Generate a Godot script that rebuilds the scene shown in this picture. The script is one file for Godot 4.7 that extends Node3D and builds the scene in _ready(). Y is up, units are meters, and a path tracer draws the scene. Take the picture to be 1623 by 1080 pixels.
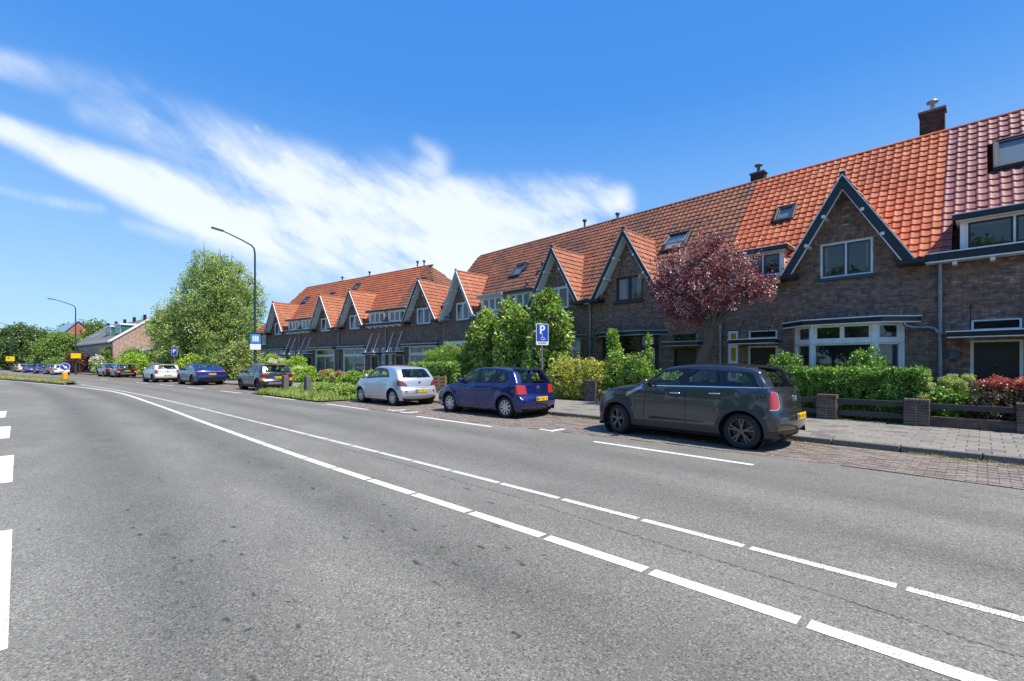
extends Node3D
# A Dutch street: two brick terraces with orange roofs behind parked cars, a curving asphalt road in front.
# x runs along the near terrace (towards the near end), z points from the houses to the road, y is up.

var rng := RandomNumberGenerator.new()
var M := {}
var used := {}

class MB:
	var v := PackedVector3Array()
	var n := PackedVector3Array()
	var c := PackedColorArray()
	var uv := PackedVector2Array()
	var uv2 := PackedVector2Array()
	var col := Color(1, 1, 1)
	func tri(a: Vector3, b: Vector3, d: Vector3) -> void:   # counterclockwise seen from outside
		var q := (b - a).cross(d - a).normalized()
		v.push_back(a); v.push_back(d); v.push_back(b)
		n.push_back(q); n.push_back(q); n.push_back(q)
		c.push_back(col); c.push_back(col); c.push_back(col)
	func tri_n(a: Vector3, b: Vector3, d: Vector3, na: Vector3, nb: Vector3, nd: Vector3) -> void:
		v.push_back(a); v.push_back(d); v.push_back(b)
		n.push_back(na); n.push_back(nd); n.push_back(nb)
		c.push_back(col); c.push_back(col); c.push_back(col)
	func quad(a: Vector3, b: Vector3, d: Vector3, e: Vector3) -> void:
		tri(a, b, d); tri(a, d, e)
	func quad_n(a: Vector3, b: Vector3, d: Vector3, e: Vector3, na: Vector3, nb: Vector3, nd: Vector3, ne: Vector3) -> void:
		tri_n(a, b, d, na, nb, nd); tri_n(a, d, e, na, nd, ne)
	func hexa(p: Array) -> void:   # eight corners: bottom ring (ccw from above) then top ring
		quad(p[3], p[2], p[1], p[0]); quad(p[4], p[5], p[6], p[7])
		for i in 4:
			var j := (i + 1) % 4
			quad(p[i], p[j], p[4 + j], p[4 + i])
	func box(x0: float, y0: float, z0: float, x1: float, y1: float, z1: float) -> void:
		hexa([Vector3(x0, y0, z1), Vector3(x1, y0, z1), Vector3(x1, y0, z0), Vector3(x0, y0, z0), Vector3(x0, y1, z1), Vector3(x1, y1, z1), Vector3(x1, y1, z0), Vector3(x0, y1, z0)])
	func tbox(t: Transform3D, s: Vector3) -> void:
		var h := s * 0.5
		var p := []
		for y in [-h.y, h.y]:
			for q in [Vector2(-h.x, h.z), Vector2(h.x, h.z), Vector2(h.x, -h.z), Vector2(-h.x, -h.z)]:
				p.append(t * Vector3(q.x, y, q.y))
		hexa(p)
	func cbox(t: Transform3D, s: Vector3, e: float) -> void:   # box with chamfered edges, 44 triangles
		var h := s * 0.5
		for ax in 3:
			for sg in [-1.0, 1.0]:
				var i := (ax + 1) % 3
				var j := (ax + 2) % 3
				var f := []
				for q in [[-1, -1], [1, -1], [1, 1], [-1, 1]]:
					var w := Vector3()
					w[ax] = sg * h[ax]; w[i] = q[0] * (h[i] - e); w[j] = q[1] * (h[j] - e)
					f.append(t * w)
				if sg > 0: quad(f[0], f[1], f[2], f[3])
				else: quad(f[3], f[2], f[1], f[0])
		for ax in 3:
			var i := (ax + 1) % 3
			var j := (ax + 2) % 3
			for si in [-1.0, 1.0]:
				for sj in [-1.0, 1.0]:
					var f := []
					for q in [[0, -1], [0, 1], [1, 1], [1, -1]]:
						var w := Vector3()
						w[ax] = q[1] * (h[ax] - e)
						w[i] = si * (h[i] - (e if q[0] == 0 else 0.0)); w[j] = sj * (h[j] - (e if q[0] == 1 else 0.0))
						f.append(t * w)
					if si * sj > 0: quad(f[0], f[1], f[2], f[3])
					else: quad(f[3], f[2], f[1], f[0])
		for sx in [-1.0, 1.0]:
			for sy in [-1.0, 1.0]:
				for sz in [-1.0, 1.0]:
					var a := t * Vector3(sx * h.x, sy * (h.y - e), sz * (h.z - e))
					var b := t * Vector3(sx * (h.x - e), sy * h.y, sz * (h.z - e))
					var d := t * Vector3(sx * (h.x - e), sy * (h.y - e), sz * h.z)
					if sx * sy * sz > 0: tri(a, b, d)
					else: tri(a, d, b)
	func beam(a: Vector3, b: Vector3, w: float, h: float, up := Vector3.UP) -> void:   # w across, h along up
		var d := (b - a).normalized()
		var s := d.cross(up).normalized()
		var u := s.cross(d).normalized()
		tbox(Transform3D(Basis(d, u, s), (a + b) * 0.5), Vector3(a.distance_to(b), h, w))
	func tube(p: Array, r: Array, sides := 8, capped := true) -> void:
		var rings := []
		var prev := Vector3.ZERO
		for i in p.size():
			var d: Vector3 = (p[mini(i + 1, p.size() - 1)] - p[maxi(i - 1, 0)]).normalized()
			var s := d.cross(Vector3.RIGHT if absf(d.x) < 0.8 else Vector3.UP).normalized() if prev == Vector3.ZERO else (prev - d * prev.dot(d)).normalized()
			prev = s
			var u := d.cross(s)
			var ring := []
			for k in sides:
				var a := TAU * k / sides
				ring.append(s * cos(a) + u * sin(a))
			rings.append(ring)
		for i in p.size() - 1:
			for k in sides:
				var j := (k + 1) % sides
				var A: Vector3 = rings[i][k]; var B: Vector3 = rings[i][j]
				var C: Vector3 = rings[i + 1][j]; var D: Vector3 = rings[i + 1][k]
				quad_n(p[i] + A * r[i], p[i] + B * r[i], p[i + 1] + C * r[i + 1], p[i + 1] + D * r[i + 1], A, B, C, D)
		if capped:
			for k in sides:
				var j := (k + 1) % sides
				tri(p[0], p[0] + rings[0][j] * r[0], p[0] + rings[0][k] * r[0])
				var m := p.size() - 1
				tri(p[m], p[m] + rings[m][k] * r[m], p[m] + rings[m][j] * r[m])
	func lathe(t: Transform3D, prof: Array, sides := 24) -> void:   # prof: Vector2(radius, along y of t)
		var nr := []
		for i in prof.size():
			var d: Vector2 = prof[mini(i + 1, prof.size() - 1)] - prof[maxi(i - 1, 0)]
			nr.append(Vector2(d.y, -d.x).normalized())
		for i in prof.size() - 1:
			for k in sides:
				var a0 := TAU * k / sides
				var a1 := TAU * (k + 1) / sides
				var P := []
				var N := []
				for q in [[i, a0], [i, a1], [i + 1, a1], [i + 1, a0]]:
					var e: Vector2 = prof[q[0]]
					var m: Vector2 = nr[q[0]]
					P.append(t * Vector3(cos(q[1]) * e.x, e.y, -sin(q[1]) * e.x))
					N.append((t.basis * Vector3(cos(q[1]) * m.x, m.y, -sin(q[1]) * m.x)).normalized())
				quad_n(P[0], P[1], P[2], P[3], N[0], N[1], N[2], N[3])
	func blob(o: Vector3, r: Vector3, rings := 8, sides := 12) -> void:
		var pr := []
		for i in rings + 1:
			var a := -PI / 2 + PI * i / rings
			pr.append(Vector2(cos(a), sin(a)))
		lathe(Transform3D(Basis(Vector3(r.x, 0, 0), Vector3(0, r.y, 0), Vector3(0, 0, r.z)), o), pr, sides)
	func poly(pts: Array, z0: float, z1: float) -> void:   # ccw Vector2 outline in the xy plane, extruded from z0 to z1
		var flat := PackedVector2Array(pts)
		var t := Geometry2D.triangulate_polygon(flat)
		for i in range(0, t.size(), 3):
			var a := flat[t[i]]; var b := flat[t[i + 1]]; var d := flat[t[i + 2]]
			if (b - a).cross(d - a) < 0:
				var e := b; b = d; d = e
			tri(Vector3(a.x, a.y, z1), Vector3(b.x, b.y, z1), Vector3(d.x, d.y, z1))
			tri(Vector3(a.x, a.y, z0), Vector3(d.x, d.y, z0), Vector3(b.x, b.y, z0))
		for i in flat.size():
			var a := flat[i]
			var b := flat[(i + 1) % flat.size()]
			quad(Vector3(a.x, a.y, z0), Vector3(b.x, b.y, z0), Vector3(b.x, b.y, z1), Vector3(a.x, a.y, z1))
	func add(o: MB, t: Transform3D) -> void:
		var at := v.size()
		v.append_array(t * o.v)
		var nb := t.basis
		for i in o.n.size(): n.push_back((nb * o.n[i]).normalized())
		c.append_array(o.c)
	func mesh(m: Material) -> ArrayMesh:
		var a := []
		a.resize(Mesh.ARRAY_MAX)
		a[Mesh.ARRAY_VERTEX] = v; a[Mesh.ARRAY_NORMAL] = n; a[Mesh.ARRAY_COLOR] = c
		if uv.size() == v.size(): a[Mesh.ARRAY_TEX_UV] = uv
		if uv2.size() == v.size(): a[Mesh.ARRAY_TEX_UV2] = uv2
		var r := ArrayMesh.new()
		r.add_surface_from_arrays(Mesh.PRIMITIVE_TRIANGLES, a)
		r.surface_set_material(0, m)
		return r

# ---------------------------------------------------------------- scene helpers
func numbered(called: String) -> String:
	var k: int = used.get(called, 0)
	used[called] = k + 1
	return called if k == 0 else "%s_%03d" % [called, k]

func thing(called: String, label: String, category: String, at := Vector3.ZERO, turn := 0.0, group := "") -> Node3D:
	var o := Node3D.new()
	o.name = numbered(called)
	add_child(o)
	o.position = at
	o.rotation.y = turn
	tag(o, label, category, group)
	return o

func tag(o: Node, label: String, category := "", group := "", kind := "") -> void:
	if label: o.set_meta("label", label)
	if category: o.set_meta("category", category)
	if group: o.set_meta("group", group)
	if kind: o.set_meta("kind", kind)

func part(parent: Node, called: String, mb: MB, m: Material) -> MeshInstance3D:
	return put(parent, called, mb.mesh(m))

func put(parent: Node, called: String, mesh: Mesh, t := Transform3D()) -> MeshInstance3D:
	var o := MeshInstance3D.new()
	o.name = called
	o.mesh = mesh
	parent.add_child(o, true)
	o.transform = t
	return o

func struct(called: String, mb: MB, m: Material) -> MeshInstance3D:
	var o := part(self, numbered(called), mb, m)
	o.set_meta("kind", "structure")
	return o

func lin(r: float, g: float, b: float) -> Color:
	return Color(r, g, b).linear_to_srgb()

func mat(col: Color, rough := 0.8, metal := 0.0, tex: Texture2D = null, scale := 1.0) -> StandardMaterial3D:
	var m := StandardMaterial3D.new()
	m.albedo_color = col.linear_to_srgb()
	m.albedo_color.a = col.a
	m.roughness = rough
	m.metallic = metal
	m.vertex_color_use_as_albedo = true
	if tex:
		m.albedo_texture = tex
		m.uv1_triplanar = true
		m.uv1_world_triplanar = true
		m.uv1_scale = Vector3.ONE * scale
	return m

func noise_tex(freq: float, lo: float, hi: float, sd: int, size := 512, octaves := 4, type := FastNoiseLite.TYPE_SIMPLEX_SMOOTH, tint := Color(1, 1, 1), tint2 := Color(1, 1, 1)) -> ImageTexture:
	var f := FastNoiseLite.new()
	f.seed = sd
	f.noise_type = type
	f.frequency = freq
	f.fractal_octaves = octaves
	var g := f.get_seamless_image(size, size)
	g.convert(Image.FORMAT_L8)
	var src := g.get_data()
	var out := PackedByteArray()
	out.resize(size * size * 3)
	var lut := []
	for i in 256:
		var k := lerpf(lo, hi, i / 255.0)
		var cc := tint2.lerp(tint, i / 255.0)
		lut.append([int(clampf(k * cc.r, 0, 1) * 255), int(clampf(k * cc.g, 0, 1) * 255), int(clampf(k * cc.b, 0, 1) * 255)])
	for i in src.size():
		var q: Array = lut[src[i]]
		out[i * 3] = q[0]; out[i * 3 + 1] = q[1]; out[i * 3 + 2] = q[2]
	return ImageTexture.create_from_image(Image.create_from_data(size, size, false, Image.FORMAT_RGB8, out))

func R(a: float, b: float) -> float:
	return rng.randf_range(a, b)

# how far the road has swung away from the line of the near terrace
func off(u: float) -> float:
	if u >= 0.0: return 0.0
	if u > -45.0: return 0.0016 * u * u
	return 3.24 + 0.144 * (-45.0 - u)

func slope(u: float) -> float:   # heading of the road, as a turn about y for things that face -x
	if u >= 0.0: return 0.0
	return atan(0.0032 * minf(-u, 45.0))

const CAM := Vector3(0, 1.54, 0)

func _ready() -> void:
	rng.seed = 4711
	# ---- camera: 16 mm lens, level, lens shifted up a little
	var cam := Camera3D.new()
	cam.name = "camera"
	cam.near = 0.05
	cam.far = 4000.0
	cam.keep_aspect = Camera3D.KEEP_HEIGHT
	cam.set_frustum(1080.0 / 715.0 * 0.05, Vector2(0.0, 37.0 / 715.0 * 0.05), 0.05, 4000.0)
	cam.position = CAM
	cam.rotation_degrees.y = 46.2
	add_child(cam)
	cam.current = true
	# ---- sky and sun
	var env := Environment.new()
	env.background_mode = Environment.BG_SKY
	env.tonemap_mode = Environment.TONE_MAPPER_LINEAR
	env.tonemap_exposure = EXPOSURE
	env.sdfgi_enabled = true
	env.ssao_enabled = true
	env.ssil_enabled = true
	var sky := Sky.new()
	sky.sky_material = make_sky()
	env.sky = sky
	var we := WorldEnvironment.new()
	we.name = "environment"
	we.environment = env
	add_child(we)
	var sun := DirectionalLight3D.new()
	sun.name = "sun"
	sun.light_energy = 1.32
	sun.light_color = Color(1.0, 0.96, 0.9)
	sun.light_angular_distance = 0.53
	sun.shadow_enabled = true
	add_child(sun)
	sun.look_at_from_position(Vector3(0.45, 0.86, -0.15) * 50.0, Vector3.ZERO)
	print("sky ", Time.get_ticks_msec())
	make_materials()
	print("materials ", Time.get_ticks_msec())
	build_ground()
	print("ground ", Time.get_ticks_msec())
	build_terraces()
	print("houses ", Time.get_ticks_msec())
	build_far()
	print("far ", Time.get_ticks_msec())
	build_cars()
	print("cars ", Time.get_ticks_msec())
	build_street()
	print("street ", Time.get_ticks_msec())
	build_gardens()
	print("gardens ", Time.get_ticks_msec())

const EXPOSURE := 1.7

# ---------------------------------------------------------------- sky: clear blue with one band of thin high cloud
func make_sky() -> PanoramaSkyMaterial:
	var w := 4096
	var h := 2048
	var big := FastNoiseLite.new()
	big.seed = 5; big.frequency = 0.022; big.fractal_octaves = 5; big.domain_warp_enabled = true; big.domain_warp_amplitude = 18.0; big.domain_warp_frequency = 0.02
	var fine := FastNoiseLite.new()
	fine.seed = 9; fine.frequency = 0.05; fine.fractal_octaves = 5; fine.fractal_gain = 0.6; fine.domain_warp_enabled = true; fine.domain_warp_amplitude = 10.0; fine.domain_warp_frequency = 0.05
	# strokes of cirrus: lists of (azimuth, elevation, half width in degrees, strength); azimuth counted from -z towards +x
	var strokes := CLOUDS
	# walk the rows of the upper half of the panorama
	var mask := PackedFloat32Array()
	mask.resize(w * h / 2)
	for s in strokes:
		for i in s.size() - 1:
			var a: Array = s[i]
			var b: Array = s[i + 1]
			var steps := int(maxf(absf(a[0] - b[0]), absf(a[1] - b[1])) / 0.5) + 1
			for k in steps:
				var t := float(k) / steps
				var az := lerpf(a[0], b[0], t)
				var el := lerpf(a[1], b[1], t)
				var hw := lerpf(a[2], b[2], t)
				var st := lerpf(a[3], b[3], t)
				var px := az / 360.0 * w
				var py := (90.0 - el) / 180.0 * h
				var rr := hw / 360.0 * w * 1.9
				for y in range(maxi(0, int(py - rr)), mini(h / 2, int(py + rr) + 1)):
					for x in range(int(px - rr), int(px + rr) + 1):
						var dd := (Vector2(x - px, y - py).length_squared()) / (rr * rr)
						if dd < 1.0:
							var q := (1.0 - dd)
							var id := y * w + posmod(x, w)
							mask[id] = maxf(mask[id], q * q * st)
	var out := PackedByteArray()
	var white := Color(0.86, 0.92, 0.97)
	for y in h:
		var el := PI * (0.5 - (y + 0.5) / h)
		var s := sin(el)
		var c := Color(0.062, 0.26, 0.74).lerp(Color(0.12, 0.385, 0.88), clampf(1.0 - s / 0.62, 0, 1))
		c = c.lerp(Color(0.52, 0.79, 1.02), pow(clampf(1.0 - s / 0.5, 0, 1), 1.5))
		if s < 0.0: c = Color(0.16, 0.17, 0.16).lerp(Color(0.52, 0.79, 1.02), clampf(1.0 + s * 30.0, 0, 1))
		var base: Color = c / SKYDIM
		var r0 := int(sqrt_srgb(base.r) * 255); var g0 := int(sqrt_srgb(base.g) * 255); var b0 := int(sqrt_srgb(base.b) * 255)
		var row := PackedByteArray([r0, g0, b0])
		while row.size() < w * 3: row.append_array(row)
		if y >= h / 2:
			out.append_array(row)
			continue
		for x in w:
			var id := x * 3
			var m := mask[y * w + x]
			if m > 0.004:
				var sx := float(x) * 0.25
				var sy := float(y) * 0.25
				var rx := sx * 0.88 + sy * 0.47     # along the streaks
				var ry := -sx * 0.47 + sy * 0.88
				var nb := 0.9 * big.get_noise_2d(rx * 0.55, ry * 1.5) + 0.5 * fine.get_noise_2d(rx * 0.8, ry * 1.7) + 0.22 * fine.get_noise_2d(rx * 1.3 + 300.0, ry * 4.0)
				var dns := smoothstep(0.02, 0.98, m * (1.0 + 0.75 * nb) + 0.14 * nb * sqrt(m))
				var cc := c.lerp(white, dns * 0.9) / SKYDIM
				row[id] = int(sqrt_srgb(cc.r) * 255); row[id + 1] = int(sqrt_srgb(cc.g) * 255); row[id + 2] = int(sqrt_srgb(cc.b) * 255)
		out.append_array(row)
	var p := PanoramaSkyMaterial.new()
	p.panorama = ImageTexture.create_from_image(Image.create_from_data(w, h, false, Image.FORMAT_RGB8, out))
	return p

const SKYDIM := 1.5
func sqrt_srgb(x: float) -> float:
	x = clampf(x, 0.0, 1.0)
	return 12.92 * x if x < 0.0031308 else 1.055 * pow(x, 1.0 / 2.4) - 0.055

const CLOUDS := [
	[[-113.5, 19.0, 0.3, 0.50], [-107.6, 19.8, 0.4, 0.60], [-99.6, 20.0, 0.7, 0.75], [-94.8, 19.1, 0.9, 0.85], [-89.0, 17.9, 1.5, 0.90], [-81.8, 16.3, 2.6, 0.95], [-73.0, 14.8, 3.9, 1.00], [-62.7, 14.1, 4.8, 1.00], [-53.5, 13.4, 4.7, 0.95], [-44.7, 14.3, 3.2, 0.80], [-37.6, 16.7, 2.7, 0.75]],
	[[-89.0, 22.9, 1.7, 0.30], [-85.3, 22.8, 2.2, 0.42], [-80.2, 21.8, 2.8, 0.60], [-74.3, 20.0, 3.3, 0.85], [-68.4, 19.1, 3.6, 0.95], [-61.2, 18.5, 4.2, 1.00], [-53.5, 17.8, 3.8, 0.90], [-45.5, 18.0, 3.0, 0.75], [-39.1, 19.3, 2.5, 0.72], [-32.6, 19.5, 1.7, 0.60]],
	[[-96.8, 23.4, 0.9, 0.34], [-94.5, 23.9, 1.0, 0.40], [-90.7, 24.3, 1.4, 0.26], [-85.8, 24.7, 1.8, 0.34]],
	[[-94.8, 14.4, 0.4, 0.30], [-91.9, 14.2, 0.5, 0.42], [-88.3, 14.3, 0.5, 0.25]],
	[[-96.2, 6.3, 0.6, 0.22], [-90.2, 6.1, 0.7, 0.25], [-83.8, 5.8, 0.7, 0.15]],
	[[-57.8, 25.1, 1.2, 0.30], [-55.8, 23.5, 1.9, 0.50], [-59.7, 20.6, 2.3, 0.70]],
	[[-75.8, 24.3, 0.6, 0.35], [-74.6, 23.6, 0.6, 0.30]],
	[[-65.6, 22.6, 1.3, 0.36], [-62.7, 22.0, 1.4, 0.42]],
	[[-47.9, 21.2, 1.8, 0.40], [-42.3, 21.1, 1.9, 0.50], [-36.0, 20.9, 1.4, 0.50], [-31.4, 18.5, 0.9, 0.40]],
	[[-77.3, 10.0, 1.3, 0.35], [-71.1, 9.9, 2.4, 0.60], [-62.7, 11.2, 2.6, 0.70], [-55.1, 12.2, 2.4, 0.70]],
	[[-86.7, 13.3, 0.6, 0.25], [-80.2, 12.6, 1.2, 0.40]],
]
# ---------------------------------------------------------------- materials
func make_materials() -> void:
	var grain := noise_tex(0.06, 0.72, 1.0, 11, 512, 5)
	var blotch := noise_tex(0.012, 0.62, 1.0, 12, 512, 5)
	M.grain = grain
	M.blotch = blotch
	M.brick = mat(Color(1, 1, 1), 0.9, 0, noise_tex(0.022, 0.58, 1.05, 13, 512, 5), 0.35)
	M.mortar = mat(Color(0.56, 0.50, 0.43), 0.95, 0, blotch, 0.6)
	M.mortar_dark = mat(Color(0.25, 0.19, 0.15), 0.95, 0, blotch, 0.6)
	M.tile = mat(Color(1, 1, 1), 0.72, 0, noise_tex(0.02, 0.72, 1.0, 14, 512, 5), 0.5)
	M.tile.heightmap_enabled = false
	M.tile_glazed = mat(Color(1, 1, 1), 0.62, 0, noise_tex(0.02, 0.8, 1.0, 15, 512, 5), 0.5)
	M.deck = mat(Color(0.24, 0.12, 0.075), 0.9)
	M.white = mat(Color(0.90, 0.90, 0.89), 0.35, 0, noise_tex(0.02, 0.9, 1.0, 16, 256, 4), 0.7)
	M.cream = mat(Color(0.78, 0.74, 0.64), 0.4, 0, noise_tex(0.02, 0.9, 1.0, 17, 256, 4), 0.7)
	M.navy = mat(Color(0.014, 0.020, 0.028), 0.3, 0, grain, 0.8)
	M.slate = mat(Color(0.05, 0.09, 0.14), 0.3, 0, grain, 0.8)
	M.black = mat(Color(0.018, 0.019, 0.021), 0.4, 0, grain, 0.8)
	M.brown_wood = mat(Color(0.055, 0.03, 0.022), 0.45, 0, grain, 1.5)
	M.orange_wood = mat(Color(0.30, 0.10, 0.025), 0.45, 0, grain, 1.5)
	M.grey_paint = mat(Color(0.50, 0.55, 0.60), 0.45, 0, grain, 0.7)
	M.zinc = mat(Color(0.42, 0.46, 0.50), 0.42, 0.6, blotch, 1.5)
	M.lead = mat(Color(0.16, 0.18, 0.20), 0.6, 0.3, blotch, 1.2)
	M.stone = mat(Color(0.55, 0.52, 0.46), 0.8, 0, grain, 1.0)
	M.plaster = mat(Color(0.72, 0.72, 0.70), 0.85, 0, blotch, 0.4)
	M.room = mat(Color(0.40, 0.36, 0.31), 0.9, 0, blotch, 0.3)
	M.curtain = mat(Color(0.75, 0.77, 0.76), 0.9, 0, grain, 1.0)
	M.curtain.backlight_enabled = true
	M.curtain.backlight = lin(0.3, 0.3, 0.3)
	M.blind = mat(Color(0.45, 0.55, 0.62), 0.8, 0, grain, 1.0)
	M.glass = mat(Color(0.03, 0.045, 0.045, 0.22), 0.02)
	M.glass.transparency = BaseMaterial3D.TRANSPARENCY_ALPHA
	M.glass.metallic_specular = 0.6
	M.amber_glass = mat(Color(0.55, 0.33, 0.03, 0.72), 0.15)
	M.amber_glass.transparency = BaseMaterial3D.TRANSPARENCY_ALPHA
	M.solar = mat(Color(0.03, 0.05, 0.10), 0.12)
	# paving
	M.paver = mat(Color(1, 1, 1), 0.92, 0, noise_tex(0.05, 0.62, 1.0, 18, 512, 5), 1.1)
	M.slab = mat(Color(1, 1, 1), 0.92, 0, noise_tex(0.07, 0.68, 1.0, 19, 512, 5), 0.9)
	M.kerb = mat(Color(0.27, 0.26, 0.245), 0.9, 0, noise_tex(0.05, 0.6, 1.0, 20, 512, 5), 0.8)
	M.sand = mat(Color(0.30, 0.245, 0.17), 0.97, 0, noise_tex(0.05, 0.5, 1.0, 21, 512, 5), 0.8)
	M.soil = mat(Color(0.12, 0.10, 0.065), 0.97, 0, noise_tex(0.04, 0.4, 1.0, 22, 512, 5), 0.6)
	M.field = mat(Color(0.10, 0.12, 0.05), 0.97, 0, noise_tex(0.03, 0.5, 1.0, 23, 512, 5), 0.1)
	M.paint = mat(Color(0.78, 0.78, 0.765), 0.7, 0, worn_paint(0.30, 31), 0.9)
	M.paint_worn = mat(Color(0.80, 0.80, 0.78), 0.8, 0, worn_paint(0.43, 32), 1.1)
	M.paint.roughness = 0.75
	M.asphalt = asphalt()
	M.bark = mat(Color(0.26, 0.22, 0.17), 0.95, 0, noise_tex(0.05, 0.35, 1.0, 24, 512, 5), 2.2)
	M.leaf = leaf_mat(0.5)
	M.leaf_gloss = leaf_mat(0.4)
	M.leaf_gloss.roughness = 0.4
	M.leaf_plum = leaf_mat(0.28)
	M.leaf_plum.roughness = 0.42
	M.petal = leaf_mat(0.4)
	M.steel_green = mat(Color(0.045, 0.095, 0.085), 0.45, 0.2, grain, 1.0)
	M.steel = mat(Color(0.45, 0.46, 0.47), 0.4, 0.7, grain, 1.0)
	M.sign_blue = mat(Color(0.012, 0.06, 0.42), 0.35)
	M.sign_sky = mat(Color(0.05, 0.27, 0.66), 0.35)
	M.sign_white = mat(Color(0.82, 0.83, 0.84), 0.4)
	M.sign_yellow = mat(Color(0.85, 0.56, 0.0), 0.4)
	M.sign_orange = mat(Color(0.85, 0.36, 0.01), 0.45)
	M.print = mat(Color(0.06, 0.055, 0.02), 0.6)
	M.old_wood = mat(Color(0.19, 0.175, 0.155), 0.9, 0, grain, 2.0)
	M.pallet = mat(Color(0.46, 0.31, 0.17), 0.85, 0, grain, 2.0)
	M.fence_grey = mat(Color(0.055, 0.058, 0.062), 0.55, 0, grain, 1.0)

func leaf_mat(back: float) -> StandardMaterial3D:
	var m := mat(Color(1, 1, 1), 0.4)
	m.cull_mode = BaseMaterial3D.CULL_DISABLED
	m.backlight_enabled = true
	m.backlight = lin(back * 0.75, back, back * 0.28)
	return m

func worn_paint(cut: float, sd: int) -> ImageTexture:
	var f := FastNoiseLite.new()
	f.seed = sd; f.frequency = 0.11; f.fractal_octaves = 5; f.fractal_gain = 0.65
	var g := f.get_seamless_image(512, 512)
	g.convert(Image.FORMAT_L8)
	var d := g.get_data()
	for i in d.size():
		var k := d[i] / 255.0
		d[i] = int(255.0 * (0.42 + 0.12 * k if k < cut else 0.9 + 0.1 * k))
	return ImageTexture.create_from_image(Image.create_from_data(512, 512, false, Image.FORMAT_L8, d))

func asphalt() -> StandardMaterial3D:
	# stone chips in bitumen, 2.5 m square
	var n := 1024
	var g := RandomNumberGenerator.new()
	g.seed = 77
	var cell := FastNoiseLite.new()
	cell.noise_type = FastNoiseLite.TYPE_CELLULAR
	cell.cellular_return_type = FastNoiseLite.RETURN_CELL_VALUE
	cell.frequency = 0.28
	cell.fractal_type = FastNoiseLite.FRACTAL_NONE
	cell.seed = 3
	var im := cell.get_seamless_image(n, n, false, false, 0.06)
	im.convert(Image.FORMAT_L8)
	var a := im.get_data()
	cell.frequency = 0.42
	var im2 := cell.get_seamless_image(n, n, false, false, 0.06)
	im2.convert(Image.FORMAT_L8)
	var b := im2.get_data()
	var out := PackedByteArray()
	out.resize(n * n * 3)
	for i in a.size():
		var k := a[i] / 255.0
		var q := b[i] / 255.0
		var val := 0.54 + 0.14 * q + 0.08 * k
		if k > 0.82: val = 0.68 + 0.24 * q
		elif k < 0.10: val = 0.42 + 0.10 * q
		out[i * 3] = int(255 * val); out[i * 3 + 1] = int(255 * val * 0.992); out[i * 3 + 2] = int(255 * val * 0.955)
	var m := StandardMaterial3D.new()
	m.albedo_texture = ImageTexture.create_from_image(Image.create_from_data(n, n, false, Image.FORMAT_RGB8, out))
	m.albedo_color = lin(0.555, 0.55, 0.525)
	m.roughness = 0.88
	m.heightmap_enabled = true
	m.heightmap_texture = m.albedo_texture
	m.heightmap_scale = 0.3
	# wear, tar spots and the joint between the paver's lanes; x along the road (30 m, then again), y across it
	var w := 2048
	var h := 1024
	var big := FastNoiseLite.new()
	big.seed = 41; big.frequency = 0.012; big.fractal_octaves = 3
	var mid := FastNoiseLite.new()
	mid.seed = 43; mid.frequency = 0.05; mid.fractal_octaves = 3
	var map := PackedByteArray()
	map.resize(w * h)
	var track := PackedFloat32Array()
	for y in h:
		var nn := -9.0 + 17.0 * (y + 0.5) / h     # metres across, as at x = 0
		var t := 0.0
		for c in [[-6.55, 0.42, 0.8], [-5.0, 0.42, 0.8], [-2.15, 0.42, 1.0], [-0.55, 0.45, 1.0], [2.6, 0.5, 0.8], [4.4, 0.5, 0.8]]:
			t = maxf(t, c[2] * exp(-pow((nn - c[0]) / c[1], 2.0)))
		track.push_back(t)
	for x in w:
		var ang := TAU * x / w
		var bx := cos(ang) * 90.0
		var bz := sin(ang) * 90.0
		for y in h:
			var e := big.get_noise_3d(bx, y * 0.9, bz)
			var q := mid.get_noise_3d(bx, y * 0.6, bz)
			map[y * w + x] = int(255 * clampf(0.90 + 0.09 * e + 0.06 * q - track[y] * (0.12 + 0.12 * e + 0.14 * q), 0.35, 1.0))
	for i in 5200:      # tar spots, dragged along the road
		var x := g.randi_range(4, w - 20)
		var y := g.randi_range(2, h - 3)
		if g.randf() > 0.10 + 0.9 * track[y] or big.get_noise_3d(x * 0.3, y * 0.5, 7.0) < -0.1: continue
		var l := g.randi_range(1, 7)
		var dk := g.randf_range(0.45, 0.85)
		for k in l:
			map[y * w + x + k] = int(map[y * w + x + k] * dk)
			if g.randf() < 0.4: map[(y + 1) * w + x + k] = int(map[(y + 1) * w + x + k] * (dk + 0.1))
	var jy := int((-3.62 + 9.0) / 17.0 * h)
	for x in w:
		var yy := jy + int(round(2.0 * sin(x * TAU * 3.0 / w) + 1.2 * sin(x * TAU * 11.0 / w) + g.randf_range(-0.6, 0.6)))
		if g.randf() < 0.85: map[yy * w + x] = int(map[yy * w + x] * g.randf_range(0.4, 0.75))
	m.detail_enabled = true
	m.detail_albedo = ImageTexture.create_from_image(Image.create_from_data(w, h, false, Image.FORMAT_L8, map))
	m.detail_blend_mode = BaseMaterial3D.BLEND_MODE_MUL
	m.detail_uv_layer = BaseMaterial3D.DETAIL_UV_2
	return m

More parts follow.
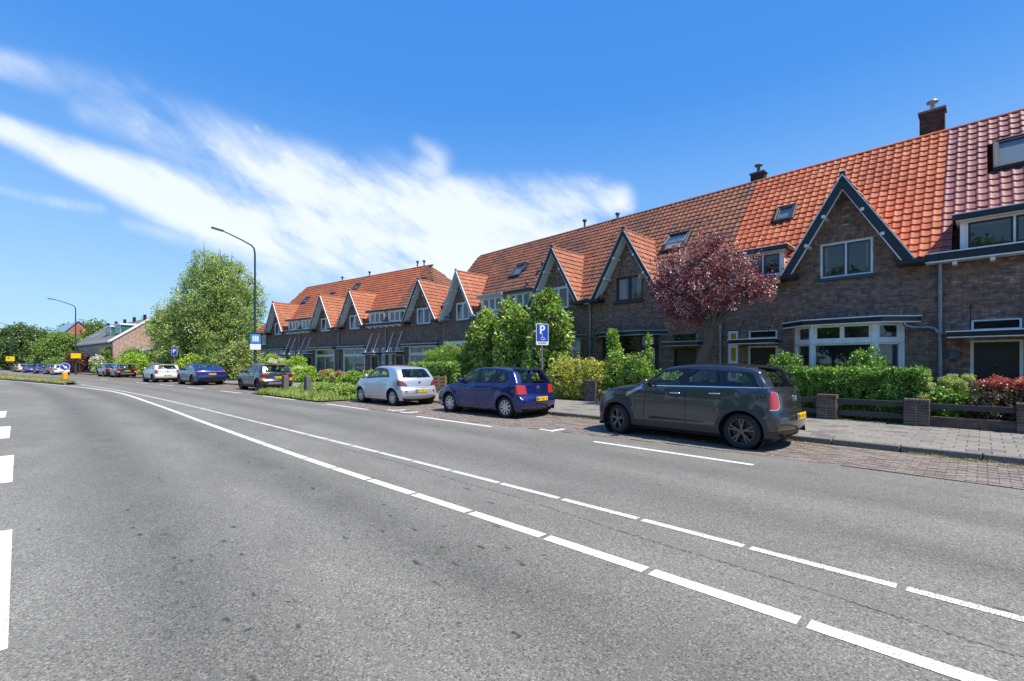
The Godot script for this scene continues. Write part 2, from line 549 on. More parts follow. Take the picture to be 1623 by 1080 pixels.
# ---------------------------------------------------------------- ground
func tab(u: float, t: Array) -> float:   # smooth interpolation of a table of points with falling first value
	if u >= t[0].x: return t[0].y
	for i in t.size() - 1:
		if u >= t[i + 1].x:
			var k: float = (u - t[i].x) / (t[i + 1].x - t[i].x)
			return cubic_interpolate_in_time(t[i].y, t[i + 1].y, t[maxi(i - 1, 0)].y, t[mini(i + 2, t.size() - 1)].y, k, t[i + 1].x - t[i].x, t[maxi(i - 1, 0)].x - t[i].x - (0.001 if i == 0 else 0.0), t[mini(i + 2, t.size() - 1)].x - t[i].x + (-0.001 if i == t.size() - 2 else 0.0))
	return t[-1].y

const LINE1 := [Vector2(9, -3.45), Vector2(3, -3.28), Vector2(0, -3.15), Vector2(-2.8, -2.98), Vector2(-6.8, -2.7), Vector2(-12.7, -2.42), Vector2(-22, -2.05), Vector2(-34, -1.25), Vector2(-45.5, 0.95), Vector2(-64, 5.4), Vector2(-90, 10.6), Vector2(-130, 17.5)]
const LINE2 := [Vector2(9, -4.25), Vector2(3, -4.18), Vector2(-0.4, -4.08), Vector2(-2.4, -4.0), Vector2(-5.3, -3.86), Vector2(-13.6, -3.36), Vector2(-25, -2.55), Vector2(-36, -1.45), Vector2(-46, -0.1), Vector2(-64, 3.0), Vector2(-90, 7.4), Vector2(-130, 13.9)]
const EDGE := [Vector2(12, -8.25), Vector2(-1.5, -8.28), Vector2(-3.5, -8.22), Vector2(-6.5, -7.85), Vector2(-11, -7.30), Vector2(-13, -7.18), Vector2(-14, -7.15), Vector2(-17, -6.95)]

func line1(u: float) -> float: return tab(u, LINE1)
func line2(u: float) -> float: return tab(u, LINE2)
func edge(u: float) -> float: return tab(u, EDGE) if u > -17.0 else -7.41 + off(u)
func kerb(u: float) -> float: return -10.4 + off(u)

func strip(mb: MB, u0: float, u1: float, du: float, a: Callable, b: Callable, y: float, road := false) -> void:   # from z = a(u) (house side) to b(u)
	var k := int(ceil((u1 - u0) / du))
	for i in k:
		var p := lerpf(u0, u1, float(i) / k)
		var q := lerpf(u0, u1, float(i + 1) / k)
		var P := [Vector3(p, y, b.call(p)), Vector3(q, y, b.call(q)), Vector3(q, y, a.call(q)), Vector3(p, y, a.call(p))]
		mb.quad(P[0], P[1], P[2], P[3])
		if road:
			for id in [0, 2, 1, 0, 3, 2]:
				var e: Vector3 = P[id]
				mb.uv.push_back(Vector2(e.x, e.z) / 2.5)
				mb.uv2.push_back(Vector2((e.x + 22.0) / 30.0, (e.z - off(e.x) * 0.9 + 9.0) / 17.0))

func build_ground() -> void:
	var mb := MB.new()
	mb.box(-1500, -0.5, -1500, 1500, -0.06, 1500)
	struct("ground", mb, M.field)
	mb = MB.new()
	strip(mb, -170, 20, 2.0, edge, func(u): return 8.0 + off(u), 0.0, true)
	var road := struct("road", mb, M.asphalt)
	# markings
	var mark := func(u0: float, u1: float, f: Callable, wd: float, called: String, pm: Material = null):
		var q := MB.new()
		strip(q, u0, u1, 0.5, func(u): return f.call(u) - wd * 0.5, func(u): return f.call(u) + wd * 0.5, 0.004)
		part(road, called, q, pm if pm else M.paint)
	var u := 1.2
	while u > -22.0:
		mark.call(u - 0.93, u, line1, 0.118, "lane_line")
		mark.call(u + 0.35 - 0.93, u + 0.35, line2, 0.088, "lane_line", M.paint_worn)
		u -= 0.98
	mark.call(-45.5, u, line1, 0.125, "lane_line")
	mark.call(-90.0, -45.5, func(q): return line1(q) , 0.14, "lane_line")
	mark.call(-46.0, u + 0.35, line2, 0.095, "lane_line", M.paint_worn)
	for s in [[-5.32, -2.41], [-11.5, -8.3], [-17.4, -14.3], [-23.9, -20.3], [-30.0, -26.8], [-36.2, -33.0], [-42.4, -39.2], [-48.6, -45.4], [-61, -58], [-80, -77]]:
		mark.call(s[0], s[1], func(q): return -7.42 + off(q) - 0.006 * q, 0.11, "parking_line")
	for s in [[-6.24, -3.64, 0.24], [-11.3, -8.73, 0.59], [-16.6, -13.94, 1.01], [-22.0, -19.4, 1.5], [-27.4, -24.8, 2.1]]:
		var z0: float = s[2]
		mark.call(s[0], s[1], func(q): return z0 + 0.14 + (s[1] - q) * 0.066, 0.2, "edge_dash")
	for s in [[-6.95, -7.75], [-12.6, -7.35], [-13.5, -7.4]]:
		var q := MB.new()
		q.box(s[0] - 0.2, 0.0, s[1] - 0.05, s[0] + 0.2, 0.016, s[1] + 0.05)
		q.box(s[0] + 0.1, 0.0, s[1] - 0.45, s[0] + 0.2, 0.0165, s[1] - 0.05)
		part(road, "bay_mark", q, M.paint)
	# parking lane in clinker bricks
	mb = MB.new()
	strip(mb, -140, 20, 2.0, kerb, func(q): return edge(q) - 0.001, -0.012)
	var lane := struct("parking_lane", mb, M.sand)
	var tones := []
	for c in [Color(0.30, 0.25, 0.21), Color(0.34, 0.29, 0.245), Color(0.25, 0.205, 0.19), Color(0.40, 0.335, 0.275), Color(0.29, 0.25, 0.235), Color(0.33, 0.265, 0.215), Color(0.36, 0.31, 0.27)]:
		var b := MB.new()
		b.col = c
		b.box(-0.098, -0.05, -0.044, 0.098, 0.0, 0.044)
		var e := MB.new()      # leave the bottom out
		for i in b.v.size() / 3:
			if b.n[i * 3].y > -0.5:
				for k in 3:
					e.v.push_back(b.v[i * 3 + k]); e.n.push_back(b.n[i * 3 + k]); e.c.push_back(c)
		tones.append(e)
	scatter_pieces(lane, "paver", tones, M.paver, func(add: Callable):
		var r := 0
		var z := -0.06
		while z > -3.4:
			var x := 6.0 + (0.1 if r % 2 else 0.0)
			while x > -62.0:
				if not (x < -18.3 and x > -26.2):
					var lim := edge(x)
					var zz := -7.1 + off(x) + z
					if zz < lim - 0.03 and zz > kerb(x) + 0.14:
						add.call(Vector3(x, R(-0.001, 0.006), zz), slope(x) + R(-0.03, 0.03))
				x -= 0.205
			z -= 0.096
			r += 1, 300)
	# kerb stones, each about a metre
	mb = MB.new()
	strip(mb, -150, 20, 3.0, func(q): return kerb(q) - 4.6, func(q): return kerb(q) - 0.11, 0.07)
	var walk := struct("pavement", mb, M.sand)
	var kx := 9.0
	var k := 0
	while kx > -125.0:
		var l := 0.99 if kx > -45.0 else 7.99
		var t := Transform3D(Basis(Vector3.UP, atan2(off(kx - l) - off(kx), l)), Vector3(kx - l * 0.5, 0.03 + R(-0.003, 0.003), (kerb(kx) + kerb(kx - l)) * 0.5 - 0.055 + R(-0.004, 0.004)))
		var q := MB.new()
		q.cbox(t, Vector3(l - 0.008, 0.14, 0.11), 0.012)
		part(walk, "kerb_stone", q, M.kerb)
		kx -= l + 0.01
		k += 1
	var slabs := []
	for c in [Color(0.30, 0.28, 0.24), Color(0.325, 0.30, 0.26), Color(0.275, 0.26, 0.23), Color(0.345, 0.32, 0.275), Color(0.215, 0.205, 0.19)]:
		var e := MB.new()
		e.col = c
		var a := 0.147
		var i := 0.141
		e.quad(Vector3(-i, 0, i), Vector3(i, 0, i), Vector3(i, 0, -i), Vector3(-i, 0, -i))
		for s in 4:
			var B := Basis(Vector3.UP, s * PI / 2)
			e.quad(B * Vector3(-a, -0.005, a), B * Vector3(a, -0.005, a), B * Vector3(i, 0, i), B * Vector3(-i, 0, i))
			e.quad(B * Vector3(-a, -0.04, a), B * Vector3(a, -0.04, a), B * Vector3(a, -0.005, a), B * Vector3(-a, -0.005, a))
		slabs.append(e)
	scatter_pieces(walk, "paving_slab", [slabs[0], slabs[1], slabs[2], slabs[3], slabs[0], slabs[1], slabs[2], slabs[3], slabs[1], slabs[4]], M.slab, func(add: Callable):
		var z := 0.265
		var r := 0
		while z < 3.9:
			var x := 6.0 + (0.15 if r % 2 else 0.0)
			while x > -56.0:
				add.call(Vector3(x, 0.098 + R(-0.003, 0.005), kerb(x) - z), slope(x) + R(-0.006, 0.006))
				x -= 0.302
			z += 0.302
			r += 1, 300)
	# garden soil behind the pavement
	mb = MB.new()
	strip(mb, -60, 20, 4.0, func(_q): return -32.0, func(q): return kerb(q) - 3.95, 0.085)
	struct("garden_soil", mb, M.soil)
	# planted strip between the bays, and the traffic island
	mb = MB.new()
	strip(mb, -26.2, -18.3, 0.5, func(q): return kerb(q) + 0.02, func(q): return edge(q) - 0.06, 0.045)
	struct("planting_strip", mb, M.soil)
	mb = MB.new()
	strip(mb, -128, -46.5, 1.5, func(q): return line2(q) + 0.25, func(q): return maxf(line1(q) - 0.3, line2(q) + 0.28), 0.13)
	var isl := struct("traffic_island", mb, M.soil)
	var q2 := MB.new()
	for s in range(-128, -46, 2):
		for e in 2:
			var z0: float = line2(s) + 0.25 if e == 0 else line1(s) - 0.3
			var z1: float = line2(s + 2) + 0.25 if e == 0 else line1(s + 2) - 0.3
			q2.beam(Vector3(s, 0.06, z0), Vector3(s + 2, 0.06, z1), 0.12, 0.17)
	part(isl, "kerb_edge", q2, M.kerb)

# lays alike pieces: the nearest `most` as single parts, the rest joined into one part
func scatter_pieces(parent: Node3D, called: String, tones: Array, m: Material, layer: Callable, most: int) -> void:
	var spots := []
	layer.call(func(at: Vector3, turn: float): spots.append([view_rank(at), at, turn]))
	spots.sort_custom(func(a, b): return a[0] < b[0])
	var meshes := []
	for t in tones: meshes.append(t.mesh(m))
	var rest := MB.new()
	for i in spots.size():
		var id := rng.randi() % tones.size()
		var t := Transform3D(Basis(Vector3.UP, spots[i][2]), spots[i][1])
		if i < most: put(parent, called, meshes[id], t)
		else:
			rest.v.append_array(t * tones[id].v)
			rest.n.append_array(Transform3D(t.basis) * tones[id].n)
			rest.c.append_array(tones[id].c)
	if rest.v.size():
		var o := part(parent, called + "s", rest, m)
		o.set_meta("kind", "stuff")

func view_rank(p: Vector3) -> float:   # distance from the camera, or far away when outside its field of view
	var d := p - CAM
	var f := Vector2(d.x, d.z).dot(Vector2(-0.722, -0.692))
	var s := Vector2(d.x, d.z).dot(Vector2(0.692, -0.722))
	if f < 0.3 or absf(s / f) > 1.15: return 1000.0 + d.length()
	return d.length()

# ---------------------------------------------------------------- terraces
const HW := 6.11           # width of a house
const EAVE := 4.60
const RIDGE_Y := 9.68
const RIDGE_Z := -4.14
const EAVE_Z := 0.22
const GAP := 7.44          # height of the gable ridge
const GHW := 1.60          # half width of a gable at the eave

func roof_z(y: float) -> float:   # front roof plane
	return EAVE_Z + (RIDGE_Z - EAVE_Z) * (y - EAVE) / (RIDGE_Y - EAVE)

func cut_spans(x0: float, x1: float, y0: float, y1: float, holes: Array) -> Array:
	var s := [[x0, x1]]
	for h in holes:
		if y1 <= h[1] + 0.02 or y0 >= h[3] - 0.02: continue
		var t := []
		for e in s:
			if h[2] <= e[0] or h[0] >= e[1]: t.append(e)
			else:
				if h[0] > e[0] + 0.01: t.append([e[0], h[0]])
				if h[2] < e[1] - 0.01: t.append([h[2], e[1]])
		s = t
	return s

var brick_box: MB

func brick_face(mb: MB, x0: float, x1: float, y0: float, y1: float, zf: float, c: Color) -> void:
	mb.col = c
	var zb := zf - 0.016
	var a := Vector3(x0, y0, zf); var b := Vector3(x1, y0, zf); var d := Vector3(x1, y1, zf); var e := Vector3(x0, y1, zf)
	var k := Vector3(0, 0, -0.016)
	mb.quad(a, b, d, e)
	mb.quad(a + k, b + k, b, a); mb.quad(e, d, d + k, e + k)
	mb.quad(b, b + k, d + k, d); mb.quad(a + k, a, e, e + k)

# a brick skin over x0..x1 and y0..y1 (or a gable outline), with holes; singles of it nearest to the camera become parts
func brick_wall(parent: Node3D, outline: Callable, y0: float, y1: float, holes: Array, pal: Array, mortar: Material, depth: float, singles := 0, to_world := Transform3D(), soldiers := []) -> MeshInstance3D:
	var back := MB.new()
	var skin := MB.new()
	var list := []
	var ch := 0.0625
	var k := 0
	var y := y0
	var all := holes.duplicate()
	for s in soldiers: all.append([s[0], s[2], s[1], s[2] + 0.215])
	while y < y1 - 0.01:
		var o: Vector2 = outline.call(y + ch * 0.5)
		var yt := minf(y + ch, y1)
		if o.y - o.x > 0.05:
			for s in cut_spans(o.x, o.y, y, yt, holes):
				back.box(s[0], y, -depth, s[1], yt, -0.009)
			for s in cut_spans(o.x, o.y, y, yt, all):
				var x: float = floor(s[0] / 0.22) * 0.22 - (0.11 if k % 2 else 0.0)
				while x < s[1]:
					var L := 0.21
					if (k * 7 + int(x * 31)) % 5 == 0: L = 0.1     # a header now and then
					var a := maxf(x, s[0] + 0.003)
					var b := minf(x + L, s[1] - 0.003)
					if b - a > 0.03: list.append([a, b, y, yt - 0.013])
					x += L + 0.011
		y += ch
		k += 1
	for s in soldiers:
		var x: float = s[0]
		while x < s[1] - 0.03:
			list.append([x, minf(x + 0.052, s[1]), s[2] + 0.003, s[2] + 0.208])
			x += 0.063
	var wall := part(parent, "wall", back, mortar)
	if singles > 0:
		for e in list:
			var d := view_rank(to_world * Vector3((e[0] + e[1]) * 0.5, e[2], 0)) + (0.0 if e[2] > 1.7 and e[1] - e[0] > 0.19 else 500.0)
			e.append(d)
		list.sort_custom(func(a, b): return a[4] < b[4])
	var meshes := []
	if singles > 0:
		for c in pal:
			var b := MB.new()
			brick_face(b, 0, 0.21, 0, 0.0515, 0, c)
			meshes.append(b.mesh(M.brick))
	for i in list.size():
		var e: Array = list[i]
		var id := rng.randi() % pal.size()
		var zf := R(-0.0025, 0.0025)
		if i < singles: put(wall, "brick", meshes[id], Transform3D(Basis(Vector3((e[1] - e[0]) / 0.21, 0, 0), Vector3.UP, Vector3.BACK), Vector3(e[0], e[2], zf)))
		else: brick_face(skin, e[0], e[1], e[2], e[3], zf, pal[id])
	if skin.v.size():
		var o := part(wall, "bricks", skin, M.brick)
		o.set_meta("kind", "stuff")
	return wall

# ------------------------------------------------ roof tiles
const TW := 0.235
const TH := 0.318
func tile_shape(c: Color) -> MB:
	var mb := MB.new()
	mb.col = c
	var pr := [Vector2(-0.004, 0.014), Vector2(0.022, 0.032), Vector2(0.046, 0.038), Vector2(0.070, 0.028), Vector2(0.100, 0.012), Vector2(0.165, 0.006), Vector2(0.231, 0.012)]
	var nr := []
	for i in pr.size():
		var d: Vector2 = pr[mini(i + 1, pr.size() - 1)] - pr[maxi(i - 1, 0)]
		nr.append(Vector3(-d.y, 0, d.x).normalized())
	for i in pr.size() - 1:
		var a: Vector2 = pr[i]
		var b: Vector2 = pr[i + 1]
		var lo := 0.044
		var A := Vector3(a.x, -0.045, a.y + lo); var B := Vector3(b.x, -0.045, b.y + lo)
		var C := Vector3(b.x, TH, b.y); var D := Vector3(a.x, TH, a.y)
		mb.quad_n(A, B, C, D, nr[i], nr[i + 1], nr[i + 1], nr[i])
		mb.quad(A - Vector3(0, -0.004, 0.042), B - Vector3(0, -0.004, 0.042), B, A)
	return mb

func tile_field(roof: Node3D, stuff: MB, deck: MB, o: Vector3, ex: Vector3, ey: Vector3, cols: int, rows: int, tw: float, th: float, keep: Callable, pal: Array, m: Material, singles: int, to_world: Transform3D) -> void:
	pal = pal.duplicate()
	pal.sort_custom(func(a, b): return a.r < b.r)
	var en := ex.cross(ey).normalized()
	var basis := Basis(ex * (tw / TW), ey * (th / TH), en)
	var rot := []
	var meshes := []
	for c in pal:
		var t := tile_shape(c)
		if singles > 0: meshes.append(t.mesh(m))
		var r := MB.new()
		r.v = Transform3D(basis) * t.v
		r.n = Transform3D(Basis(ex, ey, en)) * t.n
		r.c = t.c
		rot.append(r)
	var dirt := FastNoiseLite.new()
	dirt.seed = rng.randi() % 5000
	dirt.frequency = 0.45
	dirt.fractal_octaves = 3
	var list := []
	for j in rows:
		for i in cols:
			var p := o + ex * (i * tw) + ey * (j * th)
			var mid := p + ex * tw * 0.5 + ey * th * 0.5
			if keep.call(mid):
				list.append([view_rank(to_world * mid) if singles > 0 else 0.0, p])
				var s := p - en * 0.02
				deck.quad(s, s + ex * tw, s + ex * tw + ey * th, s + ey * th)
	if singles > 0: list.sort_custom(func(a, b): return a[0] < b[0])
	for i in list.size():
		var nz := dirt.get_noise_3dv(list[i][1]) * 0.75 + 0.5 + R(-0.38, 0.38)
		var id := clampi(int(nz * pal.size()), 0, pal.size() - 1)
		var p: Vector3 = list[i][1] + en * R(-0.006, 0.006) + ex * R(-0.003, 0.003) + ey * R(-0.007, 0.007)
		if i < singles: put(roof, "roof_tile", meshes[id], Transform3D(basis, p))
		else:
			stuff.v.append_array(Transform3D(Basis(), p) * rot[id].v)
			stuff.n.append_array(rot[id].n)
			stuff.c.append_array(rot[id].c)

# ------------------------------------------------ windows
# t: lower left outer corner, x along the sill, y up, z outwards; cols: widths as fractions; rows: heights as fractions
func window(parent: Node3D, t: Transform3D, w: float, h: float, cols: Array, rows: Array, outer: Material, sash: Material, glass: Material = null, called := "window", fw := 0.06, sw := 0.045) -> MeshInstance3D:
	var f := MB.new()
	var I := Transform3D()
	var mid := func(x0, y0, x1, y1, z0, z1): f.cbox(Transform3D(Basis(), Vector3((x0 + x1) / 2, (y0 + y1) / 2, (z0 + z1) / 2)), Vector3(x1 - x0, y1 - y0, z1 - z0), 0.006)
	mid.call(0, 0, w, fw, -0.09, 0.0)
	mid.call(0, h - fw, w, h, -0.09, 0.0)
	mid.call(0, fw, fw, h - fw, -0.09, -0.001)
	mid.call(w - fw, fw, w, h - fw, -0.09, -0.001)
	var xs := [fw]
	var acc := 0.0
	for i in cols.size():
		acc += cols[i]
		xs.append(fw + (w - 2 * fw) * acc)
	var ys := [fw]
	acc = 0.0
	for i in rows.size():
		acc += rows[i]
		ys.append(fw + (h - 2 * fw) * acc)
	for i in range(1, cols.size()): mid.call(xs[i] - fw * 0.4, fw, xs[i] + fw * 0.4, h - fw, -0.085, -0.004)
	for j in range(1, rows.size()): mid.call(fw, ys[j] - fw * 0.4, w - fw, ys[j] + fw * 0.4, -0.083, -0.006)
	var win := put(parent, called, f.mesh(outer), t)
	for i in cols.size():
		for j in rows.size():
			var x0: float = xs[i] + (fw * 0.4 if i > 0 else 0.0)
			var x1: float = xs[i + 1] - (fw * 0.4 if i < cols.size() - 1 else 0.0)
			var y0: float = ys[j] + (fw * 0.4 if j > 0 else 0.0)
			var y1: float = ys[j + 1] - (fw * 0.4 if j < rows.size() - 1 else 0.0)
			if sash:
				var s := MB.new()
				s.box(x0, y0, -0.07, x1, y0 + sw, -0.02)
				s.box(x0, y1 - sw, -0.07, x1, y1, -0.02)
				s.box(x0, y0 + sw, -0.07, x0 + sw, y1 - sw, -0.021)
				s.box(x1 - sw, y0 + sw, -0.07, x1, y1 - sw, -0.021)
				part(win, "sash", s, sash)
				x0 += sw; x1 -= sw; y0 += sw; y1 -= sw
			var g := MB.new()
			g.box(x0 - 0.005, y0 - 0.005, -0.05, x1 + 0.005, y1 + 0.005, -0.044)
			part(win, "pane", g, glass if glass else M.glass)
	return win

func curtain(parent: Node3D, x0: float, x1: float, y0: float, y1: float, z: float, m: Material) -> void:
	var mb := MB.new()
	var n := int(maxf(4, (x1 - x0) / 0.035))
	for i in n:
		var a := x0 + (x1 - x0) * i / n
		var b := x0 + (x1 - x0) * (i + 1) / n
		var za := z + 0.025 * sin(i * 1.9)
		var zb := z + 0.025 * sin((i + 1) * 1.9)
		mb.quad(Vector3(a, y0, za), Vector3(b, y0, zb), Vector3(b, y1, zb), Vector3(a, y1, za))
	part(parent, "curtain", mb, m)

# ------------------------------------------------ one house; gable on the right unless mirrored
func house(d: Dictionary) -> Node3D:
	var H := thing("terraced_house", d.label, "house", d.at, d.get("turn", 0.0), "brick terraced houses with pointed gables")
	var world := H.transform
	var mir: bool = d.get("mirror", false)
	var X := func(a: float) -> float: return HW - a if mir else a
	var rect := func(x0: float, y0: float, x1: float, y1: float) -> Array: return [minf(X.call(x0), X.call(x1)), y0, maxf(X.call(x0), X.call(x1)), y1]
	var gx: float = X.call(d.get("gx", 4.02))
	var frame: Material = d.get("frame", M.white)
	var sash: Material = d.get("sash", M.white)
	var board: Material = d.get("board", M.black)
	var rim: Material = d.get("rim", M.white)
	var soffit: Material = d.get("soffit", M.white)
	var singles: int = d.get("singles", 0)
	var up := [gx - 0.69, 4.36, gx + 0.69, 5.50]
	var door: Array = rect.call(d.get("door", [0.96, 1.94])[0], 0.12, d.get("door", [0.96, 1.94])[1], 2.2)
	var light := [door[0] + 0.02, 2.45, door[2] - 0.02, 2.76]
	var side: Array = rect.call(0.25, 0.9, 0.61, 2.78)
	var bay := [gx - 1.43, 0.12, gx + 1.43, 2.80]
	var holes := [up, door, light, bay]
	if d.get("side", true): holes.append(side)
	var eave_in := EAVE - 0.12
	var outline := func(y: float) -> Vector2:
		if y < eave_in: return Vector2(0.0, HW)
		var hw := (GAP - 0.12 - y) * GHW / (GAP - EAVE) - 0.02
		return Vector2(gx - hw, gx + hw)
	var wall := brick_wall(H, outline, 0.0, GAP - 0.2, holes, d.bricks, d.get("mortar", M.mortar), 0.24, singles, world, [[gx - 1.75, gx + 1.75, 2.97], [up[0] - 0.1, up[2] + 0.1, 5.52]])
	# vent stones and wall anchors
	for k in 3:
		var s := MB.new()
		s.cbox(Transform3D(Basis(), Vector3(gx, 6.02 + k * 0.27, 0.0)), Vector3(0.20, 0.055, 0.03), 0.006)
		part(H, "vent_stone", s, M.stone)
	# shell behind the front: party walls, rear wall, floors, rooms
	var sh := MB.new()
	sh.box(0.0, 0.0, -8.5, 0.12, EAVE, -0.25)
	sh.box(HW - 0.12, 0.0, -8.5, HW, EAVE, -0.25)
	sh.box(0.121, 0.0, -8.5, HW - 0.121, EAVE, -8.3)
	sh.box(0.121, 0.0, -8.29, HW - 0.121, 0.14, -0.25)
	sh.box(0.121, 2.84, -8.29, HW - 0.121, 3.05, -0.25)
	sh.box(0.121, 0.15, -4.1, HW - 0.121, 2.83, -4.0)
	sh.box(0.121, 3.06, -3.1, HW - (0.121 if not d.get("hip", false) else 1.2), 7.2 if not d.get("hip", false) else 5.4, -3.0)
	part(H, "shell", sh, M.room)
	# ---- roof
	var deck := MB.new()
	var stuff := MB.new()
	var ey := Vector3(0, RIDGE_Y - EAVE, RIDGE_Z - EAVE_Z).normalized()
	var back := MB.new()
	back.col = d.tiles[0]
	var rx := 0.41 if d.get("hip", false) else HW
	var lx: float = -d.get("extra_left", 0) * HW / 26.0
	back.quad(Vector3(HW, EAVE, -8.6), Vector3(lx, EAVE, -8.6), Vector3(lx, RIDGE_Y, RIDGE_Z), Vector3(rx, RIDGE_Y, RIDGE_Z))
	var roof := part(H, "roof", back, M.tile)
	var tm: Material = d.get("tile_mat", M.tile)
	var sky_win: Array = d.get("skylights", [])
	var dx: Array = rect.call(d.get("dormer", [0.2, 2.15])[0], 0, d.get("dormer", [0.2, 2.15])[1], 0)
	var hip: bool = d.get("hip", false)
	var xl: int = d.get("extra_left", 0)
	var hip_y := func(x: float) -> float: return EAVE + (HW - x) / 5.7 * (RIDGE_Y - EAVE)
	var keep := func(p: Vector3) -> bool:
		if hip and p.y > hip_y.call(p.x): return false
		if p.x < 0.0 and p.y < 5.6: return false
		if absf(p.x - gx) < (GAP - p.y) * GHW / (GAP - EAVE) - 0.16: return false
		if p.x > dx[0] - 0.05 and p.x < dx[2] + 0.05 and p.y < 5.62: return false
		for s in sky_win:
			if absf(p.x - s[0]) < s[2] * 0.5 + 0.06 and absf(p.y - s[1]) < s[3] * 0.39 + 0.06: return false
		return true
	var rows := 21
	var rl := Vector2(RIDGE_Y - EAVE, RIDGE_Z - EAVE_Z).length()
	var en := Vector3.RIGHT.cross(ey)
	tile_field(roof, stuff, deck, Vector3(-xl * HW / 26.0, EAVE, EAVE_Z) + en * 0.03, Vector3.RIGHT, ey, 26 + xl, rows, HW / 26.0, rl / rows, keep, d.tiles, tm, singles, world)
	# gable roofs
	for s in [-1.0, 1.0]:
		var lo := Vector3(gx + s * GHW, EAVE, 0.50)
		var e2 := Vector3(-s * GHW, GAP - EAVE, 0).normalized()
		var len := Vector2(GHW, GAP - EAVE).length()
		var keep2 := func(p: Vector3) -> bool: return p.z > roof_z(p.y) - 0.12 or (hip and s > 0 and p.z > -4.7 and p.y > hip_y.call(p.x) - 0.1)
		var cx := Vector3(0, 0, -1) if s > 0 else Vector3(0, 0, 1)
		var n2 := cx.cross(e2)
		var oo := lo if s > 0 else lo + Vector3(0, 0, -13 * 0.235)
		tile_field(roof, stuff, deck, oo + n2 * 0.03, cx, e2, 22 if hip and s > 0 else 13, 11, 0.235, len / 11.0, keep2, d.get("gable_tiles", d.tiles), tm, 0, world)
	if hip:
		var he := Vector3(-5.7, RIDGE_Y - EAVE, 0).normalized()
		var hl := Vector2(5.7, RIDGE_Y - EAVE).length()
		tile_field(roof, stuff, deck, Vector3(HW, EAVE, 0.22), Vector3(0, 0, -1), he, 37, 24, 0.2357, hl / 24.0, func(p):
			var t: float = (p.y - EAVE) / (RIDGE_Y - EAVE)
			return p.z < 0.22 - 4.36 * t + 0.1 and p.z > -8.5 + 4.36 * t - 0.1 and not (p.x < gx + (GAP - p.y) * GHW / (GAP - EAVE) - 0.1 and p.y < GAP and p.z > -4.7), d.tiles, tm, 0, world)
	part(roof, "roof_deck", deck, M.deck)
	part(roof, "roof_tiles", stuff, tm).set_meta("kind", "stuff")
	# ridge tiles
	var rm := MB.new()
	var arc := []
	for i in 7: arc.append(Vector2(cos(PI * i / 6.0), sin(PI * i / 6.0)) * 0.11)
	for i in 6:
		var a: Vector2 = arc[i]
		var b: Vector2 = arc[i + 1]
		rm.col = d.tiles[0]
		rm.quad_n(Vector3(0, a.y, a.x), Vector3(0.36, a.y * 1.12, a.x * 1.12), Vector3(0.36, b.y * 1.12, b.x * 1.12), Vector3(0, b.y, b.x), Vector3(0, a.y, a.x), Vector3(0, a.y, a.x), Vector3(0, b.y, b.x), Vector3(0, b.y, b.x))
	for i in 6:
		rm.quad(Vector3(0.36, 0, 0), Vector3(0.36, arc[i].y * 1.12, arc[i].x * 1.12), Vector3(0.36, arc[i + 1].y * 1.12, arc[i + 1].x * 1.12), Vector3(0.36, 0, 0.001))
	var rmesh := rm.mesh(tm)
	for i in range(-int(xl * 0.7), 2 if hip else 18): put(roof, "ridge_tile", rmesh, Transform3D(Basis(), Vector3(i * 0.3395, RIDGE_Y - 0.02, RIDGE_Z)))
	var gr := int((0.50 - (-4.6 if hip else roof_z(GAP))) / 0.34)
	for i in gr: put(roof, "ridge_tile", rmesh, Transform3D(Basis(Vector3.UP, PI / 2) * 0.85, Vector3(gx, GAP - 0.01, 0.50 - i * 0.34)))
	# ---- barge boards, soffits, brackets
	for s in [-1.0, 1.0]:
		var foot := Vector3(gx + s * (GHW + 0.06), EAVE - 0.06, 0)
		var top := Vector3(gx, GAP + 0.02, 0)
		var dir := (top - foot).normalized()
		var nrm := Vector3(s * dir.y, -s * dir.x, 0)
		if nrm.y < 0: nrm = -nrm
		var b := MB.new()
		var fr := Vector3(0, 0, 0.53)
		var bw: float = d.get("board_w", 0.12)
		b.hexa([foot + fr + nrm * -bw, foot + fr + nrm * 0.03, foot + fr + nrm * 0.03 - Vector3(0, 0, 0.04), foot + fr - nrm * bw - Vector3(0, 0, 0.04), top + fr - Vector3(0, (bw + 0.03) / absf(nrm.y) * 0.95, 0) , top + fr + nrm * 0.0, top + fr - Vector3(0, 0, 0.04), top + fr - Vector3(0, (bw + 0.03) / absf(nrm.y) * 0.95, 0.04)] if s < 0 else [foot + fr + nrm * 0.03, foot + fr - nrm * bw, foot + fr - nrm * bw - Vector3(0, 0, 0.04), foot + fr + nrm * 0.03 - Vector3(0, 0, 0.04), top + fr, top + fr - Vector3(0, (bw + 0.03) / absf(nrm.y) * 0.95, 0), top + fr - Vector3(0, (bw + 0.03) / absf(nrm.y) * 0.95, 0.04), top + fr - Vector3(0, 0, 0.04)])
		var bb := part(H, "barge_board", b, board)
		var w := MB.new()
		w.beam(foot + nrm * 0.05 + Vector3(0, 0, 0.54), top + Vector3(0, 0.03, 0.54), 0.06, 0.03, nrm)
		part(bb, "edge_strip", w, rim)
		var so := MB.new()
		so.beam(foot - nrm * 0.08 + Vector3(0, 0, 0.245) + dir * 0.05, top - Vector3(0, 0.18, -0.245), 0.49, 0.02, nrm)
		so.beam(foot - nrm * (bw + 0.015) + Vector3(0, 0, 0.505) + dir * 0.05, top - Vector3(0, (bw + 0.015) / absf(nrm.y), -0.505), 0.035, 0.035, nrm)
		part(H, "soffit", so, soffit)
		for q in [0.33, 0.62]:
			var br := MB.new()
			var p := foot.lerp(top, q) - nrm * 0.15
			br.cbox(Transform3D(Basis(), p + Vector3(0, 0, 0.27)), Vector3(0.10, 0.10, 0.54), 0.01)
			part(H, "bracket", br, soffit)
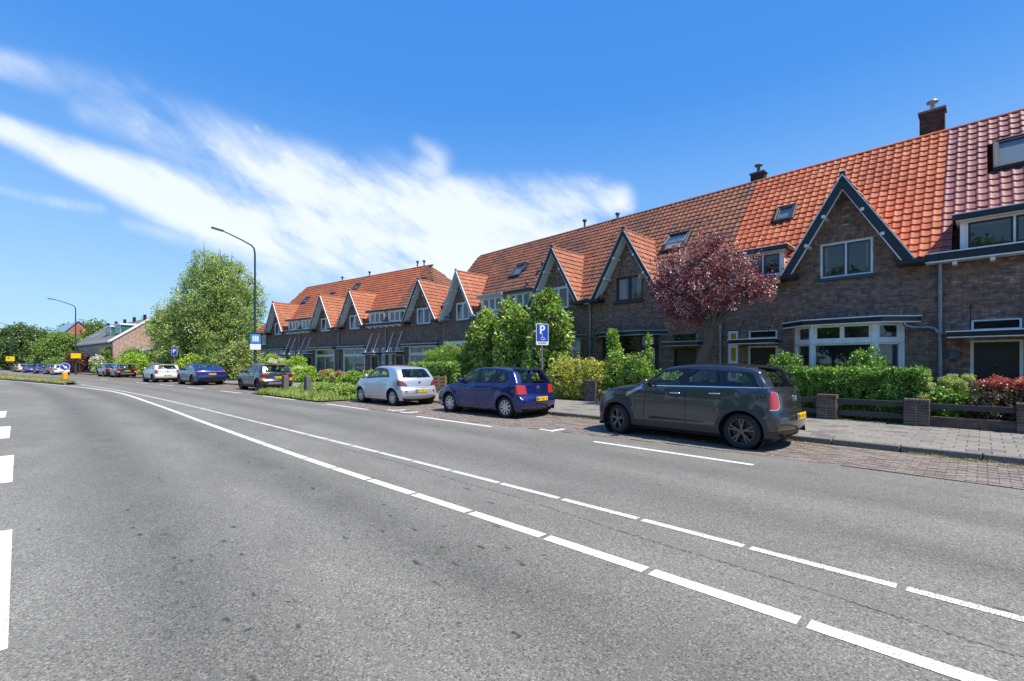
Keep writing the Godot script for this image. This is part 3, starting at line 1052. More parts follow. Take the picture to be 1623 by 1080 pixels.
		var ft := MB.new()
		ft.cbox(Transform3D(Basis(), Vector3(gx + s * (GHW - 0.0), EAVE - 0.12, 0.27)), Vector3(0.62, 0.13, 0.64), 0.012)
		part(H, "gable_foot", ft, board)
	var fi := MB.new()
	fi.cbox(Transform3D(Basis(), Vector3(gx, GAP + 0.0, 0.52)), Vector3(0.15, 0.26, 0.09), 0.012)
	part(H, "finial", fi, board)
	var fi2 := MB.new()
	fi2.cbox(Transform3D(Basis(), Vector3(gx, GAP + 0.145, 0.52)), Vector3(0.18, 0.03, 0.12), 0.008)
	part(H, "finial_cap", fi2, rim)
	# ---- gutters on both sides of the gable
	for g in [[0.004, gx - GHW - 0.32], [gx + GHW + 0.32, HW - 0.004]]:
		if g[1] - g[0] < 0.15: continue
		var gu := MB.new()
		gu.box(g[0], EAVE - 0.17, 0.03, g[1], EAVE - 0.15, 0.40)
		gu.box(g[0], EAVE - 0.15, 0.37, g[1], EAVE + 0.04, 0.40)
		gu.box(g[0], EAVE - 0.15, 0.03, g[1], EAVE + 0.02, 0.05)
		var gut := part(H, "gutter", gu, board)
		var lip := MB.new()
		lip.box(g[0], EAVE + 0.04, 0.35, g[1], EAVE + 0.07, 0.425)
		lip.box(g[0], EAVE - 0.205, 0.05, g[1], EAVE - 0.171, 0.405)
		part(gut, "edge_strip", lip, rim)
		var x: float = g[0] + 0.3
		while x < g[1] - 0.1:
			var bk := MB.new()
			bk.cbox(Transform3D(Basis(), Vector3(x, EAVE - 0.26, 0.16)), Vector3(0.1, 0.1, 0.32), 0.008)
			part(H, "gutter_bracket", bk, rim)
			x += 0.72
	# downpipe at the right-hand party line
	if d.get("pipe", true):
		var px: float = HW
		var pp := MB.new()
		pp.tube([Vector3(px, 0.1, 0.08), Vector3(px, 4.25, 0.08), Vector3(px, 4.45, 0.2)], [0.052, 0.052, 0.052], 12)
		for y in [1.2, 2.9, 3.7]: pp.tube([Vector3(px, y, 0.08), Vector3(px, y + 0.04, 0.08)], [0.06, 0.06], 12)
		part(H, "downpipe", pp, M.zinc)
	# ---- upper window
	var uw := window(H, Transform3D(Basis(), Vector3(up[0], up[1], -0.02)), 1.38, 1.14, d.get("up_cols", [0.5, 0.5]), [1.0], frame, sash)
	var sill := MB.new()
	sill.cbox(Transform3D(Basis(), Vector3(gx, 4.31, 0.02)), Vector3(1.5, 0.09, 0.16), 0.01)
	part(H, "window_sill", sill, d.get("sill", M.slate))
	if d.get("curtains", false):
		curtain(H, gx - 0.62, gx - 0.22, 4.42, 5.44, -0.16, M.curtain)
		curtain(H, gx + 0.30, gx + 0.62, 4.42, 5.44, -0.16, M.curtain)
	for cu in d.get("drapes", []):      # x0, x1, y0, y1, z from the gable's middle
		curtain(H, gx + cu[0], gx + cu[1], cu[2], cu[3], cu[4], M.curtain if cu.size() < 6 else M.blind)
	# ---- box dormer
	var dw: float = dx[2] - dx[0]
	var dm := MB.new()
	dm.box(dx[0], EAVE + 0.06, -1.0, dx[0] + 0.1, 5.52, 0.0)
	dm.box(dx[2] - 0.1, EAVE + 0.06, -1.0, dx[2], 5.52, 0.0)
	dm.box(dx[0] + 0.1, EAVE + 0.0, -0.12, dx[2] - 0.1, EAVE + 0.1, 0.0)
	var dfr: Material = d.get("dormer_frame", frame)
	var dor := part(H, "dormer", dm, dfr)
	var dt := MB.new()
	dt.cbox(Transform3D(Basis(), Vector3((dx[0] + dx[2]) / 2, 5.60, -0.42)), Vector3(dw + 0.3, 0.15, 1.35), 0.015)
	part(H, "dormer_roof", dt, d.get("dormer_top", board))
	var dl := MB.new()
	dl.box(dx[0] - 0.16, 5.675, -1.05, dx[2] + 0.16, 5.70, 0.275)
	dl.box(dx[0] - 0.08, 5.50, -0.9, dx[2] + 0.08, 5.524, 0.2)
	part(H, "dormer_trim", dl, rim)
	window(H, Transform3D(Basis(), Vector3(dx[0] + 0.1, EAVE + 0.1, -0.02)), dw - 0.2, 0.82, d.get("dormer_cols", [0.34, 0.33, 0.33]), [1.0], dfr, d.get("dormer_sash", sash))
	# ---- skylights
	for s in sky_win:
		var c := Vector3(s[0], s[1], roof_z(s[1])) + en * 0.09
		var B := Basis(Vector3.RIGHT, ey, en)
		var f := MB.new()
		var sw: float = s[2]
		var sh2: float = s[3]
		for e in [[0, sh2 / 2, sw, 0.09], [0, -sh2 / 2, sw, 0.09], [-sw / 2, 0, 0.08, sh2 - 0.09], [sw / 2, 0, 0.08, sh2 - 0.09]]:
			f.cbox(Transform3D(B, c + B * Vector3(e[0], e[1], 0)), Vector3(e[2] if e[2] < 0.1 else e[2] + 0.08, e[3], 0.17), 0.012)
		f.tbox(Transform3D(B, c + B * Vector3(0, -sh2 / 2 - 0.14, -0.05)), Vector3(sw + 0.2, 0.2, 0.02))
		var sk := part(H, "skylight", f, M.fence_grey)
		var OB := B
		var pv := c
		if s.size() > 4:      # tilted open
			OB = B.rotated(Vector3.RIGHT, -s[4])
			pv = c + B * Vector3(0, sh2 * 0.15, 0.06) 
		var ca := MB.new()
		for e in [[0, sh2 / 2 - 0.08, sw - 0.08, 0.05], [0, -sh2 / 2 + 0.08, sw - 0.08, 0.05], [-sw / 2 + 0.07, 0, 0.05, sh2 - 0.2], [sw / 2 - 0.07, 0, 0.05, sh2 - 0.2]]:
			ca.tbox(Transform3D(OB, pv + OB * Vector3(e[0], e[1], 0.02)), Vector3(e[2], e[3], 0.07))
		part(sk, "sash", ca, M.zinc if s.size() > 4 else M.fence_grey)
		var g := MB.new()
		g.tbox(Transform3D(OB, pv + OB * Vector3(0, 0, 0.02)), Vector3(sw - 0.16, sh2 - 0.2, 0.012))
		part(sk, "pane", g, M.glass)
		var bl := MB.new()
		bl.tbox(Transform3D(B, c - en * 0.07), Vector3(sw - 0.08, sh2 - 0.1, 0.01))
		part(sk, "blind", bl, M.blind)
	# ---- bay window
	var bz := 0.6
	var A := Vector3(gx - 1.43, 0, 0)
	var Bq := Vector3(gx - 0.83, 0, bz)
	var C := Vector3(gx + 0.83, 0, bz)
	var D := Vector3(gx + 1.43, 0, 0)
	var bm: Material = d.get("bay", frame)
	var flat: bool = d.get("flat_bay", false)
	var faces := [[A, Bq, [1.0]], [Bq, C, [0.5, 0.5]], [C, D, [1.0]]]
	if flat: faces = [[Vector3(gx - 1.43, 0, 0.06), Vector3(gx + 1.43, 0, 0.06), [0.5, 0.5]]]
	var base := MB.new()
	base.col = d.bricks[0]
	for f in faces:
		var a: Vector3 = f[0]
		var b: Vector3 = f[1]
		var ex := (b - a).normalized()
		var ez := ex.cross(Vector3.UP)
		var L := a.distance_to(b)
		var fr2 := Basis(ex, Vector3.UP, ez)
		base.tbox(Transform3D(fr2, (a + b) * 0.5 + Vector3(0, 0.42, 0) - ez * 0.1), Vector3(L, 0.66, 0.2))
		var post := MB.new()
		for e in [0.0, L]:
			post.cbox(Transform3D(fr2, a + ex * clampf(e, 0.035, L - 0.035) + Vector3(0, 1.77, 0) - ez * 0.05), Vector3(0.09, 2.03, 0.11), 0.008)
		post.cbox(Transform3D(fr2, (a + b) * 0.5 + Vector3(0, 2.22, 0) - ez * 0.045), Vector3(L, 0.09, 0.12), 0.01)
		part(H, "bay_post", post, bm)
		window(H, Transform3D(fr2, a + ex * 0.08 + Vector3(0, 0.78, 0) - ez * 0.03), L - 0.16, 1.40, f[2] if flat else [1.0], [1.0], bm, null, null, "bay_window", 0.05)
		window(H, Transform3D(fr2, a + ex * 0.08 + Vector3(0, 2.265, 0) - ez * 0.03), L - 0.16, 0.52, f[2], [1.0], bm, bm, null, "transom_window", 0.045, 0.04)
		if d.get("net", 0) > 0 and f[2].size() > 1:
			curtain(H, a.x + 0.1, b.x - 0.1, 0.85, 1.55, a.z - 0.25, M.blind)
	part(H, "bay_base", base, M.brick)
	if not flat:
		var fl := MB.new()
		fl.poly([Vector2(A.x, -A.z), Vector2(A.x, 0.2), Vector2(D.x, 0.2), Vector2(D.x, 0), Vector2(C.x, -C.z + 0.1), Vector2(Bq.x, -Bq.z + 0.1)].map(func(q): return Vector2(q.x, -q.y)), 0, 0.05)
		var fm := MB.new()
		fm.add(fl, Transform3D(Basis(Vector3(1, 0, 0), Vector3(0, 0, 1), Vector3(0, -1, 0)), Vector3(0, 0.72, 0)))
		part(H, "bay_sill", fm, bm)
	# canopy over the bay: fascia with pale edges, follows the bay
	var cz := bz + 0.18
	var cw := 1.43 + 0.38
	var ring := [Vector2(gx - cw, 0.0), Vector2(gx - 1.0, cz), Vector2(gx + 1.0, cz), Vector2(gx + cw, 0.0)]
	if flat: ring = [Vector2(gx - 1.8, 0.0), Vector2(gx - 1.8, 0.5), Vector2(gx + 1.8, 0.5), Vector2(gx + 1.8, 0.0)]
	var flip := Basis(Vector3(1, 0, 0), Vector3(0, 0, 1), Vector3(0, -1, 0))
	for q in [[0.0, 2.80, 2.935, d.get("canopy", board)], [0.025, 2.935, 2.97, rim], [-0.01, 2.765, 2.80, rim]]:
		var pts := []
		for r in ring: pts.append(Vector2(gx + (r.x - gx) * (1.0 + q[0] * 0.5), r.y + q[0] if r.y > 0 else -0.0))
		var tmp := MB.new()
		pts.reverse()
		tmp.poly(pts, -q[2], -q[1])
		var cm := MB.new()
		cm.add(tmp, Transform3D(flip, Vector3.ZERO))
		part(H, "bay_canopy", cm, q[3])
	# ---- door with its canopy
	var dfw := MB.new()
	dfw.box(door[0], door[1], -0.16, door[0] + 0.07, door[3], -0.01)
	dfw.box(door[2] - 0.07, door[1], -0.16, door[2], door[3], -0.01)
	dfw.box(door[0] + 0.07, door[3] - 0.07, -0.16, door[2] - 0.07, door[3], -0.01)
	var dr := part(H, "door", dfw, d.get("door_frame", M.cream))
	var leaf := MB.new()
	leaf.box(door[0] + 0.07, door[1], -0.14, door[2] - 0.07, door[3] - 0.07, -0.09)
	var l0: float = door[0] + 0.2
	var l1: float = door[2] - 0.2
	leaf.box(l0, 1.1, -0.09, l1, 1.14, -0.075); leaf.box(l0, 1.92, -0.09, l1, 1.96, -0.075)
	leaf.box(l0, 1.14, -0.09, l0 + 0.04, 1.92, -0.075); leaf.box(l1 - 0.04, 1.14, -0.09, l1, 1.92, -0.075)
	part(dr, "door_leaf", leaf, d.get("door_mat", M.black))
	var knob := MB.new()
	knob.blob(Vector3((l0 + l1) * 0.5, 1.5, -0.07), Vector3(0.035, 0.06, 0.03))
	part(dr, "knob", knob, M.lead)
	window(H, Transform3D(Basis(), Vector3(light[0], light[1], -0.02)), light[2] - light[0], light[3] - light[1], [1.0], [1.0], d.get("door_light", frame), null, null, "fanlight", 0.05)
	if d.get("side", true):
		window(H, Transform3D(Basis(), Vector3(side[0], side[1], -0.02)), side[2] - side[0], side[3] - side[1], [1.0], [0.36, 0.34, 0.30], frame, frame, d.get("side_glass", M.amber_glass), "side_window", 0.05, 0.04)
	var can: Array = rect.call(d.get("can", [0.55, 2.02])[0], 2.27, d.get("can", [0.55, 2.02])[1], 2.40)
	var cn := MB.new()
	cn.cbox(Transform3D(Basis(), Vector3((can[0] + can[2]) / 2, 2.335, 0.40)), Vector3(can[2] - can[0], 0.13, 0.79), 0.01)
	var cano := part(H, "door_canopy", cn, d.get("canopy", board))
	var ce := MB.new()
	ce.box(can[0] - 0.02, 2.40, 0.0, can[2] + 0.02, 2.43, 0.82)
	ce.box(can[0] + 0.01, 2.245, 0.0, can[2] - 0.01, 2.27, 0.79)
	part(cano, "edge_strip", ce, rim)
	for e in [0.18, 0.82]:
		var x := lerpf(can[0], can[2], e)
		var rod := MB.new()
		rod.tube([Vector3(x, 2.42, 0.62), Vector3(x + 0.02, d.get("rod_top", 3.18), 0.0)], [d.get("rod_r", 0.012), d.get("rod_r", 0.012)], 6)
		part(cano, "tie_rod", rod, d.get("rod", M.black))
	# roof pipes
	for p in d.get("pipes", []):
		var vp := MB.new()
		var b := Vector3(p[0], p[1], roof_z(p[1]) if p[1] < RIDGE_Y - 0.2 else RIDGE_Z)
		vp.tube([b - Vector3(0, 0.1, 0), b + Vector3(0, p[2], 0)], [0.065, 0.06], 12)
		vp.lathe(Transform3D(Basis(), b + Vector3(0, p[2], 0)), [Vector2(0.07, -0.1), Vector2(0.13, -0.02), Vector2(0.13, 0.05), Vector2(0.05, 0.09), Vector2(0.0, 0.09)], 12)
		part(H, "flue_pipe", vp, M.lead)
	return H

func chimney(H: Node3D, x: float, w: float, dz: float, h: float, dark := false) -> void:
	var c := Node3D.new()
	c.name = "chimney"
	H.add_child(c, true)
	c.position = Vector3(x, RIDGE_Y - 0.5, RIDGE_Z - dz * 0.5 - 0.15)
	var pal := [Color(0.13, 0.055, 0.04), Color(0.16, 0.07, 0.05), Color(0.10, 0.05, 0.04)]
	if dark: pal = [Color(0.03, 0.03, 0.032), Color(0.04, 0.04, 0.042)]
	for s in 4:
		var wd := w if s % 2 == 0 else dz
		var skin := MB.new()
		var y := 0.0
		var k := 0
		while y < h:
			var xx := -wd * 0.5 - (0.1 if k % 2 else 0.0)
			while xx < wd * 0.5:
				brick_face(skin, maxf(xx, -wd * 0.5), minf(xx + 0.205, wd * 0.5), y, y + 0.052, 0.0, pal[rng.randi() % pal.size()])
				xx += 0.215
			y += 0.0625
			k += 1
		var o := part(c, "bricks", skin, M.brick)
		o.transform = Transform3D(Basis(Vector3.UP, s * PI / 2), Basis(Vector3.UP, s * PI / 2) * Vector3(0, 0, (dz if s % 2 == 0 else w) * 0.5))
		o.set_meta("kind", "stuff")
	var core := MB.new()
	core.box(-w / 2 + 0.008, 0, -dz / 2 + 0.008, w / 2 - 0.008, h, dz / 2 - 0.008)
	part(c, "core", core, M.mortar_dark)
	var cap := MB.new()
	cap.cbox(Transform3D(Basis(), Vector3(0, h + 0.05, 0)), Vector3(w + 0.09, 0.09, dz + 0.09), 0.015)
	part(c, "cap", cap, M.kerb if not dark else M.lead)
	var pot := MB.new()
	pot.lathe(Transform3D(Basis(), Vector3(0, h + 0.1, 0)), [Vector2(0.07, 0), Vector2(0.07, 0.28), Vector2(0.16, 0.30), Vector2(0.17, 0.36), Vector2(0.0, 0.40)], 14)
	part(c, "flue_pipe", pot, M.steel if not dark else M.lead)

func pal(c: Array, k := 1.0) -> Array:
	return c.map(func(e): return Color(e[0] * k, e[1] * k, e[2] * k))

func build_terraces() -> void:
	var br_dark := pal([[0.125, 0.078, 0.058], [0.155, 0.092, 0.066], [0.105, 0.070, 0.056], [0.175, 0.108, 0.076], [0.135, 0.086, 0.07], [0.085, 0.06, 0.05]], 2.4)
	var br_brown := pal([[0.185, 0.108, 0.08], [0.16, 0.096, 0.074], [0.205, 0.122, 0.092], [0.14, 0.09, 0.074], [0.23, 0.155, 0.125], [0.175, 0.112, 0.088]], 2.15)
	var orange := pal([[0.60, 0.145, 0.05], [0.66, 0.17, 0.062], [0.54, 0.12, 0.04], [0.68, 0.20, 0.085], [0.58, 0.13, 0.045], [0.50, 0.115, 0.042], [0.62, 0.165, 0.07]], 1.08)
	var purple := pal([[0.185, 0.062, 0.058], [0.205, 0.072, 0.066], [0.165, 0.056, 0.056], [0.22, 0.085, 0.075], [0.19, 0.066, 0.06], [0.17, 0.066, 0.07]], 1.85)
	var weathered := pal([[0.36, 0.13, 0.07], [0.29, 0.115, 0.068], [0.25, 0.11, 0.07], [0.40, 0.15, 0.075], [0.20, 0.098, 0.068], [0.33, 0.12, 0.064]], 1.0)
	var salmon := pal([[0.50, 0.18, 0.095], [0.46, 0.155, 0.08], [0.54, 0.21, 0.115], [0.42, 0.15, 0.08], [0.50, 0.165, 0.085]], 1.1)
	var z := -17.8
	var a := house({"at": Vector3(-0.83, 0, z), "label": "house under glazed purple roof tiles with dark door beside zinc downpipe", "bricks": br_brown, "mortar": M.mortar_dark, "tiles": purple, "tile_mat": M.tile_glazed, "board": M.navy, "frame": M.white, "sash": M.navy, "singles": 300, "door": [0.60, 1.58], "side": false, "can": [0.16, 2.6], "dormer": [0.40, 2.45], "dormer_cols": [0.5, 0.5], "dormer_sash": M.navy, "skylights": [[1.62, 7.9, 1.05, 1.45]], "pipe": false, "canopy": M.navy})
	chimney(a, -0.42, 0.66, 0.5, 1.42)
	# meter boxes by the door of house A
	for q in [[0.28, 1.78, 0.24, 0.24], [0.28, 1.25, 0.2, 0.3]]:
		var mb := MB.new()
		mb.cbox(Transform3D(Basis(), Vector3(q[0], q[1], 0.06)), Vector3(q[2], q[3], 0.12), 0.012)
		mb.cbox(Transform3D(Basis(), Vector3(q[0], q[1], 0.125)), Vector3(q[2] * 0.6, q[3] * 0.6, 0.02), 0.006)
		part(a, "wall_box", mb, M.lead)
	var b := house({"at": Vector3(-0.83 - HW, 0, z), "drapes": [[-0.62, -0.5, 4.42, 5.44, -0.2], [0.5, 0.62, 4.42, 5.44, -0.2], [0.3, 0.75, 0.9, 2.0, -1.2]], "label": "house with bright orange roof, navy bargeboards and angled white bay window", "bricks": br_dark, "tiles": orange, "board": M.navy, "sash": M.slate, "frame": M.white, "gx": 3.9, "board_w": 0.19, "singles": 300, "skylights": [[1.62, 7.35, 0.62, 0.85]]})
	chimney(b, -0.1, 0.55, 0.4, 0.95, true)
	# bay downpipe of house B
	var bp := MB.new()
	bp.tube([Vector3(5.35, 2.76, 0.35), Vector3(5.38, 2.66, 0.34), Vector3(5.55, 2.60, 0.25), Vector3(5.85, 2.60, 0.12), Vector3(6.0, 2.55, 0.10), Vector3(6.07, 2.42, 0.08)], [0.05, 0.05, 0.05, 0.05, 0.05, 0.05], 10)
	part(b, "bay_downpipe", bp, M.zinc)
	house({"at": Vector3(-0.83 - 2 * HW, 0, z), "mirror": true, "label": "house with brown window frames and pale curtains behind the purple-leaved tree", "bricks": br_dark, "tiles": weathered, "gable_tiles": salmon, "board": M.black, "rim": M.grey_paint, "frame": M.brown_wood, "sash": M.brown_wood, "sill": M.brown_wood, "bay": M.brown_wood, "curtains": true, "singles": 300, "dormer_frame": M.orange_wood, "dormer_sash": M.orange_wood, "door_frame": M.brown_wood, "door_mat": M.brown_wood, "door_light": M.brown_wood, "side": false, "skylights": [[3.4, 7.05, 1.05, 1.15, 0.2]], "pipes": [[2.1, 5.9, 0.35]]})
	house({"at": Vector3(-0.83 - 3 * HW, 0, z), "drapes": [[-0.62, -0.35, 4.42, 5.44, -0.16], [0.4, 0.62, 4.42, 5.44, -0.16], [-1.3, -0.95, 0.85, 2.1, -0.2], [0.95, 1.3, 0.85, 2.1, -0.2]], "label": "house with black bargeboards rising behind the tall leafy bushes", "bricks": br_dark, "tiles": weathered, "gable_tiles": salmon, "board": M.black, "rim": M.grey_paint, "skylights": [[2.45, 7.6, 0.75, 0.95]], "pipes": [[1.5, 7.9, 0.5], [1.35, 6.9, 0.55], [2.6, 9.66, 0.5], [4.9, 9.66, 0.35], [0.9, 5.9, 0.35]]})
	house({"at": Vector3(-0.83 - 4 * HW, 0, z), "mirror": true, "drapes": [[-0.6, 0.0, 4.42, 5.44, -0.2], [-0.8, -0.4, 0.85, 2.1, 0.3], [0.45, 0.8, 0.85, 2.1, 0.3]], "extra_left": 5, "label": "end house with pale grey bargeboards where the two terraces meet", "bricks": br_dark, "tiles": weathered, "gable_tiles": salmon, "board": M.grey_paint, "frame": M.white, "skylights": [[5.1, 7.35, 0.85, 1.05]], "pipes": [[5.9, 7.3, 0.45]], "canopy": M.white})
	# the second terrace follows the bend
	var turn := deg_to_rad(10.4)
	var pv := Vector3(-25.35, 0, -17.95)
	var dir := Basis(Vector3.UP, turn) * Vector3.LEFT
	var rowb := br_dark
	var red := pal([[0.46, 0.13, 0.055], [0.42, 0.125, 0.06], [0.50, 0.15, 0.065], [0.36, 0.115, 0.06]], 1.1)
	house({"at": pv + dir * HW, "turn": turn, "drapes": [[-0.6, -0.3, 4.42, 5.44, -0.2], [0.3, 0.6, 4.42, 5.44, -0.2], [-1.3, -0.9, 0.85, 2.7, -0.2]], "hip": true, "label": "first house of the farther terrace, weathered roof with hipped end", "bricks": rowb, "tiles": weathered, "gable_tiles": salmon, "skylights": [[0.95, 8.0, 0.75, 0.9]], "pipes": [[2.2, 6.3, 0.4]], "rod": M.white, "rod_r": 0.035, "rod_top": 3.95, "flat_bay": true, "side_glass": M.glass})
	house({"at": pv + dir * HW * 2, "turn": turn, "mirror": true, "drapes": [[-0.6, -0.05, 4.42, 5.44, -0.2], [-1.3, 1.3, 0.85, 1.5, -0.15, 1]], "label": "second house of the farther terrace, orange roof beside white struts", "bricks": rowb, "tiles": red, "gable_tiles": salmon, "rod": M.white, "rod_r": 0.035, "rod_top": 3.95, "flat_bay": true, "net": 1, "side_glass": M.glass, "skylights": [], "pipes": [[5.0, 9.66, 0.55], [5.8, 9.66, 0.5]]})
	house({"at": pv + dir * HW * 3, "turn": turn, "drapes": [[0.1, 0.6, 4.42, 5.44, -0.2], [-1.3, 1.3, 1.2, 2.1, -0.15, 1]], "label": "third house of the farther terrace with a skylight tilted open", "bricks": rowb, "tiles": red, "gable_tiles": salmon, "skylights": [[0.75, 7.9, 0.8, 1.0, 0.75], [4.0, 8.6, 0.75, 0.8]], "pipes": [[1.6, 6.1, 0.4], [0.3, 9.66, 0.45], [4.6, 9.66, 0.45]], "rod": M.white, "rod_r": 0.035, "rod_top": 3.95, "flat_bay": true, "net": 1, "side_glass": M.glass})
	var last := house({"at": pv + dir * HW * 4, "turn": turn, "mirror": true, "label": "last house of the farther terrace beside the big willowy tree", "bricks": rowb, "tiles": red, "gable_tiles": salmon, "rod": M.white, "rod_r": 0.035, "rod_top": 3.95, "flat_bay": true, "side_glass": M.glass, "skylights": [[2.6, 7.9, 0.8, 0.8]]})
	# lower wing at the far end, under the hipped roof
	var w := thing("side_wing", "low white rendered wing with hipped orange roof at the terrace end", "house", pv + dir * (HW * 4 + 2.4), turn)
	var wb := MB.new()
	wb.box(0, 0, -8, 2.4, 3.0, -0.05)
	part(w, "wall", wb, M.plaster)
	var wu := MB.new()
	wu.box(0, 3.0, -8, 2.4, EAVE, -0.02)
	part(w, "upper_wall", wu, M.black)
	for q in [0.35, 1.35]: window(w, Transform3D(Basis(), Vector3(q, 3.45, 0.06)), 0.75, 0.95, [0.5, 0.5], [1.0], M.white, M.white)
	var wg := MB.new()
	wg.cbox(Transform3D(Basis(), Vector3(1.2, EAVE, 0.15)), Vector3(2.6, 0.16, 0.4), 0.01)
	wg.cbox(Transform3D(Basis(), Vector3(1.2, 3.02, 0.12)), Vector3(2.5, 0.12, 0.3), 0.01)
	part(w, "gutter", wg, M.black)
	var ws := MB.new()
	var wd := MB.new()
	var ey := Vector3(0, RIDGE_Y - EAVE, RIDGE_Z - EAVE_Z).normalized()
	var roof := Node3D.new()
	roof.name = "roof"
	w.add_child(roof)
	tile_field(roof, ws, wd, Vector3(0, EAVE, EAVE_Z), Vector3.RIGHT, ey, 10, 21, 0.24, 0.318, func(p): return p.x > 0.0 + (p.y - EAVE) / (RIDGE_Y - EAVE) * 2.3, red, M.tile, 0, Transform3D())
	part(roof, "roof_deck", wd, M.deck)
	part(roof, "roof_tiles", ws, M.tile).set_meta("kind", "stuff")
	var cside := MB.new()
	cside.col = red[0]
	cside.tri(Vector3(2.35, RIDGE_Y, RIDGE_Z), Vector3(-0.1, EAVE, -8.4), Vector3(-0.1, EAVE, EAVE_Z))
	part(roof, "hip_roof", cside, M.tile)
	chimney(w, -0.9, 0.7, 0.6, 0.8)
	(w.get_node("chimney") as Node3D).position = Vector3(-0.7, 4.0, -2.0)
	(w.get_node("chimney") as Node3D).scale = Vector3(1, 2.6, 1)

# ---------------------------------------------------------------- cars
# A car is drawn in metres from its front bumper (x), x to the rear; the shell is skinned over its outline and cut into panels.
func paint_mat(c: Color, metal := 0.35) -> StandardMaterial3D:
	var m := mat(c, 0.26, metal)
	m.clearcoat_enabled = true
	m.clearcoat = 1.0
	m.clearcoat_roughness = 0.04
	return m

func car_width(s: Dictionary, x: float, y: float) -> float:
	var w: float = s.W * 0.5
	var L: float = s.L
	var lf := 0.85
	if x < lf: w -= s.get("nose", 0.17) * pow(1.0 - x / lf, 2.3)
	var lr := 0.8
	if x > L - lr: w -= s.get("tail", 0.11) * pow((x - L + lr) / lr, 2.2)
	var belt: float = lerpf(s.belt[0], s.belt[1], clampf(x / L, 0, 1))
	if y > belt:
		var q := y - belt
		w -= 0.035 + q * s.get("lean", 0.30) - 0.02 * exp(-q * 30.0)
	else:
		var q := (y - 0.62) / 0.4
		w -= 0.022 * q * q
		w -= 0.016 * exp(-pow((y - belt) / 0.05, 2.0))
		w += 0.010 * exp(-pow((y - belt + 0.12) / 0.05, 2.0))     # shoulder crease
		if y < 0.45: w -= 0.028 * pow((0.45 - y) / 0.2, 2.0)
	for wx in [s.fo, s.fo + s.wb]:      # flared wheel arches
		var d: float = Vector2(x - wx, y - s.wr).length() - (s.wr + 0.05)
		w += s.get("flare", 0.02) * clampf(1.0 - absf(d - 0.02) / 0.16, 0, 1)
	return w

func split_tris(tris: Array, poly_in: Array, axis: int, cond: Callable) -> Array:
	var poly := PackedVector2Array(poly_in)
	var area := 0.0
	for i in poly.size(): area += poly[i].cross(poly[(i + 1) % poly.size()])
	if area < 0: poly.reverse()
	var lo := poly[0]
	var hi := poly[0]
	for p in poly:
		lo = lo.min(p); hi = hi.max(p)
	var ins := []
	var outs := []
	for t: PackedVector3Array in tris:
		var n := t[3] + t[4] + t[5]
		var m := (t[0] + t[1] + t[2]) / 3.0
		if not cond.call(n, m):
			outs.append(t); continue
		var P := PackedVector2Array()
		for i in 3:
			var e := t[i]
			P.push_back(Vector2(e.x, e.y) if axis == 0 else Vector2(e.z, e.y) if axis == 1 else Vector2(e.x, e.z))
		if maxf(P[0].x, maxf(P[1].x, P[2].x)) <= lo.x or minf(P[0].x, minf(P[1].x, P[2].x)) >= hi.x or maxf(P[0].y, maxf(P[1].y, P[2].y)) <= lo.y or minf(P[0].y, minf(P[1].y, P[2].y)) >= hi.y:
			outs.append(t); continue
		var cur := []      # [2d, position, normal]
		for i in 3: cur.append([P[i], t[i], t[3 + i]])
		for k in poly.size():
			var a := poly[k]
			var b := poly[(k + 1) % poly.size()]
			var keep := []
			var away := []
			for i in cur.size():
				var p: Array = cur[i]
				var q: Array = cur[(i + 1) % cur.size()]
				var dp := (b - a).cross(p[0] - a)
				var dq := (b - a).cross(q[0] - a)
				if dp >= 0: keep.append(p)
				if dp <= 0: away.append(p)
				if (dp > 0 and dq < 0) or (dp < 0 and dq > 0):
					var f := dp / (dp - dq)
					var x := [p[0].lerp(q[0], f), p[1].lerp(q[1], f), p[2].lerp(q[2], f)]
					keep.append(x); away.append(x)
			if away.size() > 2: fan(away, outs)
			cur = keep
			if cur.size() < 3: break
		if cur.size() > 2: fan(cur, ins)
	return [ins, outs]

func fan(c: Array, to: Array) -> void:
	for i in range(1, c.size() - 1):
		if ((c[i][1] - c[0][1]) as Vector3).cross(c[i + 1][1] - c[0][1]).length_squared() > 1e-14:
			to.append(PackedVector3Array([c[0][1], c[i][1], c[i + 1][1], c[0][2], c[i][2], c[i + 1][2]]))

func shell_mesh(tris: Array, xc: float, lift: float, sides: int) -> MB:   # sides: 1 left, 2 right, 3 both
	var mb := MB.new()
	var o := Vector3(-xc, 0, 0)
	var f := Vector3(1, 1, -1)
	for t: PackedVector3Array in tris:
		var a := t[0] + t[3] * lift + o
		var b := t[1] + t[4] * lift + o
		var c := t[2] + t[5] * lift + o
		if sides & 1: mb.tri_n(a, b, c, t[3], t[4], t[5])
		if sides & 2: mb.tri_n(a * f, c * f, b * f, t[3] * f, t[5] * f, t[4] * f)
	return mb

func circle(c: Vector2, r: float, n := 28) -> Array:
	var p := []
	for i in n: p.append(c + Vector2.from_angle(TAU * i / n) * r)
	return p

func rrect(x0: float, y0: float, x1: float, y1: float, r: float) -> Array:
	var p := []
	for q in [[x1 - r, y1 - r, 0], [x0 + r, y1 - r, 1], [x0 + r, y0 + r, 2], [x1 - r, y0 + r, 3]]:
		for i in 4: p.append(Vector2(q[0], q[1]) + Vector2.from_angle((q[2] + i / 3.0) * PI / 2) * r)
	return p

func thin(a: Vector2, b: Vector2, w: float) -> Array:
	var d := (b - a).normalized().orthogonal() * w * 0.5
	return [a + d, b + d, b - d, a - d]

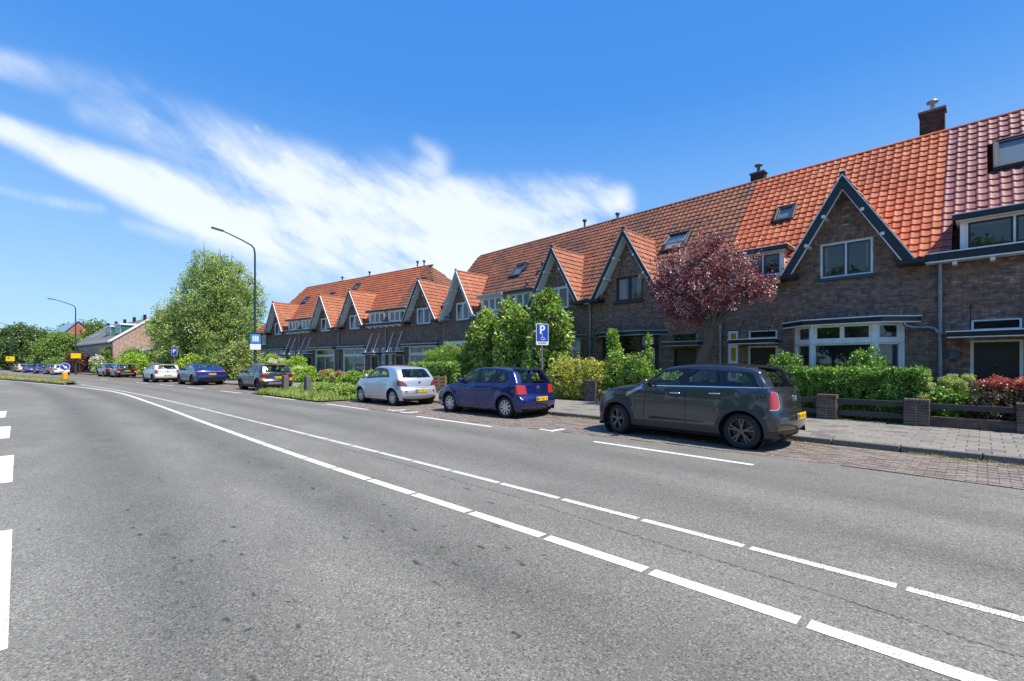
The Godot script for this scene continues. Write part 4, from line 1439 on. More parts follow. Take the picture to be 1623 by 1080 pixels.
func car(s: Dictionary) -> Node3D:
	var C := thing("parked_car", s.label, "car", s.at, s.turn, "cars parked along the kerb")
	var xc: float = s.fo + s.wb * 0.5
	# outline, smoothed and resampled
	var ctl: Array = s.outline
	var dense := []
	for i in ctl.size() - 1:
		for k in 12:
			dense.append((ctl[i] as Vector2).cubic_interpolate(ctl[i + 1], ctl[maxi(i - 1, 0)], ctl[mini(i + 2, ctl.size() - 1)], k / 12.0))
	dense.append(ctl[-1])
	var step: float = s.get("step", 0.045)
	var line := [dense[0]]
	var acc := 0.0
	for i in range(1, dense.size()):
		acc += (dense[i] as Vector2).distance_to(dense[i - 1])
		if acc >= step or i == dense.size() - 1:
			line.append(dense[i]); acc = 0.0
	var rows := []
	var far_x := -1.0
	for i in line.size():
		var p: Vector2 = line[i]
		var d: Vector2 = (line[mini(i + 1, line.size() - 1)] - line[maxi(i - 1, 0)]).normalized()
		var nr := Vector2(-d.y, d.x)          # outwards: up for a line running to the rear
		far_x = maxf(far_x, p.x)
		var bot := Vector2(clampf(far_x, 0.1, s.L - 0.12), s.get("sill", 0.21))
		var r := 0.085
		var bulge := lerpf(0.035, s.get("end_bulge", 0.085), absf(nr.x))
		var e := p - nr * bulge
		var ins := e - nr * r
		if ins.y < bot.y: ins.y = bot.y
		var zi := car_width(s, clampf(ins.x, 0, s.L), ins.y) - r
		var row := []
		for k in 6:
			var q := k / 5.0
			var at := p - nr * bulge * q * q
			row.append(Vector3(at.x, at.y, zi * q))
		for k in [1, 2, 3]:
			var a: float = k * PI / 8.0
			var at: Vector2 = e - nr * r * (1.0 - cos(a))
			row.append(Vector3(at.x, at.y, zi + r * sin(a)))
		for k in 13:
			var at: Vector2 = ins.lerp(bot, k / 12.0)
			row.append(Vector3(at.x, at.y, car_width(s, clampf(at.x, 0, s.L), at.y)))
		rows.append(row)
	var nr2 := []
	for i in rows.size():
		var l := []
		for j in rows[i].size():
			var du: Vector3 = rows[mini(i + 1, rows.size() - 1)][j] - rows[maxi(i - 1, 0)][j]
			var dv: Vector3 = rows[i][mini(j + 1, rows[i].size() - 1)] - rows[i][maxi(j - 1, 0)]
			if du.length_squared() < 1e-6: du = rows[mini(i + 1, rows.size() - 1)][maxi(j - 3, 0)] - rows[maxi(i - 1, 0)][maxi(j - 3, 0)]
			if j == 0: dv = Vector3(0, 0, 1)
			var n := dv.cross(du).normalized()
			if n.length_squared() < 0.5: n = Vector3(0, 0, 1)
			l.append(n)
		nr2.append(l)
	var body := []
	for i in rows.size() - 1:
		for j in rows[i].size() - 1:
			var a: Vector3 = rows[i][j]; var b: Vector3 = rows[i][j + 1]; var c: Vector3 = rows[i + 1][j + 1]; var d: Vector3 = rows[i + 1][j]
			if (b - a).cross(c - a).length_squared() > 1e-12: body.append(PackedVector3Array([a, b, c, nr2[i][j], nr2[i][j + 1], nr2[i + 1][j + 1]]))
			if (c - a).cross(d - a).length_squared() > 1e-12: body.append(PackedVector3Array([a, c, d, nr2[i][j], nr2[i + 1][j + 1], nr2[i + 1][j]]))
	var on_side := func(n: Vector3, m: Vector3) -> bool: return n.z > 0.9
	var on_low := func(n: Vector3, m: Vector3) -> bool: return m.z > s.W * 0.5 - 0.4
	var on_back := func(n: Vector3, m: Vector3) -> bool: return m.x > s.L - s.get("wrap", 0.42)
	var on_front := func(n: Vector3, m: Vector3) -> bool: return m.x < s.L * 0.3 and n.x < -0.3
	var on_top := func(n: Vector3, m: Vector3) -> bool: return n.y > 0.5
	var M2 := CARMAT
	# wheel arches
	for wx in [s.fo, s.fo + s.wb]:
		var ra: float = s.wr + 0.055
		if s.has("clad"):
			var r := split_tris(body, circle(Vector2(wx, s.wr), ra + 0.075), 0, on_low)
			var q := split_tris(r[0], circle(Vector2(wx, s.wr), ra), 0, on_low)
			body = r[1]
			part(C, "arch_trim", shell_mesh(q[1], xc, 0.008, 1), s.clad)
			part(C, "arch_trim", shell_mesh(q[1], xc, 0.008, 2), s.clad)
		else:
			body = split_tris(body, circle(Vector2(wx, s.wr), ra), 0, on_low)[1]
	if s.has("clad"):
		var r := split_tris(body, [Vector2(-1, 0), Vector2(6, 0), Vector2(6, s.get("clad_y", 0.36)), Vector2(-1, s.get("clad_y", 0.36))], 0, func(n, m): return true)
		body = r[1]
		part(C, "lower_trim", shell_mesh(r[0], xc, 0.004, 3), s.clad)
	# panels: [name, axis, polygon, material, lift, both sides joined]
	var back_y: Array = s.rear_glass     # [y0, y1, half width low, half width high]
	var panels := [
		["windscreen", 2, [Vector2(s.screen[0], -0.2), Vector2(s.screen[0] + 0.05, s.screen[2]), Vector2(s.screen[1], s.screen[3]), Vector2(s.screen[1], -0.2)], M2.glass, -0.004, true, on_top],
		["rear_window", 1, [Vector2(-0.2, back_y[0]), Vector2(back_y[2], back_y[0]), Vector2(back_y[3], back_y[1] - 0.05), Vector2(back_y[3] - 0.06, back_y[1]), Vector2(-0.2, back_y[1])], M2.glass, -0.004, true, func(n, m): return m.x > s.L * 0.62 and n.y < 2.8],
	]
	var dlo := split_tris(body, s.dlo, 0, func(n, m): return n.z > 0.6)
	body = dlo[1]
	var rim: Array = dlo[0]
	for w in s.windows:
		var r := split_tris(rim, w, 0, func(n, m): return true)
		rim = r[1]
		part(C, "side_window", shell_mesh(r[0], xc, -0.006, 1), M2.glass)
		part(C, "side_window", shell_mesh(r[0], xc, -0.006, 2), M2.glass)
	part(C, "window_trim", shell_mesh(rim, xc, 0.0, 3), s.get("trim", M2.black))
	for p in panels + s.get("panels", []):
		var cond: Callable = p[6] if p.size() > 6 else on_side if p[1] == 0 else on_back if p[5] != null and p[1] == 1 and p[4] != 77.0 else on_top
		if p[0] in ["headlight", "grille"]: cond = on_front
		var r := split_tris(body, p[2], p[1], cond)
		body = r[1]
		if r[0].is_empty(): continue
		if p[5]: part(C, p[0], shell_mesh(r[0], xc, p[4], 3), p[3])
		else:
			part(C, p[0], shell_mesh(r[0], xc, p[4], 1), p[3])
			part(C, p[0], shell_mesh(r[0], xc, p[4], 2), p[3])
	# seams between the panels
	var seams := []
	for e in s.get("seams", []):
		var r := split_tris(body, thin(e[0], e[1], 0.010), 0, on_side)
		body = r[1]
		seams.append_array(r[0])
	for e in s.get("rear_seams", []):
		var r := split_tris(body, thin(e[0], e[1], 0.010), 1, on_back)
		body = r[1]
		seams.append_array(r[0])
	if seams.size(): part(C, "panel_gap", shell_mesh(seams, xc, -0.004, 3), M2.black)
	if s.has("roof_paint"):
		var ry: float = s.roof_y
		var r := split_tris(body, [Vector2(-1, ry), Vector2(6, ry), Vector2(6, 3), Vector2(-1, 3)], 0, func(n, m): return true)
		body = r[1]
		part(C, "roof", shell_mesh(r[0], xc, 0.0, 3), s.roof_paint)
	part(C, "body", shell_mesh(body, xc, 0.0, 3), s.paint)
	# underside, arch linings
	var un := MB.new()
	un.box(-xc + 0.25, 0.17, -s.W * 0.5 + 0.12, s.L - xc - 0.25, 0.23, s.W * 0.5 - 0.12)
	part(C, "underbody", un, M2.rubber)
	for wx in [s.fo, s.fo + s.wb]:
		for sd in [-1.0, 1.0]:
			var li := MB.new()
			var zo: float = s.W * 0.5 - 0.05
			li.lathe(Transform3D(Basis(Vector3.RIGHT, PI / 2 * sd), Vector3(wx - xc, s.wr, sd * (zo - 0.30))), [Vector2(s.wr + 0.06, 0.29), Vector2(s.wr + 0.06, 0.0), Vector2(0.0, 0.0)], 24)
			part(C, "arch_lining", li, M2.rubber)
	# wheels
	for wx in [s.fo, s.fo + s.wb]:
		for sd in [1.0, -1.0]:
			var wn := Node3D.new()
			wn.name = "wheel"
			C.add_child(wn, true)
			wn.position = Vector3(wx - xc, s.wr, sd * (s.W * 0.5 - 0.035))
			wn.rotation.y = (0.0 if sd > 0 else PI) + (s.get("steer", 0.0) if wx == s.fo else 0.0)
			var tr := MB.new()
			var Z := Transform3D(Basis(Vector3.RIGHT, PI / 2), Vector3.ZERO)      # y of the lathe points outwards (+z)
			var R0: float = s.wr
			var rr: float = s.get("rim_r", R0 * 0.66)
			tr.lathe(Z, [Vector2(rr, -0.19), Vector2(R0 - 0.03, -0.20), Vector2(R0, -0.175), Vector2(R0, -0.03), Vector2(R0 - 0.012, -0.008), Vector2(R0 - 0.04, 0.004), Vector2((R0 + rr) * 0.5, 0.008), Vector2(rr + 0.004, -0.004), Vector2(rr, -0.02)], 36)
			part(wn, "tyre", tr, M2.tyre)
			var rm := MB.new()
			rm.lathe(Z, [Vector2(rr + 0.002, -0.015), Vector2(rr - 0.006, -0.004), Vector2(rr - 0.018, -0.008), Vector2(rr - 0.03, -0.05), Vector2(rr - 0.04, -0.14)], 36)
			var ns: int = s.get("spokes", 5)
			for k in ns:
				for tw in s.get("twin", [0.0]):
					var an := TAU * k / ns + 0.3
					var d0 := Vector3(cos(an), sin(an), 0)
					var d1 := Vector3(cos(an + tw), sin(an + tw), 0)
					rm.beam(d0 * 0.035 + Vector3(0, 0, -0.03), d1 * (rr - 0.012) + Vector3(0, 0, -0.022), s.get("spoke_w", 0.035), 0.035, Vector3(0, 0, 1))
			rm.lathe(Z, [Vector2(0.055, -0.06), Vector2(0.055, -0.016), Vector2(0.045, -0.006), Vector2(0.0, -0.004)], 16)
			part(wn, "rim", rm, s.get("rim_mat", M2.silver))
			var bk := MB.new()
			bk.lathe(Z, [Vector2(rr - 0.02, -0.10), Vector2(0.0, -0.10)], 24)
			part(wn, "brake_disc", bk, M2.dark_steel)
	# mirrors and handles
	for sd in [1.0, -1.0]:
		var mi := MB.new()
		var mx: float = s.mirror.x - xc
		var mz: float = car_width(s, s.mirror.x, s.mirror.y) + 0.09
		mi.blob(Vector3(mx, s.mirror.y + 0.03, sd * mz), Vector3(0.075, 0.075, 0.105), 8, 14)
		mi.beam(Vector3(mx - 0.02, s.mirror.y - 0.02, sd * (mz - 0.16)), Vector3(mx, s.mirror.y, sd * mz), 0.06, 0.035)
		part(C, "mirror", mi, s.get("mirror_mat", s.paint))
		for h in s.get("handles", []):
			var hm := MB.new()
			var hz := car_width(s, h.x, h.y) + 0.012
			hm.tube([Vector3(h.x - xc - 0.10, h.y, sd * (hz - 0.015)), Vector3(h.x - xc - 0.085, h.y, sd * (hz + 0.014)), Vector3(h.x - xc + 0.085, h.y + 0.004, sd * (hz + 0.014)), Vector3(h.x - xc + 0.10, h.y + 0.004, sd * (hz - 0.015))], [0.012, 0.016, 0.016, 0.012], 8)
			part(C, "door_handle", hm, s.get("handle_mat", s.paint))
	# number plate, badge, wiper
	var pl: Array = s.plate      # x, y, z of the plate's middle
	var pm := MB.new()
	pm.cbox(Transform3D(Basis(), Vector3(pl[0] - xc, pl[1], 0)), Vector3(0.02, 0.115, 0.50), 0.004)
	var plate := part(C, "number_plate", pm, M2.plate)
	var pb := MB.new()
	pb.box(pl[0] - xc + 0.0101, pl[1] - 0.05, 0.195, pl[0] - xc + 0.013, pl[1] + 0.05, 0.242)
	part(plate, "country_strip", pb, M.sign_blue)
	var pn := MB.new()
	for i in 7:
		if i != 2 and i != 5: pn.box(pl[0] - xc + 0.0101, pl[1] - 0.03, 0.15 - i * 0.058, pl[0] - xc + 0.0125, pl[1] + 0.03, 0.15 - i * 0.058 + 0.03)
	part(plate, "plate_print", pn, M.print)
	if s.has("badge"):
		var bg := MB.new()
		bg.lathe(Transform3D(Basis(Vector3(0, 0, 1), Vector3(1, 0, 0), Vector3(0, 1, 0)), Vector3(s.badge.x - xc, s.badge.y, 0)), [Vector2(0.052, -0.02), Vector2(0.052, 0.004), Vector2(0.04, 0.009), Vector2(0.034, 0.004), Vector2(0.0, 0.004)], 20)
		part(C, "badge", bg, M2.chrome)
	if s.has("wiper"):
		var wp := MB.new()
		wp.beam(Vector3(s.wiper[0] - xc, s.wiper[1], 0.03), Vector3(s.wiper[0] - xc - 0.01, s.wiper[1] + 0.03, -0.38), 0.02, 0.03)
		part(C, "rear_wiper", wp, M2.black)
	if s.has("spoiler"):
		var sp: Array = s.spoiler     # x0, y, x1, half width
		var sm := MB.new()
		sm.hexa([Vector3(sp[0] - xc, sp[1] - 0.03, sp[3]), Vector3(sp[2] - xc, sp[1] - 0.075, sp[3] - 0.06), Vector3(sp[2] - xc, sp[1] - 0.075, -sp[3] + 0.06), Vector3(sp[0] - xc, sp[1] - 0.03, -sp[3]), Vector3(sp[0] - xc, sp[1], sp[3]), Vector3(sp[2] - xc, sp[1] - 0.04, sp[3] - 0.06), Vector3(sp[2] - xc, sp[1] - 0.04, -sp[3] + 0.06), Vector3(sp[0] - xc, sp[1], -sp[3])])
		part(C, "roof_spoiler", sm, s.get("spoiler_mat", s.paint))
	if s.has("rails"):
		for sd in [1.0, -1.0]:
			var ra := MB.new()
			var rz: float = s.rails[3]
			ra.tube([Vector3(s.rails[0] - xc, s.rails[1], sd * rz), Vector3(s.rails[0] - xc + 0.1, s.rails[1] + 0.05, sd * rz), Vector3(s.rails[2] - xc - 0.1, s.rails[1] + 0.04, sd * rz), Vector3(s.rails[2] - xc, s.rails[1] - 0.02, sd * rz)], [0.018, 0.018, 0.018, 0.018], 8)
			part(C, "roof_rail", ra, s.get("rail_mat", M2.black))
	if s.has("antenna"):
		var an := MB.new()
		var a: Vector2 = s.antenna
		an.tube([Vector3(a.x - xc, a.y - 0.03, 0), Vector3(a.x - xc + 0.03, a.y + 0.03, 0), Vector3(a.x - xc + 0.16, a.y + s.get("antenna_l", 0.16), 0)], [0.02, 0.008, 0.004], 6)
		part(C, "antenna", an, M2.black)
	for e in s.get("exhaust", []):
		var ex := MB.new()
		ex.tube([Vector3(s.L - xc - 0.25, e.y, e.x), Vector3(s.L - xc - 0.15, e.y, e.x)], [0.03, 0.03], 10)
		part(C, "exhaust", ex, M2.dark_steel)
	# cabin
	if s.get("cabin", true):
		var sx: float = s.screen[0]
		for row in [sx + 0.95, sx + 1.75]:
			for z in [0.36, -0.36]:
				var se := MB.new()
				se.cbox(Transform3D(Basis(), Vector3(row - xc - 0.12, 0.48, z)), Vector3(0.5, 0.2, 0.48), 0.06)
				se.cbox(Transform3D(Basis(Vector3(0, 0, 1), -0.25), Vector3(row - xc + 0.17, 0.78, z)), Vector3(0.15, 0.58, 0.46), 0.06)
				se.cbox(Transform3D(Basis(Vector3(0, 0, 1), -0.2), Vector3(row - xc + 0.26, 1.14, z)), Vector3(0.09, 0.17, 0.25), 0.035)
				part(C, "seat", se, M2.seat)
		var da := MB.new()
		da.cbox(Transform3D(Basis(), Vector3(sx - xc + 0.33, 0.82, 0)), Vector3(0.42, 0.22, s.W - 0.36), 0.06)
		da.tbox(Transform3D(Basis(), Vector3(0.0, 0.33, 0)), Vector3(s.L - 1.7, 0.04, s.W - 0.3))
		part(C, "dashboard", da, M2.seat)
		var st := MB.new()
		var ring := []
		var rad := []
		for i in 17:
			var q := TAU * i / 16.0
			ring.append(Vector3(sx - xc + 0.60 + 0.06 * sin(q), 0.92 + 0.18 * sin(q), 0.36 + 0.185 * cos(q)))
			rad.append(0.015)
		st.tube(ring, rad, 6, false)
		part(C, "steering_wheel", st, M2.seat)
	return C

var CARMAT := {}

func V(a: Array) -> Array:   # flat list of numbers to points
	var p := []
	for i in range(0, a.size(), 2): p.append(Vector2(a[i], a[i + 1]))
	return p

func build_cars() -> void:
	var g := mat(Color(0.012, 0.018, 0.02, 0.13), 0.02)
	g.transparency = BaseMaterial3D.TRANSPARENCY_ALPHA
	g.metallic_specular = 0.65
	CARMAT = {"glass": g, "black": mat(Color(0.010, 0.010, 0.011), 0.3), "rubber": mat(Color(0.012, 0.012, 0.012), 0.9), "tyre": mat(Color(0.022, 0.022, 0.023), 0.75, 0, M.grain, 3.0),
		"silver": mat(Color(0.55, 0.56, 0.58), 0.3, 0.8), "gun": mat(Color(0.14, 0.14, 0.15), 0.3, 0.85), "dark_steel": mat(Color(0.06, 0.06, 0.065), 0.4, 0.7), "chrome": mat(Color(0.8, 0.8, 0.82), 0.1, 1.0), "seat": mat(Color(0.025, 0.025, 0.028), 0.8),
		"plate": mat(Color(0.80, 0.50, 0.01), 0.4), "red": mat(Color(0.42, 0.010, 0.016), 0.12), "dark_red": mat(Color(0.16, 0.012, 0.03), 0.12), "lamp": mat(Color(0.75, 0.77, 0.80), 0.1), "amber": mat(Color(0.7, 0.2, 0.02), 0.2), "plastic": mat(Color(0.06, 0.062, 0.066), 0.55, 0, M.grain, 2.0), "skid": mat(Color(0.42, 0.44, 0.46), 0.35, 0.4)}
	for k in ["red", "dark_red", "lamp"]:
		CARMAT[k].clearcoat_enabled = true
		CARMAT[k].clearcoat = 1.0
	var c := CARMAT
	# --- tall dark grey hatchback, nearest
	var cm := {"L": 4.11, "W": 1.80, "fo": 0.78, "wb": 2.60, "wr": 0.325, "belt": [1.06, 1.12], "lean": 0.27, "sill": 0.24,
		"outline": V([0.18, 0.24, 0.09, 0.36, 0.07, 0.52, 0.09, 0.72, 0.17, 0.87, 0.33, 0.965, 0.70, 1.06, 1.10, 1.12, 1.30, 1.16, 1.60, 1.37, 1.82, 1.485, 2.2, 1.545, 2.8, 1.555, 3.4, 1.52, 3.70, 1.46, 3.80, 1.36, 3.92, 1.17, 3.98, 1.05, 4.01, 0.90, 4.03, 0.72, 4.09, 0.64, 4.11, 0.52, 4.08, 0.38, 3.98, 0.27]),
		"screen": [1.32, 1.80, 0.66, 0.50], "rear_glass": [1.13, 1.41, 0.64, 0.56],
		"dlo": V([1.34, 1.10, 3.66, 1.135, 3.58, 1.34, 3.50, 1.39, 2.30, 1.45, 1.86, 1.425]),
		"windows": [V([1.50, 1.12, 2.28, 1.13, 2.26, 1.42, 1.96, 1.41, 1.88, 1.375]), V([2.40, 1.132, 3.02, 1.14, 2.98, 1.37, 2.94, 1.40, 2.44, 1.425]), V([3.10, 1.145, 3.60, 1.15, 3.47, 1.34, 3.42, 1.365, 3.12, 1.385])],
		"trim": c.black, "mirror": Vector2(1.52, 1.13), "plate": [4.115, 0.60], "badge": Vector2(4.03, 0.92), "wiper": [3.97, 1.15], "spoiler": [3.55, 1.51, 3.90, 0.56], "antenna": Vector2(3.3, 1.55), "antenna_l": 0.05,
		"seams": [[Vector2(1.50, 1.07), Vector2(1.44, 0.36)], [Vector2(2.34, 1.09), Vector2(2.36, 0.36)], [Vector2(3.06, 1.10), Vector2(3.0, 0.80)], [Vector2(3.0, 0.80), Vector2(2.86, 0.62)], [Vector2(0.35, 0.93), Vector2(1.4, 1.03)]],
		"rear_seams": [[Vector2(0.0, 0.66), Vector2(0.66, 0.66)], [Vector2(0.66, 0.66), Vector2(0.60, 1.06)]],
		"handles": [Vector2(2.14, 0.96), Vector2(2.92, 0.985)], "handle_mat": c.chrome, "exhaust": [Vector2(0.4, 0.27), Vector2(-0.4, 0.27)], "clad": c.plastic, "clad_y": 0.37, "rim_mat": c.gun, "spokes": 5, "twin": [-0.16, 0.16], "spoke_w": 0.028, "rim_r": 0.225, "end_bulge": 0.12, "nose": 0.36, "wrap": 0.27,
		"panels": [["tail_light", 1, rrect(0.66, 0.74, 0.90, 1.04, 0.08), c.red, 0.012, false], ["light_rim", 1, rrect(0.64, 0.725, 0.92, 1.055, 0.08), c.chrome, 0.006, false], ["headlight", 1, circle(Vector2(0.56, 0.78), 0.15, 20), c.lamp, 0.012, false], ["grille", 1, V([-0.2, 0.50, 0.42, 0.50, 0.38, 0.72, -0.2, 0.74]), c.black, 0.004, true], ["belt_strip", 0, V([1.34, 1.078, 3.95, 1.115, 3.95, 1.131, 1.34, 1.096]), c.chrome, 0.004, false, func(n, m): return n.z > 0.5], ["side_scuttle", 0, V([1.02, 0.84, 1.42, 1.03, 1.38, 1.07, 1.06, 0.94]), c.silver, 0.006, false], ["door_scoop", 0, V([1.55, 0.405, 2.75, 0.43, 2.70, 0.445, 1.60, 0.465]), c.black, 0.002, false]]}
	var dark := paint_mat(Color(0.088, 0.09, 0.096), 0.8)
	var one := cm.duplicate()
	one.merge({"label": "tall dark grey hatchback with black wheels beside the clipped hedge", "at": Vector3(-4.30, 0, -9.46), "turn": deg_to_rad(-0.3), "paint": dark, "steer": -0.33, "roof_paint": paint_mat(Color(0.07, 0.074, 0.082), 0.8), "roof_y": 1.46, "panels": cm.panels}, true)
	car(one)
	# --- white version far down the street with a black roof
	var wh := cm.duplicate()
	wh.merge({"label": "white hatchback with black roof parked under the big willowy tree", "at": Vector3(-48.6, 0, -5.0), "turn": slope(-46.0), "paint": paint_mat(Color(0.62, 0.63, 0.62), 0.1), "roof_paint": c.black, "roof_y": 1.44, "step": 0.09, "cabin": false, "steer": 0.0}, true)
	car(wh)
	# --- dark blue five-door hatchback
	var po := {"L": 3.97, "W": 1.68, "fo": 0.80, "wb": 2.47, "wr": 0.305, "belt": [0.90, 0.99], "lean": 0.30, "sill": 0.21,
		"outline": V([0.12, 0.20, 0.02, 0.33, 0.0, 0.48, 0.05, 0.64, 0.20, 0.76, 0.50, 0.87, 0.90, 0.96, 1.14, 1.01, 1.50, 1.26, 1.75, 1.39, 2.1, 1.455, 2.6, 1.465, 3.1, 1.44, 3.46, 1.385, 3.60, 1.28, 3.72, 1.10, 3.80, 0.97, 3.83, 0.80, 3.86, 0.66, 3.95, 0.58, 3.97, 0.45, 3.93, 0.32, 3.84, 0.24]),
		"screen": [1.14, 1.72, 0.62, 0.47], "rear_glass": [0.985, 1.34, 0.60, 0.50],
		"dlo": V([1.22, 0.95, 3.26, 1.00, 3.40, 1.10, 3.28, 1.30, 2.9, 1.38, 2.2, 1.40, 1.80, 1.345]),
		"windows": [V([1.40, 0.97, 2.10, 0.985, 2.08, 1.365, 1.84, 1.33]), V([2.20, 0.99, 2.78, 1.005, 2.80, 1.355, 2.24, 1.372]), V([2.87, 1.01, 3.24, 1.03, 3.20, 1.26, 2.90, 1.335])],
		"mirror": Vector2(1.42, 1.01), "plate": [3.975, 0.55], "badge": Vector2(3.845, 0.86), "wiper": [3.79, 1.03], "spoiler": [3.34, 1.41, 3.60, 0.54],
		"seams": [[Vector2(1.36, 0.95), Vector2(1.30, 0.30)], [Vector2(2.14, 0.98), Vector2(2.14, 0.28)], [Vector2(2.85, 1.0), Vector2(2.72, 0.62)], [Vector2(3.30, 0.60), Vector2(3.86, 0.58)], [Vector2(0.5, 0.84), Vector2(1.3, 0.96)]],
		"rear_seams": [[Vector2(0.0, 0.60), Vector2(0.58, 0.60)], [Vector2(0.58, 0.60), Vector2(0.56, 0.96)]],
		"handles": [Vector2(1.98, 0.84), Vector2(2.72, 0.87)], "spokes": 9, "twin": [0.0], "spoke_w": 0.05, "rim_r": 0.21, "exhaust": [Vector2(0.42, 0.25)], "wrap": 0.30,
		"panels": [["tail_light", 1, V([0.47, 0.69, 0.90, 0.69, 0.90, 0.95, 0.50, 0.93]), c.red, 0.008, false], ["headlight", 1, rrect(0.36, 0.60, 0.74, 0.78, 0.05), c.lamp, 0.01, false], ["grille", 1, V([-0.2, 0.52, 0.34, 0.52, 0.34, 0.62, -0.2, 0.62]), c.black, 0.003, true], ["lower_bumper", 1, V([-0.2, 0.2, 0.62, 0.2, 0.56, 0.29, -0.2, 0.29]), c.plastic, 0.003, true]]}
	var blue := po.duplicate()
	blue.merge({"label": "dark blue five-door hatchback parked by the disabled parking sign", "at": Vector3(-10.62, 0, -9.42), "turn": 0.05, "paint": paint_mat(Color(0.010, 0.020, 0.14), 0.45)}, true)
	car(blue)
	# --- silver white three-door hatchback
	var ad := {"L": 3.70, "W": 1.72, "fo": 0.74, "wb": 2.31, "wr": 0.305, "belt": [0.93, 1.0], "lean": 0.30, "sill": 0.21, "tail": 0.15, "nose": 0.2,
		"outline": V([0.12, 0.20, 0.02, 0.34, 0.0, 0.50, 0.05, 0.68, 0.18, 0.80, 0.45, 0.91, 0.80, 0.99, 1.0, 1.04, 1.36, 1.29, 1.62, 1.42, 1.95, 1.485, 2.4, 1.49, 2.85, 1.45, 3.14, 1.385, 3.32, 1.22, 3.44, 1.06, 3.52, 0.96, 3.57, 0.82, 3.60, 0.70, 3.68, 0.60, 3.70, 0.46, 3.66, 0.32, 3.56, 0.24]),
		"screen": [1.02, 1.58, 0.64, 0.49], "rear_glass": [1.03, 1.35, 0.62, 0.53],
		"dlo": V([1.12, 0.98, 2.84, 1.05, 2.66, 1.28, 2.50, 1.36, 1.95, 1.40, 1.66, 1.36]),
		"windows": [V([1.28, 1.0, 2.12, 1.03, 2.12, 1.36, 1.86, 1.365, 1.70, 1.33]), V([2.20, 1.035, 2.72, 1.055, 2.55, 1.25, 2.42, 1.33, 2.22, 1.355])],
		"mirror": Vector2(1.30, 1.04), "plate": [3.705, 0.56], "badge": Vector2(3.575, 0.86), "wiper": [3.47, 1.05],
		"seams": [[Vector2(1.24, 0.98), Vector2(1.18, 0.30)], [Vector2(2.30, 1.02), Vector2(2.24, 0.40)], [Vector2(1.2, 0.30), Vector2(2.2, 0.32)], [Vector2(1.9, 0.84), Vector2(2.7, 0.92)]],
		"rear_seams": [[Vector2(0.0, 0.72), Vector2(0.62, 0.72)], [Vector2(0.0, 0.66), Vector2(0.3, 0.66)]],
		"handles": [Vector2(2.06, 0.86)], "handle_mat": c.chrome, "spokes": 7, "twin": [-0.1, 0.1], "spoke_w": 0.03, "rim_r": 0.205, "wrap": 0.34,
		"panels": [["tail_light", 1, V([0.50, 0.74, 0.86, 0.74, 0.86, 0.94, 0.72, 0.95, 0.56, 0.82]), c.dark_red, 0.010, false], ["reflector", 1, circle(Vector2(0.60, 0.54), 0.05, 16), c.red, 0.006, false], ["headlight", 1, rrect(0.40, 0.62, 0.74, 0.82, 0.06), c.lamp, 0.01, false], ["grille", 1, V([-0.2, 0.42, 0.40, 0.42, 0.40, 0.60, -0.2, 0.62]), c.black, 0.003, true], ["lower_bumper", 1, V([-0.2, 0.2, 0.70, 0.2, 0.60, 0.35, -0.2, 0.35]), c.skid, 0.003, true]]}
	var ad1 := ad.duplicate()
	ad1.merge({"label": "pale silver three-door hatchback parked by the wooden pallet", "at": Vector3(-16.1, 0, -9.0), "turn": 0.05, "paint": paint_mat(Color(0.50, 0.56, 0.63), 0.5)}, true)
	car(ad1)
